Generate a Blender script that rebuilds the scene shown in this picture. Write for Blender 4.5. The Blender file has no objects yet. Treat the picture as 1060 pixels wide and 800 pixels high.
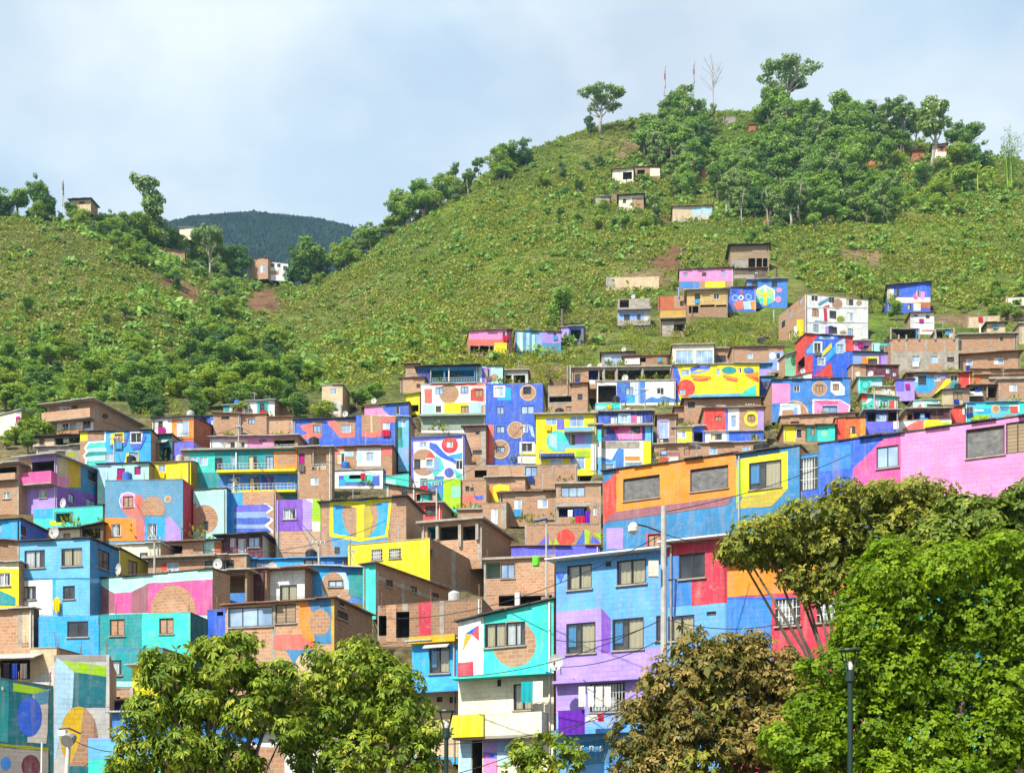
import bpy, math, random
import numpy as np
from mathutils import Vector, Matrix
random.seed(11); rng = np.random.default_rng(11)
scene = bpy.context.scene
COL = scene.collection
# ------------------------------------------------------------------ camera
F, CX, HV, ZC = 1375.0, 530.0, 870.0, 1.7
cam_d = bpy.data.cameras.new("camera"); cam = bpy.data.objects.new("camera", cam_d); COL.objects.link(cam)
cam.location = (0, 0, ZC); cam.rotation_euler = (math.pi/2, 0, 0)
cam_d.sensor_fit = 'HORIZONTAL'; cam_d.sensor_width = 36.0; cam_d.lens = F*36.0/1060.0
cam_d.shift_y = (HV-400.0)/1060.0; cam_d.clip_end = 20000; cam_d.clip_start = 0.3
scene.camera = cam
def at(u, v, Y):
    return Vector(((u-CX)/F*Y, Y, ZC+(HV-v)/F*Y))

# ------------------------------------------------------------------ materials
def lin(h, k=1.0):
    h = h.lstrip('#'); o = []
    for i in (0, 2, 4):
        c = int(h[i:i+2], 16)/255.0
        o.append((c/12.92 if c <= 0.04045 else ((c+0.055)/1.055)**2.4)*k)
    return (*o, 1.0)
class NT:
    def __init__(s, name):
        s.m = bpy.data.materials.new(name); s.m.use_nodes = True; s.t = s.m.node_tree; s.t.nodes.clear()
        s.out = s.n('ShaderNodeOutputMaterial')
    def n(s, ty, **kw):
        nd = s.t.nodes.new(ty)
        for k, v in kw.items(): setattr(nd, k, v)
        return nd
    def l(s, a, b): s.t.links.new(a, b)
    def val(s, sock, v):
        if isinstance(v, bpy.types.NodeSocket): s.l(v, sock)
        else: sock.default_value = v
    def mix(s, f, a, b, mode='MIX'):
        nd = s.n('ShaderNodeMix', data_type='RGBA', blend_type=mode)
        s.val(nd.inputs[0], f); s.val(nd.inputs[6], a); s.val(nd.inputs[7], b); return nd.outputs[2]
    def math(s, op, a, b=0.0, c=0.0):
        nd = s.n('ShaderNodeMath', operation=op); s.val(nd.inputs[0], a); s.val(nd.inputs[1], b); s.val(nd.inputs[2], c); return nd.outputs[0]
    def noise(s, vec, scale, detail=3, rough=0.6):
        nd = s.n('ShaderNodeTexNoise'); s.val(nd.inputs['Vector'], vec); nd.inputs['Scale'].default_value = scale
        nd.inputs['Detail'].default_value = detail; nd.inputs['Roughness'].default_value = rough; return nd.outputs['Fac']
    def ramp(s, f, stops):
        nd = s.n('ShaderNodeValToRGB'); s.l(f, nd.inputs[0]); e = nd.color_ramp.elements
        while len(e) < len(stops): e.new(0.5)
        for el, (p, c) in zip(e, stops): el.position = p; el.color = c
        return nd.outputs[0]
    def mr(s, v, a, b, c, d):
        nd = s.n('ShaderNodeMapRange'); s.val(nd.inputs[0], v)
        for i, x in enumerate((a, b, c, d)): nd.inputs[i+1].default_value = x
        return nd.outputs[0]
    def bump(s, h, strength, dist):
        nd = s.n('ShaderNodeBump'); s.l(h, nd.inputs['Height']); nd.inputs['Strength'].default_value = strength
        nd.inputs['Distance'].default_value = dist; return nd.outputs[0]
    def bsdf(s, col, rough=0.8, nor=None, metal=0.0, spec=0.3):
        b = s.n('ShaderNodeBsdfPrincipled'); s.val(b.inputs['Base Color'], col); s.val(b.inputs['Roughness'], rough)
        b.inputs['Metallic'].default_value = metal; b.inputs['Specular IOR Level'].default_value = spec
        if nor is not None: s.l(nor, b.inputs['Normal'])
        s.l(b.outputs[0], s.out.inputs[0]); return b
MATS = {}
PAINT = dict(blu='#2f66e2', tow='#4069d4', sky='#6cc0f4', cyan='#2aacf2', teal='#1f9ca0', dteal='#14707e', turq='#3cdcce', mint='#b4f0e4',
  navy='#2c459a', pur='#8450c4', lil='#b296e8', pink='#f294cc', mag='#e25aa0', red='#e2463c', crim='#cc3850', org='#f8942a', dorg='#e0642a',
  yel='#f2e20e', gold='#deb40e', lime='#a4d414', cream='#f2ead0', white='#f2f2f0', ltb='#b4dcf6', grey='#a29e9a', mau='#9c6470',
  khaki='#c0b03c', och='#cfa448', olive='#98a414', wine='#642a40', peri='#6a6ae6', coral='#f07468', slate='#5a9cc2', lav='#8fb0f0',
  tblu='#3888be', sage='#9ab0a0', gwh='#cfcfcc', terra='#c0643c', rwin='#b05a3c', dgreen='#2a7a50', maroon='#5a2a30', lgrn='#8fe3b8',
  lsky='#64aef2', azur='#3a86d8', ptan='#d8c09a', shade_gold='#b8861e')
def uvw(t):
    return t.n('ShaderNodeUVMap').outputs[0]
def brick_tex(t, uv, w, h, mort, c1, c2, cm):
    nd = t.n('ShaderNodeTexBrick'); t.l(uv, nd.inputs['Vector'])
    nd.inputs['Scale'].default_value = 1.0; nd.inputs['Brick Width'].default_value = w; nd.inputs['Row Height'].default_value = h
    nd.inputs['Mortar Size'].default_value = mort; nd.inputs['Mortar Smooth'].default_value = 0.3; nd.inputs['Bias'].default_value = 0.0
    nd.inputs['Color1'].default_value = c1; nd.inputs['Color2'].default_value = c2; nd.inputs['Mortar'].default_value = cm
    return nd
def make_mat(key):
    t = NT(key)
    if key in PAINT:
        c = lin(PAINT[key], 0.80)
        uv = uvw(t)
        b = brick_tex(t, uv, 0.46, 0.23, 0.016, (1, 1, 1, 1), (0.90, 0.90, 0.90, 1), (0.66, 0.66, 0.66, 1))
        obi = t.n('ShaderNodeObjectInfo').outputs['Random']
        geo = t.n('ShaderNodeNewGeometry').outputs['Position']
        n1 = t.noise(geo, 0.9, 4); n2 = t.noise(geo, 7.0, 3)
        sc = t.n('ShaderNodeVectorMath', operation='MULTIPLY'); t.l(geo, sc.inputs[0]); sc.inputs[1].default_value = (3.2, 3.2, 0.35)
        st = t.mr(t.noise(sc.outputs[0], 1.3, 4), 0.50, 0.78, 0.0, 0.5)
        k = t.math('MULTIPLY', t.mr(n1, 0.3, 0.7, 0.80, 1.10), t.mr(n2, 0.3, 0.7, 0.93, 1.05))
        col = t.mix(t.mr(t.noise(geo, 1.1, 3), .35, .62, .1, 1.0), c, t.mix(1.0, c, b.outputs['Color'], 'MULTIPLY'))
        col = t.mix(t.mr(t.noise(geo, 2.2, 5, .75), .48, .72, 0.0, .28), col, t.mix(.5, col, (.55, .53, .5, 1)))
        kk = t.n('ShaderNodeCombineColor'); t.l(k, kk.inputs[0]); t.l(k, kk.inputs[1]); t.l(k, kk.inputs[2])
        col = t.mix(1.0, col, kk.outputs[0], 'MULTIPLY')
        col = t.mix(st, col, (0.26, 0.23, 0.20, 1))
        pe = t.mr(t.noise(geo, 2.6, 5, 0.7), 0.63, 0.70, 0.0, 0.75)
        col = t.mix(pe, col, t.mix(0.55, col, (0.42, 0.33, 0.27, 1)))
        nor = t.bump(b.outputs['Fac'], -0.5, 0.02)
        t.bsdf(col, 0.72, nor, spec=0.25)
    elif key in ('brick', 'dbrick', 'lbrick'):
        uv = uvw(t)
        k = {'brick': 1.02, 'dbrick': 0.82, 'lbrick': 1.2}[key]  # dbrick: brown brick, also brick side walls with shade in the colour
        c1 = (0.40*k, 0.215*k, 0.118*k, 1); c2 = (0.29*k, 0.145*k, 0.078*k, 1); cm = (0.36*k, 0.28*k, 0.205*k, 1)
        b = brick_tex(t, uv, 0.40, 0.21, 0.022, c1, c2, cm)
        geo = t.n('ShaderNodeNewGeometry').outputs['Position']
        n1 = t.noise(geo, 0.7, 4); n2 = t.noise(geo, 5.0, 4)
        col = t.mix(t.mr(n1, 0.42, 0.68, 0.0, 0.55), b.outputs['Color'], (0.34*k, 0.25*k, 0.175*k, 1))
        col = t.mix(t.mr(n2, 0.5, 0.75, 0.0, 0.45), col, (0.20*k, 0.11*k, 0.07*k, 1))
        sc = t.n('ShaderNodeVectorMath', operation='MULTIPLY'); t.l(geo, sc.inputs[0]); sc.inputs[1].default_value = (2.2, 2.2, 0.3)
        col = t.mix(t.mr(t.noise(sc.outputs[0], 1.1, 4), 0.56, 0.8, 0.0, 0.5), col, (0.16, 0.13, 0.11, 1))
        t.bsdf(col, 0.9, t.bump(b.outputs['Fac'], -0.7, 0.02), spec=0.15)
    elif key in ('conc', 'dirtconc'):
        geo = t.n('ShaderNodeNewGeometry').outputs['Position']
        col = t.ramp(t.noise(geo, 1.6, 6, 0.65), [(0.3, (0.19, 0.17, 0.145, 1)), (0.7, (0.40, 0.36, 0.30, 1))])
        t.bsdf(col, 0.92, t.bump(t.noise(geo, 9, 4), 0.4, 0.03), spec=0.15)
    elif key in ('tin', 'rust', 'fibro', 'blkroof', 'clay', 'blutin'):
        tc = t.n('ShaderNodeTexCoord').outputs['Object']
        geo = t.n('ShaderNodeNewGeometry').outputs['Position']
        w = t.n('ShaderNodeTexWave', wave_type='BANDS', bands_direction='X'); t.l(tc, w.inputs['Vector']); w.inputs['Scale'].default_value = 2.2
        base = {'tin': ((0.30, 0.30, 0.30, 1), (0.52, 0.52, 0.51, 1)), 'rust': ((0.16, 0.075, 0.045, 1), (0.34, 0.19, 0.12, 1)),
                'fibro': ((0.34, 0.32, 0.29, 1), (0.60, 0.58, 0.54, 1)), 'blkroof': ((0.03, 0.027, 0.03, 1), (0.09, 0.08, 0.08, 1)),
                'clay': ((0.22, 0.09, 0.05, 1), (0.42, 0.20, 0.11, 1)), 'blutin': ((0.02, 0.22, 0.6, 1), (0.06, 0.36, 0.8, 1))}[key]
        col = t.ramp(t.noise(geo, 1.2, 5, 0.65), [(0.32, base[0]), (0.68, base[1])])
        t.bsdf(col, 0.6, t.bump(w.outputs['Fac'], 0.8, 0.05), spec=0.3)
    elif key in ('wood', 'ywood', 'dwood'):
        uv = uvw(t)
        k = {'wood': (0.36, 0.26, 0.16), 'ywood': (0.62, 0.42, 0.16), 'dwood': (0.13, 0.085, 0.055)}[key]
        b = brick_tex(t, uv, 3.0, 0.18, 0.012, (*k, 1), (*(x*0.68 for x in k), 1), (0.04, 0.03, 0.02, 1))
        geo = t.n('ShaderNodeNewGeometry').outputs['Position']
        col = t.mix(t.mr(t.noise(geo, 3, 4), 0.4, 0.7, 0, 0.5), b.outputs['Color'], (0.22, 0.18, 0.14, 1))
        t.bsdf(col, 0.85, t.bump(b.outputs['Fac'], -0.6, 0.02), spec=0.2)
    elif key == 'glassd':
        geo = t.n('ShaderNodeNewGeometry').outputs['Position']
        col = t.ramp(t.noise(geo, 0.8, 2), [(0.35, (0.012, 0.014, 0.02, 1)), (0.7, (0.06, 0.065, 0.08, 1))])
        t.bsdf(col, 0.08, None, spec=0.6)
    elif key == 'glassb':
        geo = t.n('ShaderNodeNewGeometry').outputs['Position']
        col = t.ramp(t.noise(geo, 0.7, 2), [(0.35, (0.16, 0.25, 0.38, 1)), (0.7, (0.36, 0.48, 0.62, 1))])  # pale blue of the reflected sky is put into the pane colour
        t.bsdf(col, 0.12, None, spec=0.6)
    elif key == 'glassclear':
        tr = t.n('ShaderNodeBsdfTransparent'); gl = t.n('ShaderNodeBsdfGlossy'); gl.inputs['Roughness'].default_value = 0.03
        tr.inputs[0].default_value = (0.9, 0.93, 0.95, 1)
        mx = t.n('ShaderNodeMixShader');         mx.inputs[0].default_value = .07; t.l(tr.outputs[0], mx.inputs[1]); t.l(gl.outputs[0], mx.inputs[2]); t.l(mx.outputs[0], t.out.inputs[0])
    elif key.startswith('fab_'):
        geo = t.n('ShaderNodeNewGeometry').outputs['Position']
        c = {'fab_w': '#ece8e0', 'fab_c': '#d8c49a', 'fab_b': '#4f9fd0', 'fab_r': '#c82848', 'fab_p': '#6a2fb0', 'fab_t': '#28a8b0',
             'fab_g': '#6f6c68', 'fab_k': '#202028', 'fab_m': '#b02a80', 'fab_y': '#e0c828', 'fab_i': '#28409a'}[key]
        col = t.mix(t.mr(t.noise(geo, 6, 3), 0.3, 0.7, 0.0, 0.3), lin(c, 0.8), lin(c, 0.45))
        t.bsdf(col, 0.95, None, spec=0.1)
    elif key == 'framed': t.bsdf((0.035, 0.032, 0.03, 1), 0.5)
    elif key == 'framew': t.bsdf((0.62, 0.61, 0.58, 1), 0.5)
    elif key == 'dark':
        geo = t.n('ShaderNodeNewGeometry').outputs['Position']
        t.bsdf(t.ramp(t.noise(geo, 1.5, 3), [(0.3, (0.03, 0.025, 0.022, 1)), (0.7, (0.10, 0.08, 0.065, 1))]), 0.9)  # near-black stains and sheds; also unlit rooms, their darkness put into the colour
    elif key == 'plastic_sheet':
        geo = t.n('ShaderNodeNewGeometry').outputs['Position']
        w = t.noise(geo, 3.5, 3, 0.6)
        t.bsdf(t.ramp(w, [(0.3, (0.085, 0.082, 0.08, 1)), (0.7, (0.15, 0.145, 0.14, 1))]), 0.45, t.bump(t.noise(geo, 1.6, 2, 0.5), 0.5, 0.15), spec=0.4)
    elif key == 'steel': t.bsdf((0.42, 0.42, 0.41, 1), 0.5, metal=0.3)
    elif key == 'polec':
        geo = t.n('ShaderNodeNewGeometry').outputs['Position']
        t.bsdf(t.ramp(t.noise(geo, 4, 4), [(0.3, (0.30, 0.29, 0.27, 1)), (0.7, (0.43, 0.42, 0.39, 1))]), 0.85)
    elif key == 'cable': t.bsdf((0.02, 0.02, 0.022, 1), 0.6)
    elif key == 'lampgreen': t.bsdf((0.015, 0.035, 0.028, 1), 0.4)
    elif key == 'tankgreen': t.bsdf(lin('#6ade3a', 0.8), 0.4)
    elif key == 'tankblack': t.bsdf((0.02, 0.02, 0.022, 1), 0.4)
    elif key == 'tankblue': t.bsdf((0.03, 0.12, 0.4, 1), 0.4)
    elif key == 'bark':
        geo = t.n('ShaderNodeNewGeometry').outputs['Position']
        t.bsdf(t.ramp(t.noise(geo, 6, 5), [(0.3, (0.07, 0.052, 0.038, 1)), (0.7, (0.19, 0.15, 0.12, 1))]), 0.9)
    elif key == 'palebark':
        geo = t.n('ShaderNodeNewGeometry').outputs['Position']
        t.bsdf(t.ramp(t.noise(geo, 3, 5), [(0.3, (0.20, 0.17, 0.14, 1)), (0.7, (0.45, 0.40, 0.34, 1))]), 0.9)
    else:
        raise KeyError(key)
    return t.m
def M(key):
    if key not in MATS: MATS[key] = make_mat(key)
    return MATS[key]

# ------------------------------------------------------------------ mesh builder
class MB:
    def __init__(s): s.v = []; s.f = []; s.m = []; s.uv = []; s.mats = []
    def mi(s, key):
        if key not in s.mats: s.mats.append(key)
        return s.mats.index(key)
    def poly(s, pts, key, uvs=None):
        b = len(s.v); s.v.extend([tuple(p) for p in pts]); s.f.append(list(range(b, b+len(pts)))); s.m.append(s.mi(key))
        s.uv.append(uvs or [(p[0], p[2]) for p in pts])
    def box(s, x0, y0, z0, x1, y1, z1, key):
        P = lambda *a: a
        s.poly([P(x0,y0,z0),P(x1,y0,z0),P(x1,y0,z1),P(x0,y0,z1)], key)
        s.poly([P(x1,y1,z0),P(x0,y1,z0),P(x0,y1,z1),P(x1,y1,z1)], key)
        s.poly([P(x1,y0,z0),P(x1,y1,z0),P(x1,y1,z1),P(x1,y0,z1)], key, [(y0,z0),(y1,z0),(y1,z1),(y0,z1)])
        s.poly([P(x0,y1,z0),P(x0,y0,z0),P(x0,y0,z1),P(x0,y1,z1)], key, [(y1,z0),(y0,z0),(y0,z1),(y1,z1)])
        s.poly([P(x0,y0,z1),P(x1,y0,z1),P(x1,y1,z1),P(x0,y1,z1)], key, [(x0,y0),(x1,y0),(x1,y1),(x0,y1)])
        s.poly([P(x0,y1,z0),P(x1,y1,z0),P(x1,y0,z0),P(x0,y0,z0)], key, [(x0,y1),(x1,y1),(x1,y0),(x0,y0)])
    def slab(s, c, th, key):   # c: four corners (top) anticlockwise, extruded down by th
        t = [tuple(p) for p in c]; b = [(p[0], p[1], p[2]-th) for p in t]
        s.poly(t, key, [(p[0], p[1]) for p in t]); s.poly(b[::-1], key, [(p[0], p[1]) for p in b[::-1]])
        for i in range(4):
            j = (i+1) % 4; L = math.dist(t[i][:2], t[j][:2])
            s.poly([b[i], b[j], t[j], t[i]], key, [(0, 0), (L, 0), (L, th), (0, th)])
    def tube(s, pts, radii, key, n=8, cap=True):
        rings = []; pts = [Vector(p) for p in pts]
        if not hasattr(radii, '__len__'): radii = [radii]*len(pts)
        for i, p in enumerate(pts):
            d = (pts[min(i+1, len(pts)-1)]-pts[max(i-1, 0)]).normalized()
            a = d.cross(Vector((0, 0, 1)) if abs(d.z) < 0.9 else Vector((1, 0, 0))).normalized(); b2 = d.cross(a)
            base = len(s.v)
            for k in range(n):
                an = 2*math.pi*k/n; q = p+(a*math.cos(an)+b2*math.sin(an))*radii[i]; s.v.append(tuple(q))
            rings.append(base)
        k = s.mi(key)
        for i in range(len(rings)-1):
            for j in range(n):
                j2 = (j+1) % n
                s.f.append([rings[i]+j, rings[i]+j2, rings[i+1]+j2, rings[i+1]+j]); s.m.append(k); s.uv.append([(0, 0)]*4)
        if cap:
            s.f.append([rings[0]+j for j in range(n)][::-1]); s.m.append(k); s.uv.append([(0, 0)]*n)
            s.f.append([rings[-1]+j for j in range(n)]); s.m.append(k); s.uv.append([(0, 0)]*n)
    def build(s, name, parent=None, smooth=False):
        me = bpy.data.meshes.new(name); me.from_pydata(s.v, [], s.f)
        for k in s.mats: me.materials.append(M(k))
        me.polygons.foreach_set('material_index', s.m)
        uvl = me.uv_layers.new(name='UVMap'); flat = [c for u in s.uv for p in u for c in p]
        if len(flat) == 2*len(me.loops): uvl.data.foreach_set('uv', flat)
        if smooth: me.polygons.foreach_set('use_smooth', [True]*len(me.polygons))
        me.update(); o = bpy.data.objects.new(name, me); COL.objects.link(o)
        if parent is not None: o.parent = parent
        return o
def tag(o, label=None, cat=None, group=None, kind=None):
    if label: o['label'] = label
    if cat: o['category'] = cat
    if group: o['group'] = group
    if kind: o['kind'] = kind
    return o
def empty(name, loc, rz=0.0):
    o = bpy.data.objects.new(name, None); COL.objects.link(o); o.location = loc; o.rotation_euler = (0, 0, rz); o.empty_display_size = 0.3
    return o

# ------------------------------------------------------------------ terrain: a thin plate spline through surveyed points
CP = []
def cp(u, v, d): CP.append(tuple(at(u, v, d)))
for X in (-60, -25, 0, 25, 60):
    CP.append((X, -15, 0.0)); CP.append((X, 12, 0.0)); CP.append((X, 30, 0.0))
for u in (-250, 0, 200, 400, 600, 800, 1000, 1300):
    for v, d in ((882, 45), (828, 58), (712, 75), (600, 97), (520, 125), (440, 160)): cp(u, v, d)
for u in (400, 600, 800, 1000, 1300):
    for v, d in ((400, 180), (360, 207)): cp(u, v, d)
for u in (600, 800, 1000, 1300):
    for v, d in ((320, 238), (290, 262)): cp(u, v, d)
for p in [(480,330,235),(500,250,320),(540,205,372),(600,225,342),(700,220,345),(800,220,340),(900,220,335),(1000,225,325),(1250,250,315),
          (600,180,395),(700,172,400),(850,172,392),(1000,190,368),(520,170,425),(600,143,452),(660,131,458),(720,122,460),(800,122,458),
          (880,135,448),(950,150,435),(1060,168,410),(1250,195,385),(560,158,440),(470,205,400),(430,228,385),(385,268,355),(345,297,338),
          (300,345,300),(262,372,272),(235,402,238),(312,300,405),(290,318,370),(400,330,270),(350,350,262),(330,385,225),
          (200,382,232),(100,385,212),(0,390,204),(-150,395,200),(100,322,262),(0,320,258),(180,322,270),(60,262,308),(0,262,303),(130,268,314),
          (205,312,312),(60,229,345),(0,226,345),(-100,232,340),(-250,255,330),(130,248,358),(182,268,370),(245,287,388),
          (600,290,540),(720,285,545),(850,295,540),(1000,310,520),(1250,330,480),(480,330,500),(400,380,470),(320,400,480),(240,380,460),(140,370,440),(0,370,425),(-200,380,410)]:
    cp(*p)
CP = np.array(CP)
def _tps(r2): return np.where(r2 > 0, 0.5*r2*np.log(np.maximum(r2, 1e-9)), 0.0)
_xy = CP[:, :2]/100.0
_n = len(CP); _K = _tps(((_xy[:, None]-_xy[None])**2).sum(-1))+np.eye(_n)*2e-3
_P = np.c_[np.ones(_n), _xy]; _A = np.block([[_K, _P], [_P.T, np.zeros((3, 3))]])
_w = np.linalg.solve(_A, np.r_[CP[:, 2], 0, 0, 0])
def terr(x, y):
    x = np.atleast_1d(np.asarray(x, float)); y = np.atleast_1d(np.asarray(y, float)); out = np.empty(x.size)
    for i in range(0, x.size, 20000):
        q = np.c_[x.ravel()[i:i+20000], y.ravel()[i:i+20000]]/100.0
        r2 = ((q[:, None]-_xy[None])**2).sum(-1)
        out[i:i+20000] = _tps(r2)@_w[:_n]+_w[_n]+q@_w[_n+1:]
    flat = np.clip((y.ravel()-14)/26.0, 0, 1)
    out = out*flat
    return out.reshape(x.shape)
_ys = np.r_[np.arange(36, 150, 0.5), np.arange(150, 520, 1.0)]
def hit(u, v):
    z = terr((u-CX)/F*_ys, _ys); r = ZC+(HV-v)/F*_ys
    k = np.nonzero(z >= r)[0]
    if len(k) == 0:
        return float(_ys[np.argmax((z-r)/_ys)])
    return float(_ys[k[0]])
def tz(x, y): return float(terr([x], [y])[0])
# ------------------------------------------------------------------ houses
FRX = [0, 0, 1]
def fr(x0, y0, s): FRX[:] = [x0, y0, s]
def px(x, y): return (FRX[0]+x/FRX[2], FRX[1]+y/FRX[2])
A_ = (0, 380, 4.818); B_ = (200, 380, 4.818); C_ = (400, 360, 4.818); D_ = (600, 360, 4.818); F_ = (0, 520, 4.818); G_ = (0, 640, 4.818)
H_ = (200, 500, 4.818); I_ = (400, 500, 4.818); J_ = (560, 480, 4.818); K_ = (440, 620, 4.417); L_ = (680, 420, 2.789); T_ = (600, 240, 4.818)
E1 = (790, 290, 7.571); E2 = (920, 290, 7.571); E3 = (790, 380, 7.571); E4 = (920, 380, 7.571); M_ = (480, 220, 3.029)
U_ = (570, 60, 4.417); W_ = (820, 60, 4.417); X_ = (0, 160, 3.533)
def clip_half(poly, a, b, c):      # keep a*s+b*z <= c
    o = []
    for i in range(len(poly)):
        p, q = poly[i], poly[(i+1) % len(poly)]
        dp, dq = a*p[0]+b*p[1]-c, a*q[0]+b*q[1]-c
        if dp <= 0: o.append(p)
        if (dp < 0 < dq) or (dq < 0 < dp):
            t = dp/(dp-dq); o.append((p[0]+(q[0]-p[0])*t, p[1]+(q[1]-p[1])*t))
    return o
def clip_rect(poly, s0, z0, s1, z1):
    for h in ((-1, 0, -s0), (1, 0, s1), (0, -1, -z0), (0, 1, z1)):
        poly = clip_half(poly, *h)
        if len(poly) < 3: return []
    return poly
def clean(poly):
    o = []
    for p in poly:
        if not o or math.dist(p, o[-1]) > 1e-4: o.append(p)
    if len(o) > 1 and math.dist(o[0], o[-1]) < 1e-4: o.pop()
    if len(o) < 3: return []
    ar = sum(o[i][0]*o[(i+1) % len(o)][1]-o[(i+1) % len(o)][0]*o[i][1] for i in range(len(o)))/2
    if abs(ar) < 1e-4: return []
    return o if ar > 0 else o[::-1]
class Panel:
    """one wall plane; s runs left to right as seen from outside, z up (local, from the thing's base)"""
    def __init__(s, P, t, W, zt0, zt1, loc, base):
        s.P = P; s.t = t; s.W = W; s.zt0 = zt0; s.zt1 = zt1; s.loc = loc; s.base = base
    def un(s, x, y):
        u, v = px(x, y); k = (u-CX)/F
        q = (k*s.P[1]-s.P[0])/(s.t[0]-k*s.t[1]); Y = s.P[1]+s.t[1]*q
        return (q, ZC+(HV-v)/F*Y-s.base)
    def rect(s, r):
        x0, y0, x1, y1 = r[:4]; ym = (y0+y1)/2; xm = (x0+x1)/2
        s0 = s.un(x0, ym)[0]; s1 = s.un(x1, ym)[0]; za = s.un(xm, y1)[1]; zb = s.un(xm, y0)[1]
        return (min(s0, s1), za, max(s0, s1), zb)
    def top(s, x): return s.zt0+(s.zt1-s.zt0)*x/s.W
def circ(cx, cy, rx, ry=None, a0=0, a1=360):
    ry = ry or rx; n = 28
    full = abs(a1-a0) >= 360
    return [(cx+rx*math.cos(math.radians(a0+(a1-a0)*i/n)), cy-ry*math.sin(math.radians(a0+(a1-a0)*i/n))) for i in range(n if full else n+1)]
def R(x0, y0, x1, y1): return [(x0, y1), (x1, y1), (x1, y0), (x0, y0)]
def ring(cx, cy, r, w, rb=None):
    o = circ(cx, cy, r, rb); i = circ(cx, cy, r-w, (rb or r)-w)
    return o+[o[0]]+[i[0]]+i[::-1]
def band(pts, w):     # a stroke of width w along a polyline
    L, Rr = [], []
    for i, p in enumerate(pts):
        a = pts[max(i-1, 0)]; b = pts[min(i+1, len(pts)-1)]; d = math.dist(a, b) or 1
        nx, ny = -(b[1]-a[1])/d*w/2, (b[0]-a[0])/d*w/2
        L.append((p[0]+nx, p[1]+ny)); Rr.append((p[0]-nx, p[1]-ny))
    return L+Rr[::-1]
def build_panel(wb, pan, mat, holes, paints, z0):
    hs = [h for h in holes]
    sb = sorted({0.0, pan.W, *[x for h in hs for x in (h[0], h[2]) if 0 < x < pan.W]})
    zmax = max(pan.zt0, pan.zt1); zmin_top = min(pan.zt0, pan.zt1)
    zb = sorted({z0, zmax, *[x for h in hs for x in (h[1], h[3]) if z0 < x < zmax]})
    base = [(0, z0), (pan.W, z0), (pan.W, pan.zt1), (0, pan.zt0)]
    slope = (pan.zt1-pan.zt0)/pan.W
    lay = [(mat, base)]+[(c, clip_half(p, -slope, 1.0, pan.zt0)) for c, p in paints]
    for k, (c, p) in enumerate(lay):
        if len(p) < 3: continue
        bb = (min(q[0] for q in p), min(q[1] for q in p), max(q[0] for q in p), max(q[1] for q in p))
        for i in range(len(sb)-1):
            if sb[i] > bb[2] or sb[i+1] < bb[0]: continue
            for j in range(len(zb)-1):
                if zb[j] > bb[3] or zb[j+1] < bb[1]: continue
                sm, zm = (sb[i]+sb[i+1])/2, (zb[j]+zb[j+1])/2
                if any(h[0]-1e-6 < sm < h[2]+1e-6 and h[1]-1e-6 < zm < h[3]+1e-6 for h in hs): continue
                q = clean(clip_rect(p, sb[i], zb[j], sb[i+1], zb[j+1]))
                if q: wb.poly([pan.loc(a, b, 0.004*k) for a, b in q], c, [(a, b) for a, b in q])
    for h in hs:   # reveals
        s0, a, s1, b, dep, inner = h
        L = pan.loc
        rv = inner if dep > 0.5 else mat
        wb.poly([L(s0, a, 0), L(s1, a, 0), L(s1, a, -dep), L(s0, a, -dep)], rv, [(s0, 0), (s1, 0), (s1, dep), (s0, dep)])
        wb.poly([L(s0, b, -dep), L(s1, b, -dep), L(s1, b, 0), L(s0, b, 0)], rv, [(s0, 0), (s1, 0), (s1, dep), (s0, dep)])
        wb.poly([L(s0, a, 0), L(s0, a, -dep), L(s0, b, -dep), L(s0, b, 0)], rv, [(0, a), (dep, a), (dep, b), (0, b)])
        wb.poly([L(s1, a, -dep), L(s1, a, 0), L(s1, b, 0), L(s1, b, -dep)], rv, [(0, a), (dep, a), (dep, b), (0, b)])
        wb.poly([L(s0, a, -dep), L(s1, a, -dep), L(s1, b, -dep), L(s0, b, -dep)], inner, [(s0, a), (s1, a), (s1, b), (s0, b)])
def bar(mb, pan, s0, a, s1, b, d0, d1, key):
    """a little box lying on the panel: s0..s1, a..b, from depth d0 (inside) to d1 (outside)"""
    L = pan.loc
    f = [L(s0, a, d1), L(s1, a, d1), L(s1, b, d1), L(s0, b, d1)]; g = [L(s0, a, d0), L(s1, a, d0), L(s1, b, d0), L(s0, b, d0)]
    mb.poly(f, key, [(s0, a), (s1, a), (s1, b), (s0, b)])
    for i in range(4):
        j = (i+1) % 4; mb.poly([g[i], g[j], f[j], f[i]], key, [(0, 0), (1, 0), (1, .1), (0, .1)])
    mb.poly(g[::-1], key, [(s0, a), (s1, a), (s1, b), (s0, b)])
def cloth_sheet(mb, pan, s0, a, s1, b, d, key, waves=None, amp=0.03):
    n = max(6, int((s1-s0)/0.05)); n = min(n, 40); w = waves or max(2, (s1-s0)/0.22); ph = random.random()*6
    pr = None
    for i in range(n+1):
        x = s0+(s1-s0)*i/n; dd = d+amp*math.sin(ph+2*math.pi*w*i/n)
        c = (pan.loc(x, a, dd*1.0), pan.loc(x, b, d+0.4*(dd-d)))
        if pr: mb.poly([pr[0], c[0], c[1], pr[1]], key)
        pr = c
STY = dict(d='glassd', b='glassb')
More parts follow.
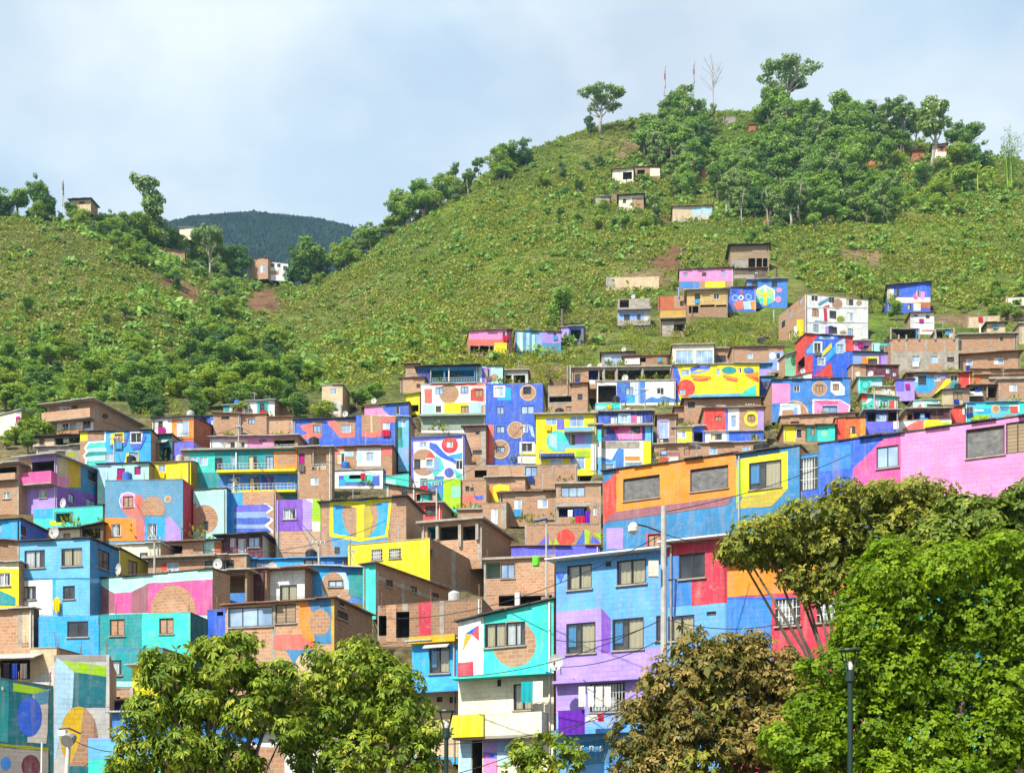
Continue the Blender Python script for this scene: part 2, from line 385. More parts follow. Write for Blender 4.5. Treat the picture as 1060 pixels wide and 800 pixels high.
def add_window(root, pan, r, style, near, frame='framed'):
    s0, a, s1, b = pan.rect(r); w, h = s1-s0, b-a
    if style == 'o': return
    gw = random.Random(str(r)+root.name)
    if style == 'd' and not near: style = gw.choice('dddbwvcx'); frame = gw.choice(('framed', 'framed', 'framew', 'wood')) if frame == 'framed' else frame
    elif style == 'd' and near and w > .6: style = gw.choice('dcwd')
    nm = 'door' if (h > 1.55 and w < 1.25 and style != 'x') else 'window'
    fw = min(0.055, w*0.09); mb = MB()
    d0, d1 = -0.10, -0.03
    bar(mb, pan, s0, a, s1, a+fw, d0, d1, frame); bar(mb, pan, s0, b-fw, s1, b, d0, d1, frame)
    bar(mb, pan, s0, a+fw, s0+fw, b-fw, d0, d1, frame); bar(mb, pan, s1-fw, a+fw, s1, b-fw, d0, d1, frame)
    if style in 'g':
        n = max(3, int(w/0.14))
        for i in range(1, n): bar(mb, pan, s0+w*i/n-.012, a+fw, s0+w*i/n+.012, b-fw, -0.02, 0.03, 'framew')
        for i in (1, 2): bar(mb, pan, s0, a+h*i/3-.012, s1, a+h*i/3+.012, 0.005, 0.035, 'framew')
    elif w > 0.7 and style != 'p':
        n = max(2, round(w/0.8))
        for i in range(1, n): bar(mb, pan, s0+w*i/n-fw*.45, a+fw, s0+w*i/n+fw*.45, b-fw, -0.085, -0.04, frame)
        if style in 'm': bar(mb, pan, s0+fw, a+h*.5-fw*.4, s1-fw, a+h*.5+fw*.4, -0.086, -0.045, frame)
    fo = mb.build(nm, root)
    if w > 0.5 and near and nm == 'window':
        sl = MB(); bar(sl, pan, s0-0.06, a-0.07, s1+0.06, a, 0.004, 0.09, 'conc'); sl.build('sill', fo)
    if style == 'p':
        pb = MB(); cloth_sheet(pb, pan, s0+fw, a+fw*1.2, s1-fw, b-fw-h*0.1, -0.075, 'plastic_sheet', 3, 0.02); pb.build('plastic_sheet', fo); return
    if near and style in 'ckwg':
        pb = MB(); bar(pb, pan, s0+fw, a+fw, s1-fw, b-fw, -0.078, -0.072, 'glassclear'); pb.build('pane', fo)
        cb = MB()
        ck = {'c': 'fab_c', 'w': 'fab_w', 'k': 'fab_b', 'g': 'fab_w'}[style]
        if style == 'c':
            cloth_sheet(cb, pan, s0+w*.12, a+fw, s0+w*.5, b-fw, -0.13, ck); cloth_sheet(cb, pan, s0+w*.55, a+fw, s1-w*.06, b-fw, -0.13, ck)
        elif style == 'k': cloth_sheet(cb, pan, s0+w*.04, a+h*.25, s0+w*.3, b-fw, -0.13, ck); cloth_sheet(cb, pan, s0+w*.52, a+fw, s1-w*.06, b-fw, -0.13, 'fab_c')
        else: cloth_sheet(cb, pan, s0+w*.06, a+fw, s1-w*.3, b-fw, -0.13, ck)
        cb.build('curtain', fo)
    else:
        key = {'d': 'glassd', 'b': 'glassb', 'c': 'glassd', 'w': 'glassb', 'k': 'glassd', 'g': 'glassd', 'm': 'glassd', 'r': 'brick', 'x': 'glassb', 'v': 'dark', 'q': 'fab_m', 'n': 'wood'}[style]
        pb = MB(); bar(pb, pan, s0+fw, a+fw, s1-fw, b-fw, -0.08, -0.065, key); pb.build('pane', fo)
        if style in 'cwk' :
            cb = MB(); bar(cb, pan, s0+fw*1.3, a+fw, s0+w*random.choice((.4, .55)), b-fw, -0.064, -0.058, 'fab_c' if style == 'c' else 'fab_w'); cb.build('curtain', fo)
HOUSES = []
WR = random.Random(4)
def wobble(p):      # hand painted edges
    o = []
    for i in range(len(p)):
        a, b = p[i], p[(i+1) % len(p)]; d = math.dist(a, b); n = max(1, min(14, int(d/.45)))
        for k in range(n):
            f = k/n; j = .022 if n > 1 else .008; o.append((a[0]+(b[0]-a[0])*f+WR.uniform(-j, j), a[1]+(b[1]-a[1])*f+WR.uniform(-j, j)))
    return o
DRESS = []
def front_slope(y, x0, x1, yaw): return y-(x1-x0)*(HV-px(0, y)[1])/F*math.tan(math.radians(yaw))
def H(label, box, mat='brick', yaw=10, yt1=None, side=None, roof='tin', oh=0.35, L=None, wins=(), sw=(), holes=(), sh=(), paint=(), sp=(),
      bal=(), posts=(), rails=(), awn=(), slabs=(), d=None, near=False, cat='house', fr_='framed', name='house', up=0.0, dd=0.0, signs=()):
    x0, yt, x1, yb = box; u0, vt = px(x0, yt); u1, _ = px(x1, yt); _, vb = px(x0, yb); um = (u0+u1)/2
    D = (d if d is not None else hit(um, vb)-0.3)+dd
    ya = math.radians(yaw); tx, ty = math.cos(ya), -math.sin(ya); bx, by = math.sin(ya), math.cos(ya)
    if d is None:     # D is the depth half way along the wall
        km = (um-CX)/F; k0 = (u0-CX)/F
        q = (k0*D-km*D)/(tx-k0*ty); P0 = (km*D+tx*q, D+ty*q)
    else: P0 = ((u0-CX)/F*D, D)
    k1 = (u1-CX)/F; W = (k1*P0[1]-P0[0])/(tx-k1*ty); P1 = (P0[0]+tx*W, P0[1]+ty*W)
    zvis = ZC+(HV-vb)/F*P0[1]
    if side:
        sd, x2 = side[0], side[1]; u2, _ = px(x2, yt); k2 = (u2-CX)/F; S = P1 if sd == 'R' else P0
        LL = (k2*S[1]-S[0])/(bx-k2*by)
        if not (0.5 < LL < 60): print('BAD SIDE', label, LL); LL = 6
        L = LL
    L = L or min(8.0, max(4.0, W*0.8))
    cs = [P0, P1, (P1[0]+bx*L, P1[1]+by*L), (P0[0]+bx*L, P0[1]+by*L)]
    zb = min(min(tz(*c) for c in cs)-0.4, zvis-0.3)
    zb = max(zb, zvis-(14 if P0[1] < 285 else 1.6))
    root = empty(name, (P0[0], P0[1], zb), -ya); tag(root, label, cat)
    HOUSES.append((P0, (tx, ty), (bx, by), W, L, min(tz(*P0), tz(*P1), zvis+.2), side[0] if side else '')) 
    front = Panel(P0, (tx, ty), W, 1, 1, lambda s, z, o: (s, -o, z), zb)
    zt0 = front.un(x0, yt)[1]; zt1 = front.un(x1, yt1)[1] if yt1 is not None else zt0
    front.zt0, front.zt1 = zt0, zt1
    zb2 = zt1 if not side or side[0] == 'R' else zt0
    zback = zb2
    sp_pan = None
    if side and side[0] == 'R':
        sp_pan = Panel(P1, (bx, by), L, zt1, zt1, lambda s, z, o: (W+o, s, z), zb)
        if len(side) > 3: sp_pan.zt1 = sp_pan.un(side[1], side[3])[1]
        zback = sp_pan.zt1-zt1
    elif side:
        PL = cs[3]; sp_pan = Panel(PL, (-bx, -by), L, zt0, zt0, lambda s, z, o: (-o, L-s, z), zb)
        if len(side) > 3: sp_pan.zt0 = sp_pan.un(side[1], side[3])[1]
        zback = sp_pan.zt0-zt0
    else: zback = 0.0
    z2, z3 = zt1+zback, zt0+zback
    wb = MB(); z00 = 0.0
    g_ = random.Random(label); paint = list(paint); sp = list(sp)
    if mat in ('brick', 'dbrick', 'lbrick') and g_.random() < .75:      # concrete columns and ring beam show in most bare brick walls
        cw = .16*F/D*FRX[2]; paint = [('conc', R(x0, yt-9, x0+cw, yb+200)), ('conc', R(x1-cw, yt-9, x1, yb+200))]+paint
        if g_.random() < .6: yy = yt+2.55*F/D*FRX[2]; paint = [('dirtconc', [(x0, yy), (x1, front_slope(yy, x0, x1, yaw)), (x1, front_slope(yy, x0, x1, yaw)-cw), (x0, yy-cw)])]+paint
    def prep(pan, wl, hl, pl):
        hs = []
        for w in wl:
            r = pan.rect(w)
            if r[3] > min(pan.top(r[0]), pan.top(r[2]))-0.02 or r[0] < 0.02 or r[2] > pan.W-0.02:
                r = (max(r[0], 0.05), r[1], min(r[2], pan.W-0.05), min(r[3], min(pan.top(max(r[0], 0)), pan.top(min(r[2], pan.W)))-0.05))
            st = w[4] if len(w) > 4 else 'd'
            deep = 0.24 if (near and st in 'ckwgd') else 0.11
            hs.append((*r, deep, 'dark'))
        for h in hl:
            r = pan.rect(h); r = (max(r[0], 0.05), r[1], min(r[2], pan.W-0.05), min(r[3], min(pan.top(max(r[0], 0)), pan.top(min(r[2], pan.W)))-0.08))
            if r[2]-r[0] < 0.05 or r[3]-r[1] < 0.05: continue
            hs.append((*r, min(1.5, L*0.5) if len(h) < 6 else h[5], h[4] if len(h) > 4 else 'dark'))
        ps = [(c, wobble(clean([pan.un(*q) for q in p]))) for c, p in pl]
        return hs, ps
    hs, ps = prep(front, wins, holes, paint); build_panel(wb, front, mat, hs, ps, z00)
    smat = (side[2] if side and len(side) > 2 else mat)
    right = Panel(P1, (bx, by), L, zt1, z2, lambda s, z, o: (W+o, s, z), zb); left = Panel(cs[3], (-bx, -by), L, z3, zt0, lambda s, z, o: (-o, L-s, z), zb)
    back = Panel(cs[2], (-tx, -ty), W, z2, z3, lambda s, z, o: (W-s, L+o, z), zb)
    om = 'brick' if mat in PAINT and not side else smat
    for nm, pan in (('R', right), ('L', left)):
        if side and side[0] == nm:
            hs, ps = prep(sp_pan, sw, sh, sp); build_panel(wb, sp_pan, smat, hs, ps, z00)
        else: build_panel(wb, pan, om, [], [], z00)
    build_panel(wb, back, om, [], [], z00)
    wb.build('wall', root)
    rb = MB()
    if roof == 'flat' or roof is None:
        rb.slab([(0, 0, zt0-.02), (W, 0, zt1-.02), (W, L, z2-.02), (0, L, z3-.02)], 0.1, 'conc')
        for a, b2, c in ((0, -.03, zt0),): pass
        rb.build('roof', root)
    else:
        o = oh; sl = (zt1-zt0)/W; sk = zback/L; th = 0.07
        key = {'slab': 'conc'}.get(roof, roof)
        if roof == 'slab': th = 0.16
        g2 = random.Random(label+'r'); sheets = 1 if roof in ('slab', 'white', 'olive', 'blu') else max(2, int(W/1.1)); xs = [-o*.6+(W+1.2*o)*i/sheets for i in range(sheets+1)]
        for i in range(sheets):
            jf, jz, jb = (0, 0, 0) if sheets == 1 else (g2.uniform(-.14, .12), g2.uniform(-.02, .035), g2.uniform(-.03, .03))
            c = [(x, y, zt0+sl*x+sk*y+th+0.004+jz+(jb if y > 0 else 0)+.012*(i % 2)) for (x, y) in ((xs[i]-.03*(sheets > 1), -o+jf), (xs[i+1]+.03*(sheets > 1), -o+jf+g2.uniform(-.04, .04)*(sheets > 1)), (xs[i+1]+.03*(sheets > 1), L+o*.5), (xs[i]-.03*(sheets > 1), L+o*.5))]
            rb.slab(c, th, key)
        rb.build('roof', root)
    if near or W > 3:      # rainwater pipe, rods left standing for the next storey, bricks holding the sheets down
        if g_.random() < .55:
            mb = MB(); x = g_.choice((.18, W-.18)); mb.tube([(x, -.07, max(.1, zvis-zb-1)), (x, -.07, zt0-.1+(zt1-zt0)*x/W)], .045, g_.choice(('framew', 'steel', 'framed', 'conc')), 6); mb.build('drainpipe', root)
        if (roof == 'flat' or roof == 'slab') and g_.random() < .8:
            for x, k in [(x, k) for x in (0.15, W*.5, W-.15) for k in range(2)]:
                mb = MB(); xx = x+g_.uniform(-.09, .09); mb.tube([(xx, .15+.08*k, zt0+(zt1-zt0)*x/W), (xx+g_.uniform(-.05, .05), .15+.08*k, zt0+(zt1-zt0)*x/W+g_.uniform(.35, .9))], .016, 'rust', 4); mb.build('rebar', root)
        elif roof not in ('flat', 'slab') and g_.random() < .7:
            sl_, sk_ = (zt1-zt0)/W, zback/L
            for k in range(min(7, int(W*.8)+1)):
                mb = MB()
                x, y = g_.uniform(0, W-.4), g_.uniform(0, L*.4); z = zt0+sl_*x+sk_*y+.085; q = g_.uniform(.12, .3); mb.box(x, y, z, x+q*1.6, y+.15, z+q*.6+abs(sl_)*.3, g_.choice(('brick', 'conc', 'wood', 'dbrick', 'rust'))); mb.build('roof_weight', root)
    for w in wins: add_window(root, front, w, w[4] if len(w) > 4 else 'd', near, w[5] if len(w) > 5 else fr_)
    for w in sw: add_window(root, sp_pan, w, w[4] if len(w) > 4 else 'd', near, fr_)
    for b_ in bal:      # projecting balcony: floor and parapet
        r = front.rect(b_); key = b_[4]; dp = b_[5] if len(b_) > 5 else 0.8; mb = MB()
        lo = r[1]
        mb.box(r[0], -dp, lo-0.12, r[2], -0.003, lo, 'conc')
        mb.box(r[0], -dp, lo+.002, r[2], -dp+0.1, r[3], key); mb.box(r[0], -dp+.102, lo+.002, r[0]+.1, -0.003, r[3]-.003, key); mb.box(r[2]-.1, -dp+.102, lo+.002, r[2], -0.003, r[3]-.003, key)
        mb.build('balcony', root)
    for r_ in rails:
        r = front.rect(r_); mb = MB(); y = -(r_[4] if len(r_) > 4 else 0.05); key = r_[5] if len(r_) > 5 else 'steel'
        n = max(3, int((r[2]-r[0])/0.35))
        for z in (r[3], (r[1]+r[3])/2): mb.box(r[0], y-.02, z-.02, r[2], y+.02, z+.02, key)
        for i in range(n+1):
            x = r[0]+(r[2]-r[0])*i/n; mb.box(x-.015, y-.015, r[1], x+.015, y+.015, r[3]-.022, key)
        if y < -0.3: mb.box(r[0], y, r[1]-.14, r[2], -0.003, r[1]-.002, 'conc')
        mb.build('railing', root)
    for p in posts:
        x, ya_, yb_ = p[:3]; key = p[3] if len(p) > 3 else 'conc'; wd = p[4] if len(p) > 4 else 0.09; out = p[5] if len(p) > 5 else 0.12
        s_, zt_ = front.un(x, ya_); _, zz = front.un(x, yb_); mb = MB(); mb.box(s_-wd, -out-wd, zz, s_+wd, -out+wd, zt_, key); mb.build('post', root)
    for a_ in awn:
        r = front.rect(a_); key = a_[4]; dp = a_[5] if len(a_) > 5 else 1.0; mb = MB()
        mb.slab([(r[0], -dp, r[1]), (r[2], -dp, r[1]), (r[2], -0.003, r[3]), (r[0], -0.003, r[3])], 0.06, key); mb.build('awning', root)
    for s_ in slabs:    # floor slab edge showing as a band
        r = front.rect(s_); dp = s_[5] if len(s_) > 5 else 0.5; mb = MB(); mb.box(r[0], -dp, r[1], r[2], -0.006, r[3], s_[4]); mb.build('floor_slab', root)
    DRESS.append((label, root, W, L, zt0, zt1, zback, roof, near, front, [front.rect(w) for w in wins]))
    return root, front, sp_pan
# ================================================================== the town, from the top of the slope down
fr(*T_)
H('plank shack under a black sheet roof, highest above the pink long house', [752,72,940,182], 'wood', 4, roof='blkroof', oh=0.9, holes=[(842,132,876,180),(882,132,910,180),(914,132,937,180)],
  paint=[('grey', R(760,142,838,180))], posts=[(942,60,225,'wood')])
H('rough timber and brick terrace house directly below the plank shack', [768,186,935,232], 'dwood', 4, roof='rust', wins=[(872,198,890,210)], paint=[('conc', R(768,214,870,232))])
H('long bubblegum pink house with a blue and yellow base high on the slope', [498,190,766,288], 'brick', 5, roof='blkroof', wins=[(515,204,541,224),(610,203,632,222),(705,194,725,222)],
  paint=[('pink', R(490,185,770,246)), ('azur', R(496,250,596,282)), ('yel', R(625,247,725,278))])
H('bright blue house with a hexagonal cube mural high on the slope', [835,240,1036,372], 'azur', 3, roof='tin', wins=[(858,248,888,277),(958,246,986,276)],
  paint=[('cream', [(876,290),(925,264),(974,290),(974,344),(925,370),(876,344)]), ('lgrn', [(883,294),(918,276),(918,318),(883,338)]), ('lgrn', [(932,276),(968,294),(968,338),(932,318)]),
         ('turq', [(880,342),(918,322),(918,364)]), ('turq', [(971,342),(932,322),(932,364)]), ('yel', R(916,300,934,368)), ('yel', [(880,300),(925,325),(925,312),(884,292)]), ('yel', [(970,300),(925,325),(925,312),(966,292)]),
         ('pink', circ(996,291,15,12)), ('pink', circ(990,338,15,16))])
H('navy house with white rings and an orange and pale blue base', [738,278,880,388], 'tow', 4, roof='rust',
  paint=[('blu', R(738,278,880,330)), ('lav', ring(775,330,17,7)), ('white', ring(805,328,13,6)), ('lav', ring(842,325,17,7)), ('navy', circ(770,298,14,9)), ('coral', [(765,360),(790,342),(818,345),(815,385),(780,388)]), ('ltb', [(816,348),(872,342),(870,386),(820,388)]),
         ('org', [(850,350),(880,345),(880,388),(858,388)]), ('mau', R(800,290,818,312))])
H('yellow plank house over brick below the pink long house', [535,296,739,418], 'dbrick', 6, roof='fibro', oh=0.7, wins=[(574,308,602,336),(668,308,696,336)], holes=[(545,370,592,405),(602,364,674,375),(680,364,734,374)],
  paint=[('ywood', R(530,290,745,368))], posts=[(560,366,416,'wood',.06)])
H('terracotta plastered shack with a blue roof post on an earth terrace', [392,322,535,382], 'terra', 5, roof='flat', wins=[(500,345,520,370,'v')], posts=[(494,280,330,'lav'),(525,284,330,'conc')], paint=[('brick', R(470,320,535,382))])
H('tan timber shack on a dark slab beside the yellow plank house', [402,392,530,510], 'wood', 6, roof='flat', holes=[(470,462,524,496)], bal=[(402,400,530,434,'och',.7)], paint=[('conc', R(405,440,470,512)), ('dark', R(402,432,530,446))], posts=[(403,385,510,'wood',.06)])
H('grey concrete house on stilts with a roofless top room', [190,336,352,470], 'gwh', 4, roof='flat', wins=[(221,412,250,441),(285,411,305,440)], holes=[(200,338,246,380)], paint=[('lav', R(190,398,320,440)), ('dirtconc', R(185,442,352,472)), ('dirtconc', R(185,330,352,392))],
  slabs=[(188,384,356,394,'conc',.7),(188,462,352,472,'conc',.5)], posts=[(196,470,510),(258,470,512),(312,470,510)])
H('low roofless tan ruin wall on the bare earth bank', [133,226,396,281], 'ptan', 3, roof='flat', L=2.5, paint=[('conc', [(133,226),(170,232),(180,281),(133,281)])], cat='ruin', name='ruin_wall')
H('tall glazed house with two big white framed windows', [463,568,670,672], 'cream', 4, roof='slab', wins=[(480,590,568,668,'b','framew'),(580,590,666,668,'b','framew')])
H('small brick annex beside the big white framed windows', [671,586,762,666], 'brick', 4, roof='tin', wins=[(678,616,730,650,'d')])
H('long plain brick house with a pale lilac end beside the brick annex', [760,576,1016,692], 'brick', 2, roof='rust', wins=[(836,605,864,632,'b','framew'),(980,604,1002,634)], paint=[('lav', R(945,598,1020,692)), ('white', circ(962,618,16)), ('white', R(985,640,1010,690))])
H('pale blue glazed shack under a dark flat roof', [108,606,272,672], 'conc', 5, roof='blkroof', wins=[(124,612,210,668,'b','framew')])
H('brown brick shed with a white tarpaulin over its front', [215,622,442,676], 'dbrick', 5, roof='rust', holes=[(300,628,330,650)], awn=[(225,625,300,668,'fibro',.7)], paint=[('brick', R(290,640,330,676))])
H('unfinished concrete frame storey with open dark bays', [40,682,462,748], 'conc', 3, roof='slab', holes=[(46,690,112,742),(128,690,176,742,'brick'),(192,690,306,742),(322,690,450,742)], posts=[(122,682,750),(186,682,750),(314,682,750),(454,682,750)])
fr(*D_)
H('lemon yellow mural house with blue and orange brush strokes and a red disc', [465,86,896,272], 'yel', 3, roof='tin', oh=.2, wins=[(505,110,548,138,'b','framew'),(682,105,702,135),(790,100,808,125),(500,208,526,235,'b','framew')],
  paint=[('blu', [(460,86),(488,100),(505,155),(482,200),(505,272),(460,272)]), ('red', circ(530,202,46,44)), ('blu', band([(552,112),(590,98),(650,98)],18)), ('lav', band([(552,126),(600,122),(645,108)],10)), ('org', band([(556,142),(600,148),(655,150)],16)), ('red', band([(565,158),(600,163),(640,158)],8)),
         ('teal', circ(745,112,36,18)), ('org', band([(715,140),(750,150),(790,158)],16)), ('red', band([(730,155),(770,165),(785,166)],7)), ('tblu', circ(842,112,26,14)), ('blu', band([(826,122),(868,118)],7)), ('org', [(825,132),(890,120),(892,170),(850,152)]), ('red', [(850,140),(892,150),(892,172)]),
         ('turq', [(790,246),(826,212),(876,184),(882,246)]), ('sky', [(540,236),(800,226),(800,248),(560,250)]), ('ltb', R(508,112,545,138))])
H('tiny lilac upper room wedged right of the lemon yellow mural house', [897,82,956,142], 'lil', 3, roof='blutin', paint=[('tblu', R(897,82,956,106))])
H('shaded navy blue house at the right end of the yellow mural house', [897,145,965,246], 'navy', 10, roof='tin', wins=[(915,170,940,200)], paint=[('tblu', R(897,145,965,165))])
H('white and royal blue house under the open concrete frame', [86,170,478,276], 'white', 3, roof='slab', oh=.1, wins=[(230,196,268,236,'d'),(385,200,421,230)], holes=[(92,188,183,272)],
  paint=[('tow', R(185,172,252,276)), ('azur', [(185,172),(215,172),(250,195),(250,276),(235,276),(230,240)]), ('cyan', R(236,236,276,276)), ('ltb', R(276,172,284,276)), ('azur', R(302,168,326,276)), ('lav', R(292,168,302,276)), ('azur', [(330,258),(360,244),(390,252),(420,240),(478,256),(478,272),(330,272)]), ('dark', circ(412,226,10,8))])
H('turquoise railed terrace below the white and royal blue house', [78,275,212,326], 'turq', 4, roof='flat', L=3, paint=[('mint', R(80,290,130,306)), ('teal', R(150,300,205,326))])
H('navy and hot pink two storey flat with white doors', [66,322,366,470], 'navy', 4, roof='slab', side=('R',388,'dbrick'), wins=[(155,345,186,384,'w','framew'),(285,338,312,376,'w','framew'),(105,402,136,438),(256,385,302,428),(206,334,240,372,'b','framew')],
  paint=[('ltb', R(192,328,256,378)), ('mag', [(256,334),(285,334),(285,380),(256,380)]), ('tow', R(86,336,150,386)), ('teal', R(66,398,106,470)), ('mag', [(165,400),(250,384),(312,388),(312,456),(195,458)]), ('pink', [(190,425),(250,412),(312,420),(312,456),(195,458)]), ('sky', R(326,380,366,470)), ('mint', R(70,440,104,466))],
  slabs=[(62,384,368,394,'conc',.6)])
H('white house with blue bands and a yellow tower corner', [62,466,356,608], 'white', 3, roof='flat', wins=[(226,572,312,606,'b','framew'),(80,580,170,606,'b','framew')],
  paint=[('yel', R(300,464,358,582)), ('cream', R(300,464,318,582)), ('azur', [(60,530),(160,560),(192,500),(220,505),(220,600),(60,602)]), ('sky', [(60,548),(150,574),(180,560),(180,600),(60,602)]), ('dirtconc', R(110,468,298,500)), ('org', R(225,540,300,560))])
fr(*C_)
H('yellow house with a turquoise disc and sky blue balcony bands', [746,336,1046,616], 'yel', 4, roof='slab', wins=[(795,346,850,384,'b','framew'),(912,338,986,394,'b','framew'),(912,432,942,486),(815,552,878,584,'b','framew'),(915,545,990,606,'b','framew')],
  paint=[('sky', R(890,405,1028,500)), ('lil', R(945,426,985,486)), ('lav', R(985,426,1012,486)), ('turq', circ(850,465,52)), ('ltb', [(810,432),(850,428),(850,506),(815,488)]), ('peri', R(850,355,886,408)), ('sky', R(858,470,890,515)), ('navy', R(768,536,935,550)), ('teal', R(830,528,935,540)), ('lime', R(945,515,1012,545)), ('white', R(1020,480,1046,612))],
  bal=[(888,408,1030,424,'sky',.8)], slabs=[(764,538,938,552,'navy',.9)])
H('sky blue corner house with a small navy window right of the yellow balcony house', [1012,388,1072,614], 'sky', 4, roof='slab', wins=[(1038,580,1056,606)], paint=[('turq', R(1012,420,1072,470)), ('white', R(1012,470,1072,545)), ('navy', R(1030,388,1072,404))])
fr(*D_)
H('brick house with red, white and ringed yellow panels over a blue base', [620,304,918,472], 'brick', 3, roof='rust', wins=[(756,338,782,396,'b','framew'),(838,334,872,366,'r'),(675,340,708,366,'r'),(655,428,710,460,'d'),(856,430,882,460)],
  paint=[('red', R(618,304,728,416)), ('peri', R(726,304,740,416)), ('white', R(740,304,796,416)), ('coral', circ(768,376,10,24)), ('yel', ring(858,355,38,15)), ('lil', R(886,310,918,416)), ('white', R(624,418,732,472)), ('blu', [(732,472),(732,430),(748,416),(918,416),(918,472)]), ('lav', R(732,418,744,472))], slabs=[(618,412,920,418,'conc',.25)])
H('wide brick house under a wavy black roof behind the lemon yellow wall', [522,258,906,402], 'brick', 3, roof='blkroof', oh=.6, wins=[(540,270,575,300,'v')], paint=[('conc', R(525,285,900,296))])
H('small half lilac and half yellow room beside a blue hole', [464,400,562,474], 'lil', 3, roof='tin', wins=[(490,412,530,452,'w','framew')], paint=[('yel', R(514,400,562,474)), ('yel', [(484,404),(514,400),(514,474),(484,470)])])
H('open royal blue porch room between the lilac room and the white base', [563,394,622,474], 'blu', 3, roof='tin', holes=[(570,420,614,470)], paint=[('red', R(565,456,600,474))])
H('brown shack with a pale lilac door in the dark gap', [386,338,482,472], 'dbrick', 6, roof='rust', wins=[(398,366,444,450,'b','framew'),(398,452,444,472,'d')], paint=[('lil', R(392,360,450,456))])
H('small brick hut with a grey tank on its roof beside the red panel house', [474,300,540,392], 'brick', 4, roof='rust', wins=[(492,350,524,376,'v')])
H('long low brick house just above the orange wall', [372,482,922,552], 'brick', 4, roof='fibro', wins=[(404,508,436,534,'b'),(520,500,550,534,'r'),(645,494,686,530,'b','framew'),(810,490,850,520,'b','framew')], paint=[('mau', R(372,520,500,552))])
H('low house with a pale arched red mural behind the orange wall', [355,542,492,590], 'cream', 6, roof='flat', paint=[('red', circ(420,578,48,34)), ('white', circ(470,572,34,22)), ('peri', R(355,542,372,590))])
H('small blank peach house between the concrete frame and the shacks', [-40,180,40,330], 'brick', 5, roof='rust', wins=[(-10,230,14,260,'v')], paint=[('conc', R(-40,250,40,258))])
fr(*E1)
H('white four storey block with brick discs and a red brush line', [330,110,822,445], 'white', -16, 158, side=('L',122,'brick'), roof='flat',
  wins=[(378,114,431,164),(514,132,560,178),(652,147,706,197),(384,224,436,286,'r'),(520,240,574,302,'m'),(656,256,706,318),(393,347,434,406),(512,364,580,420),(664,380,704,438)],
  sw=[(145,320,172,370),(200,235,218,300),(282,145,302,190),(198,405,222,455),(205,490,228,520)],
  paint=[('brick', circ(580,186,42)), ('brick', circ(752,180,22)), ('crim', band([(520,206),(484,210),(492,330)],26)), ('slate', band([(432,196),(470,172),(516,150)],24)), ('slate', band([(405,326),(470,332),(498,338)],20)), ('olive', circ(606,306,30,26)), ('lil', R(486,360,515,420)), ('pur', R(515,358,545,424)), ('brick', circ(626,410,26,14)), ('gwh', R(340,214,812,220)), ('gwh', R(334,330,812,336))],
  sp=[('yel', R(262,310,316,440)), ('white', R(242,360,265,450)), ('conc', [(120,336),(330,210),(330,222),(120,350)])])
H('red cube house with blue, yellow and cyan diagonal mural', [330,422,702,760], 'blu', -9, side=('L',250,'red'), roof='blkroof', oh=.2, wins=[(400,492,452,560,'d','framew'),(430,612,480,666,'d','framew'),(575,504,629,572,'b','framew')],
  paint=[('red', [(330,420),(440,425),(390,480),(330,545)]), ('sky', [(335,560),(395,480),(466,480),(466,575),(345,575)]), ('white', R(392,482,462,570)), ('tow', [(400,470),(430,440),(560,445),(555,460)]), ('ltb', R(440,444,556,462)), ('yel', [(458,604),(470,556),(532,492),(540,530)]), ('cyan', [(475,612),(560,512),(572,566),(500,640)]), ('red', [(565,500),(640,435),(702,440),(702,500),(640,470)]),
         ('ltb', [(566,500),(640,452),(650,560),(570,580)]), ('red', R(645,490,702,556)), ('white', R(426,606,486,670)), ('red', [(330,590),(386,590),(386,760),(330,760)]), ('red', [(386,755),(470,690),(532,650),(545,760)]), ('pur', [(400,700),(480,670),(520,640),(520,655),(420,740)])],
  sh=[(270,620,325,700,'maroon')])
H('pale mint house with a dark green disc left of the red cube', [172,584,304,730], 'lgrn', -12, 545, roof='tin', paint=[('dgreen', circ(240,630,22,44)), ('mint', circ(285,680,20,34))])
H('lavender and lilac house with an orange framed window', [620,562,1062,690], 'lav', -4, side=('L',536,'blu'), roof='blkroof', oh=.25, wins=[(822,616,894,664,'v')],
  paint=[('sky', R(620,562,690,700)), ('org', R(775,600,822,664)), ('yel', R(808,598,908,616)), ('cream', R(894,600,908,670)), ('lil', R(906,584,1062,690)), ('pur', R(906,584,922,690))])
H('brick shed with a dark wine painted front below the lilac house', [690,664,1062,775], 'wine', -3, side=('L',622,'brick'), roof='rust', oh=.2, wins=[(962,690,988,730,'w','framew'),(1016,722,1040,752,'w','framew')], paint=[('brick', R(690,664,806,775)), ('cream', circ(742,735,20,18))])
H('pink framed little shop room beside a turquoise curtain', [712,480,852,578], 'pink', -3, roof='tin', holes=[(765,512,835,566,'lil')], rails=[(765,540,835,566)])
H('turquoise curtained terrace room next to the pink shop room', [852,492,1052,592], 'turq', -2, roof='flat', holes=[(920,520,1035,580,'teal')], paint=[('mint', R(852,492,915,592))], rails=[(920,550,1035,580,.05,'teal')])
fr(*E2)
H('royal blue house with a cream floor band alone on the green slope', [-10,44,326,240], 'blu', 12, side=('L',-96,'tow'), roof='rust', oh=.5, wins=[(60,66,84,130),(216,80,240,128),(148,190,175,230)], paint=[('cream', R(-10,136,330,178)), ('cream', R(-10,66,40,138)), ('mag', circ(212,128,22,26)), ('pink', R(248,90,280,150)), ('terra', R(190,172,330,220)), ('tow', R(100,180,190,240)), ('cream', R(195,180,250,240))])
H('weathered white hut with dark stains under a brown roof', [170,262,356,402], 'white', 5, roof='rust', oh=.4, paint=[('dark', R(190,270,226,286)), ('gwh', R(172,268,200,402)), ('dark', R(290,276,320,302)), ('grey', R(200,330,350,338)), ('terra', R(260,390,356,402))])
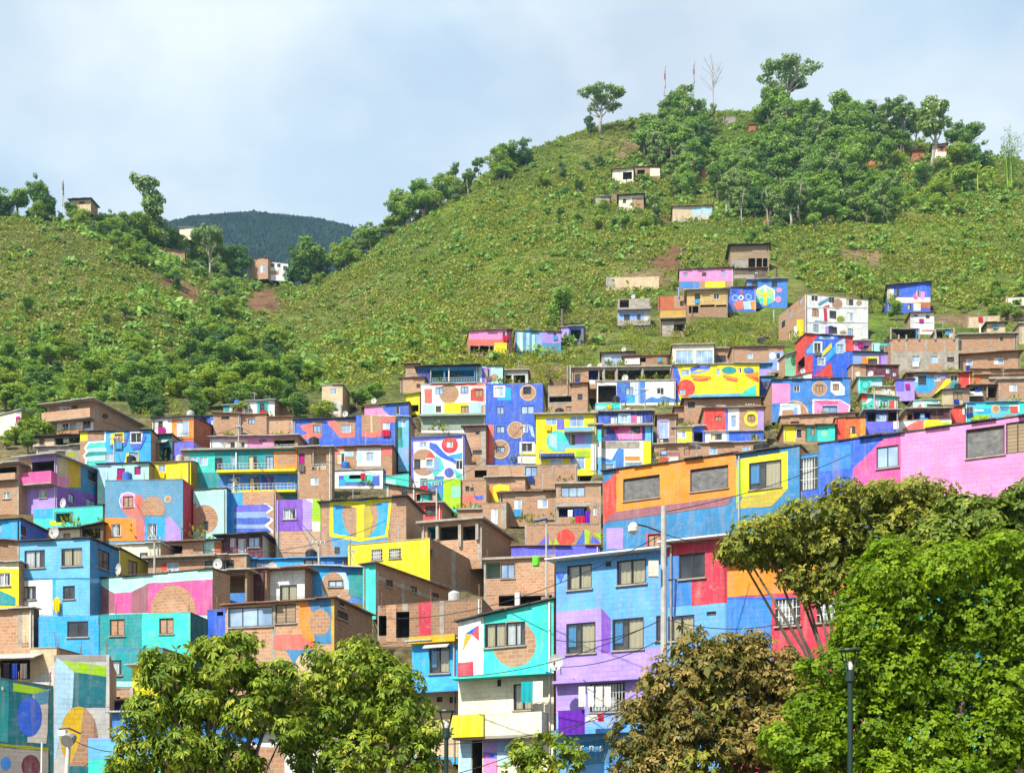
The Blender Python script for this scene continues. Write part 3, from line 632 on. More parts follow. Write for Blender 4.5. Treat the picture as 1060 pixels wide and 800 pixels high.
H('big unfinished brick house with pale concrete columns and open top', [16,462,546,715], 'brick', 3, roof='flat', wins=[(184,595,242,643,'b','framew'),(326,596,382,650,'d','framew'),(456,604,512,642,'v')],
  paint=[('conc', R(128,440,148,715)), ('conc', R(282,462,300,715)), ('conc', R(428,470,446,715)), ('conc', R(520,470,546,715)), ('dirtconc', R(16,566,546,715)), ('brick', R(310,660,420,706)), ('conc', R(16,560,546,570))],
  posts=[(14,375,470),(76,430,470),(136,432,470),(236,380,470),(362,388,470),(508,380,470)])
H('dark tin roofed upper shed on the unfinished brick house', [30,388,228,462], 'dark', 3, roof='tin', holes=[(45,396,215,455)], posts=[(215,390,500,'azur')])
H('grey sheet shed with a white bundle on the unfinished roof', [368,394,502,464], 'conc', 3, roof='tin', holes=[(376,402,470,462)], paint=[('gwh', R(470,396,502,464))])
H('low brick house with a thin concrete roof and one dark window', [545,432,1002,555], 'brick', 3, roof='slab', oh=.5, wins=[(850,444,896,476)], paint=[('conc', R(985,432,1002,555)), ('conc', R(796,440,806,552)), ('dark', R(545,470,570,550))])
H('brick house under a long brown sloping sheet roof', [556,592,1030,710], 'brick', 4, 560, roof='rust', oh=.7, wins=[(604,618,658,668,'w','framew'),(824,608,902,658,'w','framew')], paint=[('ltb', R(628,618,658,668))])
H('low brick wall house at the right below the brown sheet roof', [650,700,1080,795], 'brick', 3, 705, roof='rust', paint=[('lbrick', R(650,740,1080,795))], slabs=[(780,762,1080,776,'conc',.3)])
H('roofless pale concrete block wall standing on the grass', [618,286,872,358], 'ptan', 4, 276, roof='flat', L=3, cat='ruin', name='ruin_wall', paint=[('conc', R(762,280,772,358)), ('conc', R(618,286,630,358))])
H('small dark roofed hut behind the roofless block wall', [770,340,912,420], 'ptan', 4, roof='blkroof', oh=.6)
H('cream house with a flat parapet at the right edge of the slope', [920,136,1062,205], 'cream', 4, roof='flat', wins=[(1000,158,1020,190,'v')])
H('pinkish brick house with a wide slab roof at the right edge', [942,212,1075,300], 'brick', 4, roof='slab', wins=[(1030,258,1075,290,'v')], paint=[('cream', R(942,212,958,300))])
H('tan concrete house on posts at the right edge of the frame', [1022,342,1080,490], 'ptan', 4, roof='slab', paint=[('conc', R(1022,342,1044,490))])
fr(*E3)
H('blue mural house with a brick ring and a large pink square', [70,104,682,392], 'azur', 3, 88, roof='blkroof', oh=.15, wins=[(240,142,286,192,'d','framew'),(412,140,468,194,'r'),(545,132,594,184,'r'),(466,306,580,352,'x')],
  paint=[('pink', R(66,128,212,282)), ('brick', ring(441,168,58,22)), ('brick', circ(441,168,36)), ('ptan', ring(441,168,60,6)), ('white', [(528,114),(602,114),(638,160),(638,220),(566,220),(528,190)]), ('ltb', [(604,140),(624,165),(624,208),(575,208),(570,196),(604,190)]), ('brick', circ(240,380,118,122,0,90)+[(240,380)]), ('ptan', ring(240,380,118,10)), ('white', R(130,288,292,392)), ('ltb', R(148,300,268,318)), ('brick', R(150,336,240,392)), ('lav', R(240,318,270,392)),
         ('white', [(385,252),(600,254),(684,300),(672,362),(385,374)]), ('mag', [(400,264),(584,264),(584,296),(470,296),(465,364)]), ('pink', [(400,264),(465,300),(465,362),(400,368)]), ('pink', [(584,262),(604,262),(672,304),(664,356),(584,358)]), ('azur', R(466,302,580,362))])
H('white and pale blue slanted annex on the blue mural house', [142,100,380,124], 'white', 3, 44, roof='blkroof', oh=.1, L=4, paint=[('ltb', [(170,112),(250,72),(330,66),(330,84),(230,96)]), ('azur', [(228,122),(260,92),(320,92),(320,122)])])
H('low bare brick house with one shuttered window under the pink square', [136,388,722,468], 'brick', 5, 360, roof='rust', oh=.25, wins=[(216,424,282,452,'v')], paint=[('lbrick', R(300,390,720,450))])
H('row of small yellow, brick and turquoise rooms below the bare brick house', [160,462,562,584], 'brick', 4, roof='rust', wins=[(374,478,406,530,'r'),(262,486,300,556,'v')], paint=[('yel', R(156,462,254,584)), ('white', R(258,480,300,560)), ('dgreen', R(330,462,366,584)), ('teal', R(345,462,424,584)), ('turq', R(424,440,566,584)), ('lgrn', circ(480,520,28,24))])
H('red and orange house with one small black window', [566,402,802,578], 'dorg', 8, roof='blkroof', oh=.2, wins=[(678,466,722,522)], paint=[('red', R(560,420,632,578)), ('org', R(760,402,804,578)), ('cream', circ(768,545,12,16))])
H('turquoise wall with a round arch left of the white hut', [742,84,932,180], 'turq', 3, roof='tin', paint=[('ltb', R(850,110,932,180)), ('teal', circ(800,140,36)), ('turq', circ(800,140,26))])
H('small red, white and turquoise house under a grey slanting roof', [776,212,1052,338], 'turq', 3, 238, roof='fibro', oh=.4, wins=[(868,244,914,330),(928,262,976,312,'b')], paint=[('red', R(770,212,815,262)), ('white', [(776,292),(836,240),(850,240),(850,260),(790,300)]), ('red', R(984,262,1030,335)), ('white', R(1030,250,1052,338))])
H('periwinkle fronted house with an open dark upper porch', [800,342,1062,545], 'navy', 3, roof='tin', oh=.5, holes=[(818,356,880,424),(980,350,1050,424,'maroon')], wins=[(888,372,964,424,'b','framew'),(860,510,1010,545,'b','framew')], paint=[('wine', R(970,346,1062,430)), ('peri', R(800,428,1024,545)), ('white', R(1020,420,1062,485)), ('tow', R(890,484,1022,496))])
H('white walled hut with a pale tan corner behind the periwinkle house', [848,160,1050,225], 'ptan', 4, roof='fibro', wins=[(930,166,972,206,'b')], paint=[('cream', R(975,175,1020,225)), ('white', R(1020,190,1062,225))])
fr(*E4)
H('brick mural house with a cyan blob and a yellow diagonal and red end', [142,52,642,215], 'brick', 2, roof='rust', oh=.4, wins=[(230,66,294,140),(356,62,406,110,'d','framew'),(484,62,540,112,'d','framew')],
  paint=[('sky', circ(275,130,84,76)), ('cyan', [(300,90),(350,85),(365,150),(320,200),(240,205),(200,170)]), ('ltb', circ(218,96,24,26)), ('yel', [(352,214),(420,130),(478,56),(545,56),(486,120),(410,184)]), ('teal', [(470,160),(500,112),(545,112),(545,165)]), ('red', R(548,44,645,160)), ('lil', R(405,60,480,90)), ('wine', R(142,52,190,110))])
H('orange edged brick house running right from the red mural end', [640,66,1080,110], 'brick', 2, roof='rust', oh=.3, paint=[('dorg', [(640,66),(740,80),(700,120),(640,120)])], L=5)
H('tall lilac and periwinkle box room left of the cyan blob', [56,100,202,240], 'lil', 3, roof='blkroof', oh=.2, paint=[('peri', R(56,100,122,190))])
H('ochre hut with a double shutter and a yellow side wall', [420,182,632,280], 'ptan', -6, 172, side=('L',352,'olive'), roof='blkroof', oh=.4, wins=[(504,192,578,256,'n')], paint=[('brick', R(580,182,632,280))])
H('plain brick house with one black window at the right', [862,100,1080,275], 'brick', 3, roof='slab', oh=.3, wins=[(944,138,1006,190)], paint=[('conc', R(862,235,1080,245)), ('yel', R(990,262,1080,280))])
H('open dark shack with a white sheet beside the ochre hut', [632,148,862,262], 'dwood', 4, 146, roof='rust', oh=.6, holes=[(640,160,700,200),(770,160,856,240)], awn=[(618,190,725,240,'fibro',.9)], posts=[(768,150,240,'wood')])
H('turquoise mural house with a brick disc and red corner shapes', [596,284,1080,412], 'turq', 4, roof='blutin', oh=.2, wins=[(604,312,662,356)], paint=[('sky', [(640,290),(700,290),(660,350),(610,356),(610,300)]), ('cyan', R(690,320,800,365)), ('white', R(670,330,742,346)), ('ptan', circ(840,326,38)), ('brick', circ(840,326,24)), ('tow', R(870,306,940,324)), ('tblu', R(878,330,930,340)), ('red', [(946,312),(1010,306),(1010,362),(955,358)]), ('white', [(944,298),(1024,296),(1024,350),(1012,350),(1012,306),(944,308)]), ('sky', R(790,366,1080,412)), ('brick', circ(950,412,62,44,0,180)), ('lime', R(640,376,786,412))])
H('dark wine coloured house with open black doorways', [140,332,482,430], 'wine', 3, roof='fibro', oh=.5, holes=[(196,348,330,405,'navy'),(150,370,185,420)], wins=[(245,360,285,400,'b')], paint=[('maroon', R(330,332,482,430))], posts=[(478,340,420,'dwood')])
H('parapet house with white, red and yellow panels below the wine house', [-10,420,492,525], 'white', 5, 408, roof='flat', paint=[('peri', R(-10,420,40,525)), ('coral', [(100,490),(200,430),(272,412),(272,500),(120,500)]), ('yel', [(270,480),(285,412),(380,405),(430,440),(492,440),(492,490)]), ('lime', [(400,440),(460,425),(492,440),(440,450)]), ('mau', R(110,488,492,500))])
H('small house with a rounded red end wall beside the turquoise mural', [465,312,594,415], 'red', 3, roof='blkroof', oh=.15, paint=[('cream', R(578,300,594,370)), ('org', [(465,350),(520,312),(490,312),(465,330)])])
H('tiny mint and red stall under the ochre hut', [190,262,402,330], 'mint', 3, roof='tin', oh=.2, paint=[('red', [(215,318),(250,285),(262,320)]), ('cream', R(262,275,280,322)), ('lgrn', R(282,285,402,322))], wins=[(300,290,380,312,'v')])
fr(*M_)
H('pink and yellow hut on stilts by the bushy slope', [17,372,152,443], 'pink', -7, 366, roof='rust', oh=.2, wins=[(122,372,131,386)], holes=[(22,418,48,442),(52,418,92,442)], paint=[('coral', R(17,398,134,418)), ('yel', R(96,408,136,443)), ('maroon', [(135,366),(155,366),(155,443),(135,443)]), ('dark', R(17,418,94,443))], posts=[(19,418,470,'wood',.06),(48,418,462,'wood',.06),(80,416,462,'wood',.06)])
H('periwinkle hut with pale vertical stripes behind tall grass', [162,372,305,436], 'slate', -3, roof='blkroof', oh=.2, paint=[('mint', R(168,376,186,436)), ('ltb', R(196,378,206,436)), ('white', R(176,376,182,436)), ('mint', R(214,380,224,436)), ('lil', R(246,368,305,410)), ('lav', R(226,376,246,436))], wins=[(280,372,290,386)])
H('lilac and navy hut right of the striped hut on the green slope', [305,360,376,404], 'lil', 6, roof='tin', oh=.3, paint=[('tow', R(330,360,376,404))], holes=[(335,368,368,398)])
fr(*C_)
H('teal porch house with thin posts at the top of the mural tower', [156,98,456,182], 'tblu', 4, roof='blkroof', oh=.7, holes=[(218,112,285,168,'teal'),(292,112,440,168,'tblu')], paint=[('teal', R(156,170,456,182)), ('navy', R(160,104,218,176))], posts=[(312,104,170,'fab_w',.07),(222,112,172,'conc',.06),(440,112,172,'tblu',.06)], rails=[(218,150,440,172)])
H('mint white box room with a purple panel and brick disc', [457,94,580,180], 'mint', 3, roof='blkroof', oh=.1, wins=[(497,106,514,144)], paint=[('pur', R(476,98,520,180)), ('lil', R(490,98,520,180)), ('brick', circ(538,148,18)), ('ltb', circ(466,125,12,24))])
H('plain brown brick shack left of the teal porch house', [96,84,160,160], 'brick', 6, roof='rust', paint=[('conc', R(96,120,160,128))])
H('lower tan brick shack with a rust sheet roof left of the white mural house', [70,152,190,216], 'lbrick', 6, roof='rust', wins=[(150,180,168,200,'v')])
H('white mural house with a large brick disc, red octagon and yellow panel', [174,182,496,408], 'white', 3, roof='tin', oh=.15, wins=[(245,195,283,232,'b'),(370,194,409,230),(246,290,273,322,'d'),(371,290,411,324,'r'),(440,208,481,246,'r'),(234,384,272,402),(372,386,406,400,'v')],
  paint=[('coral', R(218,176,500,190)), ('coral', R(190,205,228,276)), ('brick', circ(312,228,50)), ('ptan', ring(312,228,51,4)), ('red', [(420,210),(434,200),(480,200),(490,210),(490,262),(478,268),(420,262)]), ('yel', R(280,274,411,338)), ('cream', R(280,274,290,338)), ('mint', R(180,282,240,336)), ('ltb', R(411,270,478,330)), ('brick', circ(488,308,17,26)), ('sage', R(170,344,496,408))], slabs=[(166,336,498,346,'sage',.7)])
H('tall royal blue tower house with brick discs and a red strip', [496,180,780,576], 'tow', 3, roof='flat', side=('R',806,'dbrick'), wins=[(541,196,586,240,'d','framew'),(682,195,722,232),(550,291,586,331,'b'),(672,289,736,330,'b'),(548,390,589,424,'b'),(678,379,706,420),(548,492,590,524,'b'),(674,476,728,518,'d','framew')],
  paint=[('blu', R(496,270,780,280)), ('blu', R(496,370,780,378)), ('blu', R(496,455,780,462)), ('white', R(534,190,592,246)), ('cyan', [(592,196),(622,202),(622,262),(556,262),(550,248),(592,246)]), ('brick', circ(706,224,40)), ('ptan', ring(706,224,41,6)), ('brick', circ(646,410,42)), ('ptan', ring(646,410,43,5)), ('brick', circ(567,506,48)), ('ptan', ring(567,506,49,6)), ('coral', R(494,384,536,578)), ('red', R(494,400,512,578)), ('yel', R(664,480,752,534)), ('white', R(664,470,740,524)), ('ltb', [(708,384),(730,390),(742,452),(724,440)]), ('white', [(654,542),(745,540),(745,578),(654,576)]), ('cream', R(690,545,720,578))])
H('small yellow house with an olive sloping roof edge', [98,236,166,322], 'yel', 8, 225, roof='olive', oh=.3, holes=[(120,285,160,318)])
H('mural house with a red disc, brick half disc and blue waves', [124,450,390,672], 'white', 4, 436, side=('R',426,'dbrick'), roof='blu', oh=.15, wins=[(166,470,202,497,'b','framew'),(300,466,331,496,'w','framew'),(138,556,170,606,'d'),(200,556,233,592,'d','framew'),(346,560,381,606,'d')],
  paint=[('peri', band([(128,672),(128,462),(388,446),(388,670)],18)), ('red', circ(316,484,41)), ('crim', circ(316,484,41,41,180,330)), ('blu', [(215,470),(250,480),(300,535),(350,560),(385,575),(385,610),(330,570),(270,545),(215,500)]), ('turq', [(225,530),(270,548),(290,600),(240,640),(215,600)]), ('cyan', [(300,540),(385,520),(385,556),(340,552)]), ('brick', circ(186,556,56,50,0,180)), ('red', [(186,556),(242,556)]+circ(186,556,56,50,0,50)), ('brick', circ(186,598,52,36,180,360)), ('white', R(195,550,238,596)), ('lav', [(240,560),(262,550),(262,610),(200,610),(200,598),(240,596)]), ('pur', circ(312,621,23)), ('tow', circ(312,621,20)), ('turq', [(335,600),(386,640),(386,668),(345,640)]), ('azur', [(240,640),(290,640),(262,672),(240,672)])])
H('dark open shed with a white and blue rail left of the wave mural', [70,456,126,552], 'dark', 4, roof='blkroof', holes=[(78,462,122,500)], paint=[('lav', R(70,500,126,516)), ('white', R(80,516,126,540)), ('blu', R(70,540,126,552))])
H('rough brick house behind the blue tower with tiny windows', [390,396,496,588], 'brick', 5, roof='rust', wins=[(444,414,466,434),(430,510,476,532,'v')], paint=[('conc', R(470,396,496,588)), ('lbrick', R(400,440,470,500))])
H('long brick parapet house with one black square window', [388,586,952,682], 'brick', 3, roof='flat', wins=[(692,592,752,641,'d')], holes=[(440,610,500,646)], paint=[('lbrick', R(560,586,690,640)), ('conc', R(388,586,952,592)), ('conc', R(684,586,692,650)), ('conc', R(825,586,832,650))])
H('open brick storey with a long dark gap below its parapet', [806,188,972,324], 'brick', 5, roof='flat', side=('R',1000,'dbrick'), wins=[(896,292,936,322,'n')], holes=[(812,242,962,270)], paint=[('conc', R(806,232,972,240)), ('conc', R(806,270,972,278))], posts=[(902,90,240,'conc',.06)])
H('white framed open shack with dark bays below the green bank', [586,116,706,178], 'gwh', 4, roof='slab', holes=[(594,136,624,176),(634,136,692,176)])
H('brown brick shack with laundry beside a utility pole', [926,104,1062,186], 'brick', 4, roof='tin', holes=[(1008,112,1056,160,'navy')], wins=[(940,130,968,160,'v')], paint=[('fab_w', R(1012,150,1040,180))])
H('brick house under a curved roof with a yellow and orange wall', [498,650,692,765], 'brick', 5, roof='fibro', paint=[('org', [(504,765),(504,700),(540,685),(556,690),(556,765)]), ('yel', [(530,690),(560,680),(614,684),(614,714),(562,712),(562,768),(530,768)]), ('lbrick', R(620,655,692,700))])
H('brick house with two tiny windows over a coral red base', [370,660,498,800], 'brick', 4, roof='flat', wins=[(394,690,414,714),(418,696,436,716),(414,776,466,796,'b','framew')], paint=[('coral', R(366,734,476,800)), ('tow', [(430,740),(482,736),(482,756),(455,760)])])
H('lime green and turquoise lower house beneath the wave mural', [168,656,370,800], 'turq', 4, roof='flat', wins=[(168,650,204,688,'b')], paint=[('lime', R(284,650,372,800)), ('azur', [(212,680),(284,660),(284,720),(212,735)]), ('teal', [(212,735),(284,722),(284,800),(212,800)]), ('lgrn', R(325,690,372,745))])
H('brick shed with a steep black roof and an open right end', [0,682,246,800], 'brick', 10, 724, roof='blkroof', oh=.3, wins=[(76,708,108,756)], holes=[(150,720,230,762)], posts=[(138,680,765,'steel',.06)])
fr(*I_)
H('brick house with a wide four pane window and a laundry recess', [846,6,1070,205], 'brick', 4, roof='slab', oh=.2, wins=[(870,18,990,68,'b'),(1030,122,1050,160,'w','framew')], holes=[(860,124,998,168,'navy',1.4)], paint=[('conc', R(846,96,1070,112)), ('lbrick', R(846,70,1070,96))], slabs=[(848,110,1004,122,'conc',.4)], near=False)
H('brick house with two small white curtained windows', [564,50,846,190], 'brick', 4, 42, roof='rust', oh=.4, wins=[(635,80,674,130,'w','framew'),(752,78,806,124,'w','framew')], paint=[('conc', R(564,56,846,66)), ('conc', R(838,50,846,190)), ('conc', R(564,150,700,160))])
H('coral red house front with two dark windows under a white roof', [58,104,276,206], 'red', 5, roof='fibro', oh=.4, side=('R',326,'brick',150), wins=[(110,114,172,170,'c'),(194,112,256,166)], paint=[('coral', R(58,104,100,206))])
H('mint fronted small house above the bright yellow block', [8,214,248,270], 'mint', 5, roof='fibro', wins=[(62,228,126,268,'b')], paint=[('teal', R(8,250,62,270)), ('turq', R(205,214,248,270)), ('teal', R(205,222,248,262))])
H('brick hut with a white door leaning on a rooftop', [480,100,598,215], 'brick', 8, 92, side=('R',660,'dbrick',130), roof='flat', wins=[(520,126,554,204,'w','framew')], paint=[('conc', R(572,100,598,215))])
H('low brick house before the white door hut with a broad ledge', [356,136,480,186], 'brick', 6, roof='slab', oh=.2)
H('unfinished brick house with a white slab roof and open pillared porch', [176,206,476,385], 'brick', 18, side=('R',622,'dbrick'), roof='slab', oh=.5, holes=[(205,216,252,280,'teal'),(268,216,364,284),(382,214,452,284)], paint=[('lbrick', R(176,284,476,385)), ('conc', R(455,206,476,385))], posts=[(258,206,282,'conc',.12),(370,206,320,'conc',.12),(456,206,284,'conc',.12)], near=True)
H('low brick wall with a red disc and blue and lime triangles', [690,206,1070,318], 'brick', 4, roof='flat', L=5, paint=[('red', circ(895,270,44,40)), ('peri', [(750,312),(805,250),(812,312)]), ('tow', [(940,312),(985,236),(992,312)]), ('lime', [(990,312),(988,230),(1018,240),(1010,312)]), ('tow', [(1010,312),(1030,262),(1070,300),(1070,312)]), ('lime', [(1030,250),(1070,252),(1070,285)]), ('lime', [(832,312),(842,272),(862,306)]), ('lime', [(812,312),(814,268),(828,312)]), ('coral', R(1010,300,1070,312))])
H('low periwinkle wall with a rust roof beneath the triangle mural', [622,316,1064,372], 'peri', 5, 312, roof='rust', L=3, oh=.1)
H('brick house with a white slab roof and a blue sliding window recess', [486,386,838,545], 'brick', 12, roof='slab', oh=.25, wins=[(570,402,640,474,'b')], holes=[(496,394,568,476,'sage',1.0)], paint=[('conc', R(486,378,494,545)), ('lbrick', R(650,386,838,545))], near=True, d=None)
H('half built concrete storey with a dark pit and one white pillar', [486,555,838,640], 'brick', 12, roof='flat', holes=[(560,560,640,612),(660,560,826,600)], posts=[(656,548,612,'fab_w',.16)], L=5)
fr(*H_)
H('bright yellow block house with two grated windows', [772,306,1180,500], 'yel', 20, side=('R',1444,'dbrick'), roof='flat', wins=[(889,330,944,384,'g'),(976,326,1036,374,'g'),(1190,326,1196,370,'d')], near=True,
  sp=[('conc', R(1288,340,1308,560)), ('conc', [(1180,478),(1444,560),(1444,580),(1180,502)])])
H('long dark brick gable house with small black vents', [846,410,910,640], 'turq', 33, side=('R',1266,'dbrick',526), roof='rust', oh=.3, sw=[(960,482,996,516),(1084,514,1116,546),(1192,548,1224,572)], near=True, sp=[('conc', [(908,455),(1266,590),(1266,606),(908,472)]), ('conc', R(1040,480,1054,640)), ('conc', R(908,440,924,640))])
H('brown brick ground storey with a crimson painted pillar', [920,612,1440,790], 'dbrick', 8, 570, roof='flat', near=True, holes=[(925,660,965,760),(1012,640,1078,770)], paint=[('crim', R(1124,560,1186,790)), ('conc', R(1044,600,1072,790)), ('conc', R(1228,560,1252,790)), ('lbrick', R(962,600,1014,790))])
H('brick house with a yellow cube mural under a low gable', [638,598-500+0,1062,360], 'brick', 10, 70, roof='blkroof', oh=.4, wins=[(1040,22,1062,50)], near=True, paint=[('slate', [(684,262),(832,288),(970,268),(965,360),(712,360)]), ('yel', [(680,86),(835,108),(835,292),(680,266)]), ('brick', [(698,106),(815,122),(815,268),(698,250)]), ('cyan', [(698,106),(752,114),(742,150),(748,200),(766,235),(790,265),(698,250)]), ('yel', [(835,108),(992,70),(972,270),(835,292)]), ('brick', [(852,118),(976,90),(958,258),(852,272)]), ('cyan', [(912,104),(976,90),(958,258),(872,270),(905,235),(922,190),(924,140)]), ('yel', [(680,86),(835,60),(992,70),(835,108)]), ('slate', [(748,84),(835,68),(920,74),(835,92)]), ('khaki', [(852,118),(880,112),(900,180),(880,262),(852,272)]), ('dark', R(706,318,730,350))])
H('purple cube fronted house between zigzags and a lime strip', [412,84,636,345], 'brick', 6, roof='flat', near=True, wins=[(447,126,513,180,'w','framew')], paint=[('pur', R(412,76,546,238)), ('lil', [(546,80),(596,90),(596,232),(546,236)]), ('lime', R(594,58,640,245)), ('white', [(558,80),(594,60),(596,100)]), ('cream', R(594,192,634,240)), ('lbrick', R(440,240,640,345)), ('conc', R(576,240,588,345))])
H('brick and cyan wall house with periwinkle zigzag bands', [165,48,412,260], 'brick', 8, roof='flat', near=True, paint=[('cyan', R(160,40,246,250)), ('lbrick', R(250,40,412,108)), ('white', [(360,98),(402,128),(368,156),(404,184),(372,212),(408,244),(396,252),(350,214),(384,186),(350,158),(380,130),(350,104)]), ('peri', [(205,110),(365,106),(390,128),(365,140),(205,144)]), ('lav', [(205,144),(362,142),(368,156),(386,170),(205,176)]), ('tow', [(205,176),(384,172),(384,186),(352,202),(205,206)]), ('lav', [(205,206),(352,204),(372,224),(205,228)]), ('tow', [(205,228),(372,226),(390,244),(205,246)])])
H('mint white house with a big brick half disc', [0,34,166,262], 'mint', 8, roof='blkroof', oh=.1, near=True, side=('R',188,'azur'), wins=[(52,190,76,236,'d')], paint=[('brick', circ(58,180,66,72)), ('lbrick', circ(58,200,50,50,200,340)), ('coral', R(0,100,14,240))])
fr(*B_)
H('white hut with a turquoise framed window below the wooded bank', [270,168,406,252], 'white', 6, side=('R',500,'dbrick',226), roof='tin', oh=.3, wins=[(332,182,356,216)], paint=[('turq', R(316,170,376,232)), ('teal', R(322,176,370,226))])
H('grey and teal annex left of the white hut', [150,192,270,252], 'gwh', 6, roof='tin', oh=.3, holes=[(196,196,234,224,'navy')], paint=[('teal', R(150,192,180,222)), ('cream', R(236,196,262,236))])
H('plain brick hut with one small grey window', [236,240,366,332], 'brick', 6, roof='rust', oh=.2, wins=[(274,257,308,284,'b')], paint=[('conc', R(236,240,246,332))])
H('brick hut with a concrete edge left of the grey window hut', [100,228,236,332], 'brick', 6, 236, roof='rust', wins=[(140,246,180,262,'v')], side=('R',240,'dbrick'))
H('blank brick hut with a rust roof right of the grey window hut', [366,252,500,332], 'brick', 6, roof='rust', oh=.2, paint=[('conc', R(488,252,500,332)), ('lbrick', R(380,262,480,330))])
H('royal blue house with orange brush strokes round two windows', [500,264,812,394], 'tow', 6, roof='blkroof', oh=.25, wins=[(598,288,636,326),(740,288,786,326,'b','framew')], paint=[('brick', [(592,272),(810,262),(808,345),(740,345),(720,300),(690,272),(640,274),(640,330),(592,332)]), ('coral', [(532,292),(600,276),(600,330),(640,330),(640,350),(560,360),(536,344),(570,330),(545,312)]), ('coral', [(674,268),(706,266),(736,318),(808,322),(806,350),(730,352),(700,310),(676,290)]), ('blu', R(500,370,812,394))])
H('royal blue house with an orange hooked stroke on bare brick', [812,236,1008,408], 'tow', 5, 246, roof='flat', wins=[(944,275,980,312,'w','framew')], paint=[('brick', R(840,238,936,334)), ('ptan', R(884,240,894,334)), ('coral', [(840,318),(900,328),(936,318),(936,246),(1022,250),(1022,276),(950,276),(936,344),(900,352),(840,346)]), ('blu', R(812,368,1008,374))], side=('R',1022,'teal'))
H('pale pink and blue upper house below the woods', [854,192,1075,242], 'cream', 5, 176, roof='olive', oh=.3, wins=[(1010,196,1030,236,'d','framew')], paint=[('pink', [(854,196),(920,190),(975,238),(854,240)]), ('tow', [(920,188),(1075,176),(1075,242),(978,240)])])
H('sky blue edged narrow house with a hanging white curtain', [1022,250,1075,500], 'sky', 5, roof='tin', wins=[(1036,256,1058,296,'w','framew')], paint=[('dgreen', R(1022,300,1042,360)), ('lav', R(1040,400,1075,470)), ('teal', R(1022,360,1045,400))])
H('pink gabled long house with white framed windows', [84,352,522,424], 'pink', 7, 344, roof='tin', oh=.5, wins=[(156,372,210,412,'c','framew'),(218,372,258,410,'d','framew'),(330,360,366,376,'r')], holes=[(404,364,506,402,'dark')], paint=[('white', R(84,360,152,424)), ('lav', R(90,400,140,424)), ('cream', R(152,362,270,424)), ('brick', R(400,350,522,424)), ('ptan', R(440,360,506,402))], rails=[(404,386,506,402)])
H('two balcony storeys in teal and royal blue hung with laundry', [-50,420,518,632], 'teal', 4, roof='slab', oh=.4, wins=[(-20,448,20,490,'b','framew'),(30,448,72,490,'b','framew'),(108,452,146,514,'d'),(190,446,222,486,'b','framew'),(276,444,320,510,'d'),(362,444,400,512,'b'),(192,550,232,588),(280,550,332,616)],
  paint=[('turq', R(-50,425,108,525)), ('teal', R(150,424,404,520)), ('tblu', R(150,500,404,524)), ('org', R(404,420,520,530)), ('brick', R(418,430,512,488)), ('azur', R(134,534,520,625)), ('navy', R(340,540,400,610)), ('sage', R(-50,424,-20,470))], slabs=[(128,520,520,532,'yel',.8),(186,622,520,634,'yel',.8)], rails=[(134,490,404,520,.75),(186,590,516,622,.75)], posts=[(216,425,520,'fab_w',.06),(204,530,622,'fab_w',.06)])
H('brick apartment with an open balcony and magenta curtain', [521,406,692,645], 'brick', 6, roof='fibro', oh=.5, side=('R',706,'dbrick'), wins=[(526,430,556,482,'q'),(584,550,624,588,'w','framew')], holes=[(590,426,664,512,'ptan')], rails=[(590,484,664,512)], posts=[(600,410,500,'conc',.06)])
H('brick and white house with an orange swoosh and plants', [692,400,992,524], 'brick', 5, roof='rust', oh=.3, wins=[(718,430,756,480),(864,424,902,470,'b','framew')], paint=[('coral', [(692,408),(735,404),(735,425),(780,440),(735,442),(700,430)]), ('ltb', R(732,420,800,444)), ('white', R(816,404,936,494)), ('ltb', circ(830,450,18,26)), ('coral', R(936,404,992,440))])
H('white bordered blue garage front with a turquoise band', [706,516,946,592], 'white', 6, roof='slab', oh=.1, side=('R',960,'peri'), holes=[(778,538,838,556)], paint=[('tow', R(726,540,930,592)), ('turq', R(750,536,894,572)), ('cyan', R(726,560,760,592))])
H('small tan hut with one dark window alone by the feathery trees', [642,92,745,232], 'ptan', 6, roof='tin', oh=.2, wins=[(684,106,716,136)], paint=[('gwh', R(650,170,740,232))], posts=[(740,190,250,'wood',.08)])
H('low turquoise parapet house with plants on its edge', [946,544,1075,592], 'turq', 6, 528, roof='flat', paint=[('mint', R(946,560,1010,592))])
fr(*A_)
H('three storey brick house with balconies against the green bank', [236,196,470,350], 'brick', 17, side=('R',704,'brick'), roof='fibro', oh=1.0, wins=[(312,204,347,232),(358,190,386,226),(310,280,342,322),(350,278,378,312),(414,266,452,306)], bal=[(234,228,474,270,'lbrick',1.0)], awn=[(264,314,420,350,'clay',1.1)],
  paint=[('gwh', R(296,196,352,240)), ('white', R(284,274,466,330)), ('conc', R(236,330,470,350))], sp=[('maroon', circ(524,244,15,14)), ('conc', R(480,180,490,262)), ('wood', [(500,262),(704,330),(704,345),(520,278)])])
H('cream house with an olive green end wall behind trees', [0,240,106,330], 'cream', 30, side=('R',226,'olive',268), roof='tin', oh=.2, wins=[(84,222,106,246)], sp=[('brick', R(176,262,210,322))])
H('upper dark shack with cream walls under the terracotta awning', [162,350,402,398], 'dwood', 8, roof='blkroof', oh=.5, holes=[(278,352,395,396)], paint=[('ptan', R(165,358,196,400)), ('ptan', R(222,356,272,398))])
H('grey plank shack with an oval dark opening beside the arrow mural', [180,402,402,485], 'conc', 8, 390, roof='tin', oh=.3, wins=[(274,418,326,452,'v')], paint=[('grey', R(180,410,270,485)), ('olive', circ(358,436,26,14))])
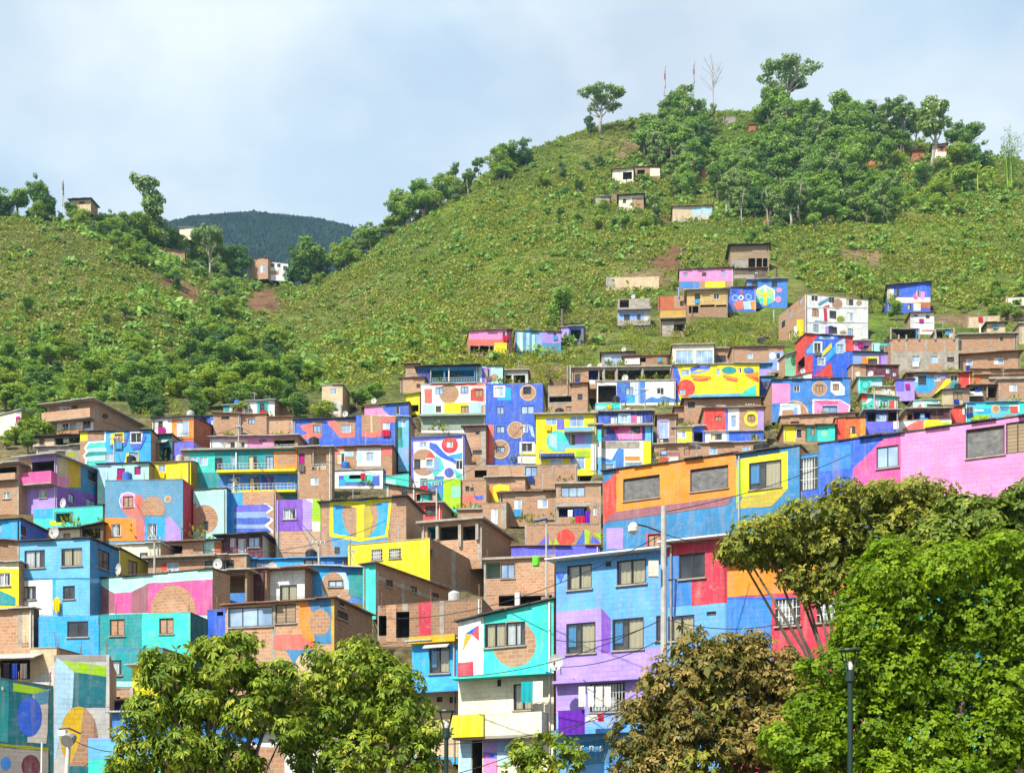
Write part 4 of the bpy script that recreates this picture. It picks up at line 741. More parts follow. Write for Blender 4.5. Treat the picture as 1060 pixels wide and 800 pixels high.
H('cyan mural house with a mint arrow and yellow window frames', [400,324,752,494], 'cyan', 4, 316, roof='blkroof', oh=.2, wins=[(572,333,612,372,'r'),(654,328,706,376,'d','framew'),(526,430,573,470,'b','framew'),(645,425,690,468)],
  paint=[('yel', R(396,320,436,368)), ('brick', R(436,320,518,366)), ('brick', [(396,368),(440,368),(418,400),(432,420),(412,440),(428,460),(420,494),(396,494)]), ('white', [(418,402),(440,372),(520,366),(520,322),(528,322),(528,374),(446,380),(430,404),(440,424),(424,442),(436,462),(430,494),(420,494),(426,462),(412,442),(428,422)]), ('turq', [(430,402),(446,382),(526,374),(526,396)]), ('mint', [(430,404),(526,398),(532,420),(440,424)]), ('teal', [(440,426),(532,422),(526,440),(428,444)]), ('mint', [(428,446),(526,440),(530,466),(440,470)]), ('turq', [(440,472),(530,468),(534,494),(434,494)]),
         ('yel', [(552,332),(620,322),(620,376),(575,380),(552,388)]), ('tow', [(552,390),(618,380),(640,320),(650,322),(630,390),(600,410),(552,404)]), ('white', R(650,322,712,382)), ('tow', [(712,330),(732,345),(700,410),(660,410),(652,382),(706,382)]), ('yel', [(622,476),(632,430),(692,420),(692,472)])])
H('large corner house with a pink balcony and a purple and blue side', [94,455,284,715], 'lil', 15, side=('R',598,'tblu',566), roof='tin', oh=.7, holes=[(160,470,272,536,'dark',1.6)], wins=[(195,612,234,652,'w','framew')], sw=[(438,520,480,570,'d'),(556,570,596,612,'b'),(342,632,368,674,'b'),(430,660,476,704,'b')], bal=[(92,536,284,592,'mag',.9)], near=True,
  paint=[('brick', R(90,455,158,540)), ('mag', R(90,540,284,600)), ('lav', R(95,604,120,640))], sp=[('gold', R(284,450,402,600)), ('ptan', R(284,450,340,600)), ('pink', R(284,545,345,592)), ('pur', [(280,590),(600,668),(600,790),(270,705)])])
H('bare brick house with an open porch at the left edge', [-30,492,94,722], 'brick', 14, roof='tin', oh=.7, holes=[(-25,500,82,536,'dark',1.6)], wins=[(14,622,50,656,'w','framew')], bal=[(-30,536,92,562,'lbrick',.5)], near=True)
H('pale mint house with magenta curtained windows', [486,486,742,650], 'mint', 5, 478, roof='blkroof', oh=.2, wins=[(584,504,624,546,'q'),(670,496,702,536,'q'),(622,596,664,636)], paint=[('ltb', R(486,480,600,560)), ('white', R(600,576,742,584)), ('turq', R(712,588,742,650))])
H('lemon yellow house with an ochre shaded side wall', [742,478,952,640], 'yel', 8, side=('R',1062,'gold',506), roof='rust', oh=.15, wins=[(790,487,826,522,'b','framew'),(896,582,926,608)], paint=[('cream', R(742,478,952,560)), ('yel', R(742,478,952,556)), ('turq', R(736,580,816,640))], sp=[('shade_gold', R(955,480,1062,700))])  # brown gold side: the yellow wall's shade put into its colour
H('orange framed bay house with a red brown side wall', [836,254,966,382], 'white', 8, side=('R',1066,'rwin',300), roof='blkroof', oh=.25, wins=[(880,268,942,346,'d')], paint=[('org', R(856,260,968,368)), ('dorg', R(866,352,968,370))], rails=[(880,310,942,346,.3)])
H('periwinkle lower house under the orange bay', [858,372,966,474], 'peri', 8, roof='flat', wins=[(905,405,930,430,'v')], side=('R',1000,'lil'))
H('dark teal house behind bamboo scaffolding', [752,342,858,476], 'dteal', 6, roof='blkroof', oh=.2, holes=[(806,400,850,470,'dteal')], paint=[('teal', R(752,342,800,476))], posts=[(756,330,474,'fab_w',.05,.6),(800,380,474,'wood',.05,.6)], awn=[(752,364,840,384,'fibro',.8)])
H('white and royal blue roof house above the orange bay', [760,258,1000,330], 'white', 6, 244, roof='blkroof', oh=.3, paint=[('blu', R(836,246,1000,262)), ('gwh', R(764,270,790,310))], side=('R',1062,'blu'), wins=[(790,270,812,300,'v')])
H('deep blue house beside the plain brick huts', [992,250,1092,322], 'tow', 6, 240, roof='blkroof', oh=.2, side=('R',1110,'navy'), wins=[(1010,258,1034,282,'b'),(1052,262,1072,300,'w','framew')])
fr(*F_)
H('turquoise lower house with dark plants below the purple wall', [166,34,512,110], 'turq', 12, roof='flat', near=True, paint=[('cyan', R(160,30,262,80)), ('teal', R(270,44,365,100)), ('yel', [(250,90),(310,94),(310,112),(250,112)])], holes=[(280,54,350,98,'teal')])
H('bright blue house with a dark rust roof at the left edge', [-30,92,102,210], 'cyan', 15, side=('R',240,'tow',150), roof='rust', oh=.3, sw=[(105,118,130,168,'v')], near=True, wins=[(-10,110,10,150,'b')])
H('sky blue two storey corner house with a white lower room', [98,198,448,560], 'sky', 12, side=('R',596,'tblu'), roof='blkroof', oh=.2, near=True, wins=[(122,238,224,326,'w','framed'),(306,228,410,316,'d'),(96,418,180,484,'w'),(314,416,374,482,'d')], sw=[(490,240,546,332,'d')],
  paint=[('white', [(80,392),(262,384),(262,560),(80,560)]), ('cyan', R(262,384,398,560)), ('sky', R(278,384,398,560)), ('tblu', R(90,376,448,384)), ('yel', circ(284,510,20,40))], sp=[('sky', R(446,380,596,400))])
H('olive yellow wall house stepping down behind the sky blue corner', [556,236,598,380], 'khaki', 25, side=('R',772,'khaki',322), roof='blkroof', oh=.15, near=True, sw=[(640,292,686,358,'n')])
H('slate blue and orange mural house with a coral diagonal', [524,-112,912,190], 'slate', 6, -118, roof='flat', near=True, side=('R',976,'crim'), wins=[(614,-32,664,22,'r'),(555,108,602,168,'w','framew'),(738,106,782,168,'w','framew')],
  paint=[('pink', R(602,-46,674,32)), ('white', ring(638,-8,44,4)), ('coral', [(606,34),(674,28),(674,-42),(704,-38),(726,30),(722,75),(650,75)]), ('brick', circ(762,30,60,62,-35,215)), ('ptan', circ(838,-16,18)), ('brick', circ(838,-16,13)), ('org', R(520,78,682,192)), ('coral', R(680,80,722,192)), ('cyan', R(722,76,824,190)), ('lil', [(824,80),(850,70),(905,140),(905,190),(824,190)])])
H('cream hut with an orange niche under a dark sheet roof', [272,140,398,190], 'cream', 8, 132, roof='blkroof', oh=.5, near=True, wins=[(316,154,350,186,'r')])
H('dark cluttered shed under a black roof beside the cream hut', [398,130,515,188], 'dwood', 8, 105, roof='blkroof', oh=.3, holes=[(410,130,500,180)], paint=[('crim', R(425,135,450,180))], near=True)
H('cream walled house with one small dark window under the mural house', [590,212,800,290], 'cream', 8, 204, roof='fibro', oh=.2, wins=[(697,250,737,278)], near=True)
H('brown roofed brick house with a black opening beside the cream wall', [800,206,1012,262], 'brick', 8, 196, roof='rust', oh=.5, holes=[(800,215,910,256)], near=True)
H('long brick house with a red door and pale window above the pink strip', [738,284,1065,365], 'brick', 10, roof='slab', oh=.5, wins=[(832,300,890,342,'b','framew'),(1022,290,1060,318)], paint=[('red', R(806,302,832,345)), ('conc', R(738,284,1062,292))], near=True)
H('long mint and pink striped house with a brick half disc', [398,392,1060,562], 'mint', 22, roof='blkroof', oh=.1, L=2, near=True, paint=[('mag', [(396,412),(500,412),(500,556),(386,562)]), ('mau', [(500,412),(572,452),(572,552),(496,556)]), ('mag', [(572,452),(656,446),(656,550),(572,552)]), ('mau', [(656,446),(742,402),(742,548),(656,550)]), ('mag', [(742,402),(1075,382),(1075,560),(742,560)]), ('brick', circ(865,545,112,134,0,180)+[(753,560),(977,560)]), ('lbrick', circ(865,545,70,60,0,180))])
H('row of three cyan, teal and turquoise rooms with brick coloured windows', [192,572,950,790], 'turq', 9, 545, roof='flat', side=('R',1038,'dteal'), near=True, wins=[(335,592,440,670,'d'),(548,582,622,664,'r'),(795,577,866,655,'r')], paint=[('cyan', R(180,560,494,790)), ('azur', R(186,560,196,790)), ('teal', R(494,555,708,790)), ('dteal', R(492,555,500,790)), ('turq', R(708,550,960,790))])  # dteal right side: turquoise wall with its shade put into the colour
H('lemon yellow house with a teal wedge at the left edge', [-40,302,94,560], 'yel', 10, roof='fibro', oh=.3, near=True, wins=[(-10,350,52,416,'w','framew')], paint=[('cream', R(-40,296,94,330)), ('teal', [(-40,420),(78,474),(78,515),(-40,512)])])
H('brown brick house with a rust roof at the far left edge', [-40,184,96,300], 'dbrick', 12, 195, roof='rust', oh=.3, near=True, wins=[(-20,230,0,260,'v')])
H('weathered low brick house with a dark gap at the left edge', [-60,540,168,730], 'lbrick', 14, roof='fibro', oh=.2, near=True, side=('R',196,'dark'), paint=[('conc', R(90,540,112,730)), ('ptan', R(112,545,160,700))])
fr(*G_)
H('teal wall house beneath the turquoise room with a pale blue window', [546,150,812,345], 'teal', 9, roof='flat', near=True, wins=[(552,208,606,282,'w')], paint=[('tblu', R(546,150,812,160)), ('mint', R(540,312,660,340))])
H('cream ruined house with a stepped gable and a laundry porch', [-40,150,282,330], 'ptan', 10, roof='flat', near=True, holes=[(0,206,150,304,'dark',1.6)], paint=[('gwh', [(160,310),(215,275),(230,275),(262,232),(280,232),(280,335),(150,335)]), ('lbrick', R(-40,150,150,200))], awn=[(-20,176,215,205,'fibro',1.0)])
H('shaded teal wall house with a blue ellipse mural at the lower left', [-60,284,266,790], 'dteal', -32, 336, roof='flat', near=True, L=7, paint=[('teal', [(-60,300),(42,310),(42,620),(-60,605)]), ('lime', [(65,320),(235,352),(165,376),(65,362)]), ('gwh', [(165,376),(246,352),(232,622),(136,618),(136,580)]), ('slate', [(165,378),(244,356),(240,420),(190,430)]), ('blu', circ(146,488,62,100)), ('olive', [(-60,615),(242,645),(242,660),(-60,632)]), ('grey', [(-60,634),(242,662),(242,790),(-60,790)]), ('azur', circ(28,722,26,34)), ('wine', circ(152,736,46,58)), ('white', R(6,338,16,356))])
H('pale grey wall house with a gold and brick disc mural', [268,182,546,790], 'gwh', -14, 180, roof='flat', near=True, L=7, paint=[('grey', R(268,182,546,215)), ('ltb', [(280,196),(312,212),(370,268),(360,440),(300,560),(280,700),(268,700)]), ('lime', [(310,208),(546,240),(546,292),(370,266)]), ('dteal', [(370,268),(530,292),(525,442),(360,442)]), ('gwh', R(530,180,546,440)), ('gold', circ(392,590,92,152)), ('brick', [(420,442)]+circ(392,590,92,152,72,-90)+[(350,730),(400,600)]), ('dteal', R(330,735,490,790))])
H('bright yellow wall behind the mango leaves under a tin edge', [660,236,800,420], 'yel', 6, 226, roof='tin', oh=.5, near=True, L=4)
H('bare brick basement room below the teal window house', [540,346,664,420], 'brick', 6, roof='flat', near=True, holes=[(548,390,600,415)], L=4)
H('navy porch house with a corrugated grey roof beside the disc mural', [432,442,684,600], 'navy', 12, 405, roof='fibro', oh=.5, near=True, holes=[(456,470,518,588,'navy',1.2),(526,475,602,588,'azur',1.2)], L=5)
H('sky blue parapet house over a turquoise base at the lower left', [440,596,800,800], 'turq', 8, roof='flat', near=True, L=5, paint=[('sky', R(436,590,800,702)), ('lav', R(440,594,800,604))], d=54)
H('royal blue and brick house mostly hidden by the mango tree', [560,470,1160,800], 'azur', 8, roof='tin', near=True, paint=[('brick', R(880,640,1160,800)), ('mint', R(700,470,1160,520))], holes=[(1040,660,1110,800)], wins=[(740,600,820,690,'w')], d=57)
H('white and brick house with dark shop openings behind the two mango trees', [1165,560,1800,800], 'white', 8, roof='tin', near=True, paint=[('brick', R(1165,640,1420,800)), ('azur', R(1165,560,1300,620))], holes=[(1200,650,1290,790),(1480,640,1560,790)], wins=[(1610,610,1700,690,'w')], d=56)
fr(*H_)
H('low shed with a brown front and cyan window under a dark flat roof', [140,268,346,362], 'wine', 6, 258, roof='blkroof', oh=.8, near=True, wins=[(184,275,211,318,'w','framew'),(225,278,260,352,'w','framew'),(274,268,332,320,'b')], side=('R',420,'ptan'))
H('mint railing house left of the low brown shed', [-10,290,138,360], 'mint', 6, roof='blkroof', oh=.6, near=True, paint=[('terra', R(105,290,138,358)), ('cream', R(-10,345,105,360))])
H('brick house with a long black window opening below the brown shed', [-10,366,266,440], 'brick', 8, 356, roof='fibro', oh=.2, near=True, wins=[(60,384,204,434,'d')])
H('narrow dark wine house with a small window beside the laundry balcony', [268,432,366,605], 'maroon', 6, roof='rust', oh=.2, near=True, wins=[(300,530,318,562)], paint=[('brick', R(350,432,366,605))])
H('laundry balcony house with a dotted blue parapet', [92,444,272,630], 'dbrick', 8, roof='fibro', oh=.6, near=True, holes=[(135,460,262,548,'wood',1.4)], paint=[('white', R(88,545,176,628)), ('azur', R(172,540,262,622))]+[('navy', circ(a, b, 9, 11)) for a in (104, 126, 148, 166) for b in (562, 586, 610)], posts=[(268,440,610,'wood',.07)])
H('bright blue low gabled house with two small windows', [264,384,762,445], 'cyan', 10, 372, roof='blutin', oh=.25, near=True, wins=[(310,392,392,440,'b'),(552,380,634,420,'w')], paint=[('azur', [(264,384),(480,350),(762,380),(762,400),(480,366),(264,400)]), ('azur', R(640,372,762,445))])
H('white house with a tilted tin roof and a dark sliding window', [356,440,556,600], 'white', 12, 430, roof='clay', oh=.7, near=True, wins=[(432,506,518,584,'d')], paint=[('gwh', R(356,560,556,600))])
H('blue house with a pale arch, brick blob and turquoise end', [556,412,846,580], 'azur', 10, 420, side=('R',926,'turq',445), roof='fibro', oh=.3, near=True, wins=[(674,484,746,516,'b')], paint=[('cyan', R(548,410,682,580)), ('ltb', [(640,580),(645,470),(690,440),(760,445),(780,500),(780,580)]), ('brick', circ(698,506,56,62)), ('lbrick', circ(760,556,30,28)), ('teal', [(776,462),(800,442),(850,440),(850,580),(776,560)])])
H('brick house with a four pane blue window and an orange swirl', [160,614,704,1010], 'lbrick', 14, 575, roof='rust', oh=.3, side=('R',892,'dbrick'), near=True, wins=[(170,618,396,716,'b'),(410,602,512,698,'n')], sw=[(726,592,752,614),(720,640,772,680,'v')], paint=[('conc', R(394,590,412,1010)), ('org', [(528,590),(566,596),(600,640),(585,690),(600,740),(610,800),(560,800),(530,700)]), ('tblu', [(570,580),(690,575),(690,800),(612,800),(600,740),(676,720),(684,668),(640,632),(590,640)]), ('brick', circ(632,694,54,66)), ('coral', [(400,760),(530,752),(600,800),(600,830),(400,830)]), ('gold', R(690,570,706,1010)), ('tblu', [(460,830),(600,830),(600,960),(540,960)]), ('ptan', circ(560,910,50,60))])
H('narrow royal blue house between the teal row and the swirl mural', [70,630,160,800], 'blu', 10, 624, roof='flat', near=True, holes=[(118,640,150,660)], L=4)
# ---------------------------------------------------------------- the big buildings at the street
fr(*J_)
H('long orange upper house with two plastic covered windows', [310,40,975,420], 'tblu', 27, d=88, roof='blkroof', oh=.15, near=True, L=8, wins=[(410,64,592,176,'p'),(744,16,935,130,'p'),(534,350,596,412,'r')],
  paint=[('org', [(372,20),(980,-80),(980,160),(372,240)]), ('red', [(306,60),(376,30),(376,238),(340,262),(318,300),(306,300)]), ('tblu', [(306,20),(372,20),(362,60),(306,105)]), ('mau', [(372,238),(960,160),(930,206),(318,292),(340,262)]), ('lil', R(328,320,410,425)), ('crim', R(526,345,620,420))])
fr(*L_)
H('teal blue upper house with a yellow framed window', [229,141,412,420], 'tblu', 27, d=75.5, roof='blkroof', oh=.1, near=True, L=8, wins=[(266,160,360,238,'k')],
  paint=[('lime', [(232,158),(250,160),(248,250),(224,298),(212,298),(224,240)]), ('yel', [(242,152),(378,130),(378,240),(246,264)]), ('khaki', [(248,264),(378,240),(332,290),(224,298)])])
H('long blue and pink upper wall with a large plastic sheeted opening', [468,112,1110,400], 'blu', 27, d=71, roof='blkroof', oh=.12, near=True, L=8, wins=[(634,116,698,178,'b'),(892,62,1004,146,'p'),(1008,46,1075,136,'n')],
  paint=[('azur', [(468,115),(560,110),(560,180),(468,190)]), ('mag', [(566,182),(654,96),(706,84),(706,262),(566,275)]), ('pink', [(704,60),(1110,-20),(1110,262),(704,268)]), ('maroon', [(704,268),(1110,262),(1110,272),(704,278)]), ('brick', [(468,420),(1110,380),(1110,1400),(468,1400)])])
H('narrow stair gap with a corrugated shutter between the blue walls', [413,140,467,400], 'tblu', 27, d=74, roof='flat', near=True, L=4, wins=[(416,150,464,244,'g')], paint=[('blu', R(413,238,470,420))])
fr(*J_)
BLUE = H('sky blue and lilac street house with a white roof edge', [76,486,630,1180], 'lsky', 27, d=60, roof='white', oh=.55, near=True, L=8,
  wins=[(131,503,253,625,'c'),(378,477,525,600,'c'),(322,484,350,512,'v'),(126,792,272,944,'k'),(356,770,512,926,'k'),(574,756,630,880,'d'),(245,1092,420,1235,'g')],
  paint=[('lil', [(60,742),(300,718),(300,985),(60,1010)]), ('pur', [(300,718),(348,772),(348,980),(300,985)]), ('lav', [(60,1240),(640,1200),(640,1300),(60,1330)]), ('lil', [(60,975),(640,905),(640,1040),(60,1082)]), ('lil', [(60,1082),(640,1036),(640,1200),(60,1250)]), ('lsky', [(60,1320),(640,1290),(640,1700),(60,1700)]), ('tblu', [(60,1400),(640,1340),(640,1470),(60,1510)]), ('blu', [(72,545),(118,538),(98,592)])],
  slabs=[(76,1072,630,1086,'lil',.45),(76,1322,630,1345,'lsky',.5)])
CRIM = H('crimson and bright blue street house under the long white roof', [631,400,928,1180], 'lsky', 27, d=57.3, roof='white', oh=.5, near=True, L=8,
  wins=[(688,446,818,570,'d'),(634,756,765,880,'d'),(826,736,874,756,'v')], paint=[('crim', [(626,380),(940,370),(940,690),(750,706),(750,572),(690,572),(690,470),(626,458)]), ('azur', [(626,458),(692,460),(692,574),(752,574),(752,702),(626,716)])])
fr(*L_)
H('orange banded house with crimson lower rooms behind the spreading tree', [203,456,612,900], 'crim', 27, d=55.5, roof='rust', oh=.3, near=True, L=8,
  wins=[(342,556,414,634,'g'),(462,556,566,622,'g')], paint=[('org', [(200,440),(620,400),(620,520),(200,552)]), ('azur', [(200,558),(330,548),(330,900),(200,900)]), ('blu', R(200,552,612,558))])
H('turquoise house glimpsed between the green trees', [614,436,1000,900], 'turq', 27, d=52.5, roof='tin', oh=.3, near=True, L=8, paint=[('teal', R(614,560,1000,900)), ('ltb', R(800,440,1000,520))], wins=[(700,500,780,580,'d')])
fr(*K_)
TEAL = H('turquoise upper room with a brick half disc over a cream balcony', [152,106,588,820], 'cream', 26, 2, d=62.5, roof='blkroof', oh=.2, near=True, L=7,
  wins=[(272,110,368,220,'c'),(370,104,458,212,'w'),(404,386,490,506,'d'),(330,366,348,398,'v')], holes=[(215,640,262,800,'dark',1.2)],
  paint=[('turq', [(262,60),(600,-10),(600,330),(262,366)]), ('brick', circ(408,204,100,106)), ('white', [(140,100),(268,70),(268,366),(140,360)]), ('blu', [(184,158),(246,118),(220,160)]), ('crim', [(246,118),(248,190),(214,160)]), ('gold', [(184,160),(214,162),(172,236)]), ('crim', [(140,292),(222,286),(222,352),(140,358)]), ('mint', [(222,352),(268,346),(268,366),(222,366)]), ('ltb', R(160,636,212,820)), ('lil', R(268,640,330,720)), ('ltb', R(330,700,392,760)), ('lav', R(330,640,392,700)), ('blu', R(268,700,330,728)), ('org', circ(302,764,22,28)), ('mag', circ(285,714,14,8)), ('pink', R(268,728,330,820))],
  bal=[(158,528,562,628,'cream',.7)], slabs=[(152,352,588,362,'turq',.85)])
fr(*K_)
rt, fp, _ = TEAL
_r = fp.rect((158,534,304,626)); _m = MB(); _m.box(_r[0]-.015, -.83, _r[1]-.1, _r[2], -.70, _r[3], 'yel'); _m.build('balcony_panel', rt)
H('bright blue house with a yellow fascia and a blue sheet awning', [-60,200,150,700], 'cyan', 24, d=66, roof='tin', oh=.3, near=True, L=7, wins=[(20,218,112,338,'k'),(54,446,80,470,'v'),(112,446,142,474,'v')], paint=[('gold', [(-60,150),(160,160),(160,205),(-60,215)]), ('ptan', R(-60,420,160,720))], awn=[(-60,352,272,428,'blutin',1.1),(10,196,122,222,'fibro',.5)], slabs=[(-60,170,150,202,'gold',.35)])
# ---------------------------------------------------------------- little houses out on the hills
fr(*U_)
H('white fronted farm hut with a thin roof among bushes', [282,512,378,565], 'cream', 8, roof='rust', oh=.6, holes=[(330,522,372,556)])
H('brown farm shed with dark openings right of the white farm hut', [380,500,500,556], 'dbrick', 5, roof='blkroof', oh=.4, holes=[(396,512,430,548)], paint=[('cream', R(455,505,500,540))])
H('white hut under a drooping black roof on the bushy slope', [312,632,425,690], 'cream', 6, roof='blkroof', oh=.9, paint=[('brick', R(372,640,425,690))], wins=[(330,645,345,665,'v')])
H('grey hut half hidden in bushes left of the black roofed hut', [205,636,270,672], 'conc', 6, roof='tin')
H('long pale corrugated barn under the eucalyptus trees', [558,682,740,738], 'gwh', 4, roof='rust', oh=.5, paint=[('ltb', R(650,684,740,710)), ('ptan', R(558,690,640,738))])
H('small clay coloured hut at the edge of the woods on the hill', [690,506,722,548], 'terra', 4, roof='rust')
H('tan ruin on the crest below the leafless tree', [790,270,846,300], 'conc', 4, roof='flat')
H('tiny rust coloured hut among the trees near the crest', [906,306,938,335], 'rwin', 4, roof='rust')
fr(*W_)
H('small white lookout house with a dark hip roof on the crest', [640,402,706,452], 'cream', 10, roof='rust', oh=.9, paint=[('terra', R(664,402,706,430))], wins=[(676,405,692,425,'v')])
H('red roofed cabin beside the tall eucalyptus on the crest', [552,424,602,470], 'rwin', 5, roof='clay', oh=.6)
H('tiny orange and white cabin deep in the hilltop trees', [350,464,378,492], 'dorg', 4, roof='rust', paint=[('white', R(346,458,362,478))])
fr(*X_)
H('pink walled house with a dark roof on the left hill crest', [258,168,332,192], 'ptan', 6, roof='blkroof', oh=.9, wins=[(290,173,310,182,'v')])
H('long terracotta wall house on the left hill shoulder', [588,344,676,388], 'brick', -12, 356, roof='rust', oh=.3)
H('terracotta house with a white door near the saddle', [910,382,980,440], 'lbrick', 10, roof='rust', oh=.3, wins=[(952,405,970,432,'w','framew')])
H('white two storey house with black windows near the saddle', [982,392,1054,440], 'white', -8, 400, roof='flat', wins=[(990,398,1004,412),(1014,400,1026,412),(1036,408,1050,424)], paint=[('lbrick', R(982,425,1020,440))])
H('pale cabin glimpsed through trees above the saddle', [656,268,706,292], 'cream', 4, roof='tin')
# ================================================================== small things
def P3(x, y, Y): u, v = px(x, y); return at(u, v, Y)
def thing(name, label, cat, loc, group=None): return tag(empty(name, loc), label, cat, group)
def pole(label, u, vtop, vbot, Y, r=0.14, key='polec', group=None, arms=(), deep=True, lean=0.0):
    b = at(u, vbot, Y); t = at(u+lean, vtop, Y); g = min(tz(b.x, b.y), b.z) if deep else b.z
    root = thing('utility_pole', label, 'utility pole', (b.x, b.y, g), group); m = MB()
    m.tube([(0, 0, -.3), (t.x-b.x, 0, t.z-g)], [r, r*.68], key, 10); m.build('shaft', root)
    for (h, w) in arms:
        m = MB(); m.box(-w, -.06-r, t.z-g-h, w, -r, t.z-g-h+.1, 'conc'); 
        for x in (-w*.85, -w*.3, w*.3, w*.85): m.tube([(x, -r-.03, t.z-g-h+.1), (x, -r-.03, t.z-g-h+.26)], .035, 'framew', 6)
        m.build('crossarm', root)
    return root, g, t
YP = 52.0
root, g, t = pole('thick pale concrete pole with an arm lamp and a meter box', 687, 524, 790, YP, r=0.155)
m = MB(); m.box(-.62, -.35, at(0,598,YP).z-g, -.24, -.1, at(0,584,YP).z-g+0.08, 'cream'); m.build('meter_box', root)
z1 = at(0, 548, YP).z-g
m = MB(); m.tube([(-.1, 0, z1-.1), (-.7, -.05, z1+.12), (-1.2, -.1, z1+.2)], .035, 'framed', 6); la = m.build('lamp_arm', root)
m = MB(); m.tube([(-1.2, -.1, z1+.24), (-1.2, -.1, z1+.1), (-1.2, -.1, z1-.1), (-1.2, -.1, z1-.2)], [.1, .2, .2, .08], 'fab_w', 12); m.build('lamp_globe', root)
m = MB(); m.tube([(.18, 0, at(0,600,YP).z-g), (.48, 0, at(0,600,YP).z-g+.02), (.42, 0, at(0,640,YP).z-g)], .05, 'navy', 6); m.build('conduit', root)
pole('slim pole with a small solar panel beside the green water tank', 565.5, 538, 585, 78, r=.07, key='steel')
m = MB(); fr(*I_)
c = P3(795, 196, 78); root = thing('solar_lamp', 'small blue solar street lamp on the slim pole by the green tank', 'lamp', tuple(c))
m.slab([(-.7,-.2,.1),(.1,-.2,.25),(.1,.25,.25),(-.7,.25,.1)], .05, 'azur'); m.build('solar_panel', root); m = MB(); m.box(.0,-.3,.0,.5,-.15,.1,'framed'); m.build('lamp_head', root)
pole('tall timber pole beside the pink stilt hut', 582, 320, 368, 213, r=.28, key='bark', deep=False)
pole('thin pale pole on the grassy bank above the town', 732, 381-25, 402, 216, r=.14, key='polec', deep=False)
pole('white pole beside the rooftop greenery on the right', 1014.5, 336, 368, 210, r=.2, key='fab_w', deep=False)
pole('thin pole left of the white four storey block', 801, 321, 352, 228, r=.16, key='polec', deep=False)
pole('white pole rising in front of the white house with the yellow tower', 590.5, 378, 410, 170, r=.12, key='polec', deep=False)
pole('short post beside the blue cube house', 804, 276, 292, 262, r=.2, key='wood', deep=False)
pole('pale pole in front of the brick unfinished row', 1003, 470, 500, 120, r=.1, deep=False)
pole('white lamp pole before the gold and brick disc', 62, 758, 830, 40, r=.09, key='fab_w', lean=10)
fr(*G_)
c = at(72, 766, 39.8); root = thing('floodlight', 'grey floodlight and meter clamped on the leaning white pole', 'floodlight', tuple(c))
m = MB(); m.box(-.28,-.2,.12,-.06,.0,.3,'fab_w'); m.build('junction_box', root); m = MB(); m.tube([(.02,-.3,-.05),(.05,-.1,.05),(.1,.1,.1)],[.2,.19,.1],'grey',12); m.build('lamp_head', root)
m = MB(); m.tube([(-.3,-.05,.34),(.0,-.08,.36),(.35,-.05,.2)],.03,'framed',6); m.build('bracket', root)
pole('thin white leaning rod by the teal ellipse wall', 41.5, 768, 830, 38, r=.04, key='fab_w', lean=2)
def lamp(label, u, vtop, Y):
    t = at(u, vtop, Y); g = tz(t.x, t.y); h = t.z-g
    root = thing('street_lamp', label, 'street lamp', (t.x, t.y, g), 'park lamps among the street trees')
    m = MB(); m.tube([(0,0,0),(0,0,.3),(0,0,.34),(0,0,h-.62)], [.1,.1,.06,.05], 'lampgreen', 10); m.tube([(0,0,h-.62),(0,0,h-.4)], [.09,.08], 'lampgreen', 10); m.build('post', root)
    m = MB(); m.tube([(0,0,h-.03),(0,0,h)], [.235,.22], 'lampgreen', 18); m.build('lamp_cap', root)
    m = MB()
    for k in range(4):
        a = math.pi/4+k*math.pi/2; m.tube([(.07*math.cos(a), .07*math.sin(a), h-.45), (.2*math.cos(a), .2*math.sin(a), h-.03)], .014, 'lampgreen', 5)
    m.build('cage', root)
    m = MB(); m.tube([(0,0,h-.4),(0,0,h-.34),(0,0,h-.22)], [.05,.06,.03], 'fab_w', 10); m.build('bulb', root)
lamp('dark green basket park lamp in front of the bright green tree', 880, 672, 25.9)
lamp('dark green basket park lamp beside the second mango tree', 462, 735, 30)
# water tanks
def tank(label, u, v, Y, r, h, key):
    c = at(u, v, Y); root = thing('water_tank', label, 'water tank', tuple(c)); m = MB()
    m.tube([(0,0,0),(0,0,h*.12),(0,0,h*.8),(0,0,h*.93)], [r*.9,r,r,r*.6], key, 16); m.build('tank_body', root)
    m = MB(); m.tube([(0,0,h*.93),(0,0,h)], [r*.35,r*.33], key, 12); m.build('lid', root)
fr(*I_); u, v = px(746, 414); tank('small lime green plastic tank on the brick roof', u, v, 76, .21, .6, 'tankgreen')
fr(*D_); u, v = px(488, 378); tank('grey rooftop water tank in the dark gap of shacks', u, v, 172, .8, 1.2, 'grey'); u, v = px(435, 330); tank('large dark grey tank on the brown shack', u, v, 176, .9, 1.6, 'grey')
fr(*T_); u, v = px(920, 570); tank('black water tank on the long plain brick house', u, v, 212, 1.1, 1.3, 'tankblack')
# satellite dishes
def dish(label, u, v, Y, r, rz):
    c = at(u, v, Y); root = thing('satellite_dish', label, 'satellite dish', tuple(c)); root.rotation_euler = (0, 0, rz); m = MB(); n = 18
    rr = [(k/4*r, .25*r*(k/4)**2) for k in range(5)]
    for i in range(4):
        for k in range(n):
            a, b = 2*math.pi*k/n, 2*math.pi*(k+1)/n; q = []
            for (rad, dp), an in ((rr[i], a), (rr[i+1], a), (rr[i+1], b), (rr[i], b)): q.append((rad*math.cos(an), -dp-.1, rad*math.sin(an)*1.0))
            m.poly(q if i else q[:3], 'gwh')
    m.build('dish', root, True); m = MB(); m.tube([(0,-.1,0),(0,.3,-.2),(0,.35,-.5)], .03, 'steel', 6); m.build('mount', root); m = MB(); m.tube([(0,-.2,-r*.9),(0,-r*.9,-.1)], .015, 'steel', 5); m.tube([(0,-r*.92,-.14),(0,-r*.86,-.02)], .04, 'framed', 6); m.build('feed_arm', root)
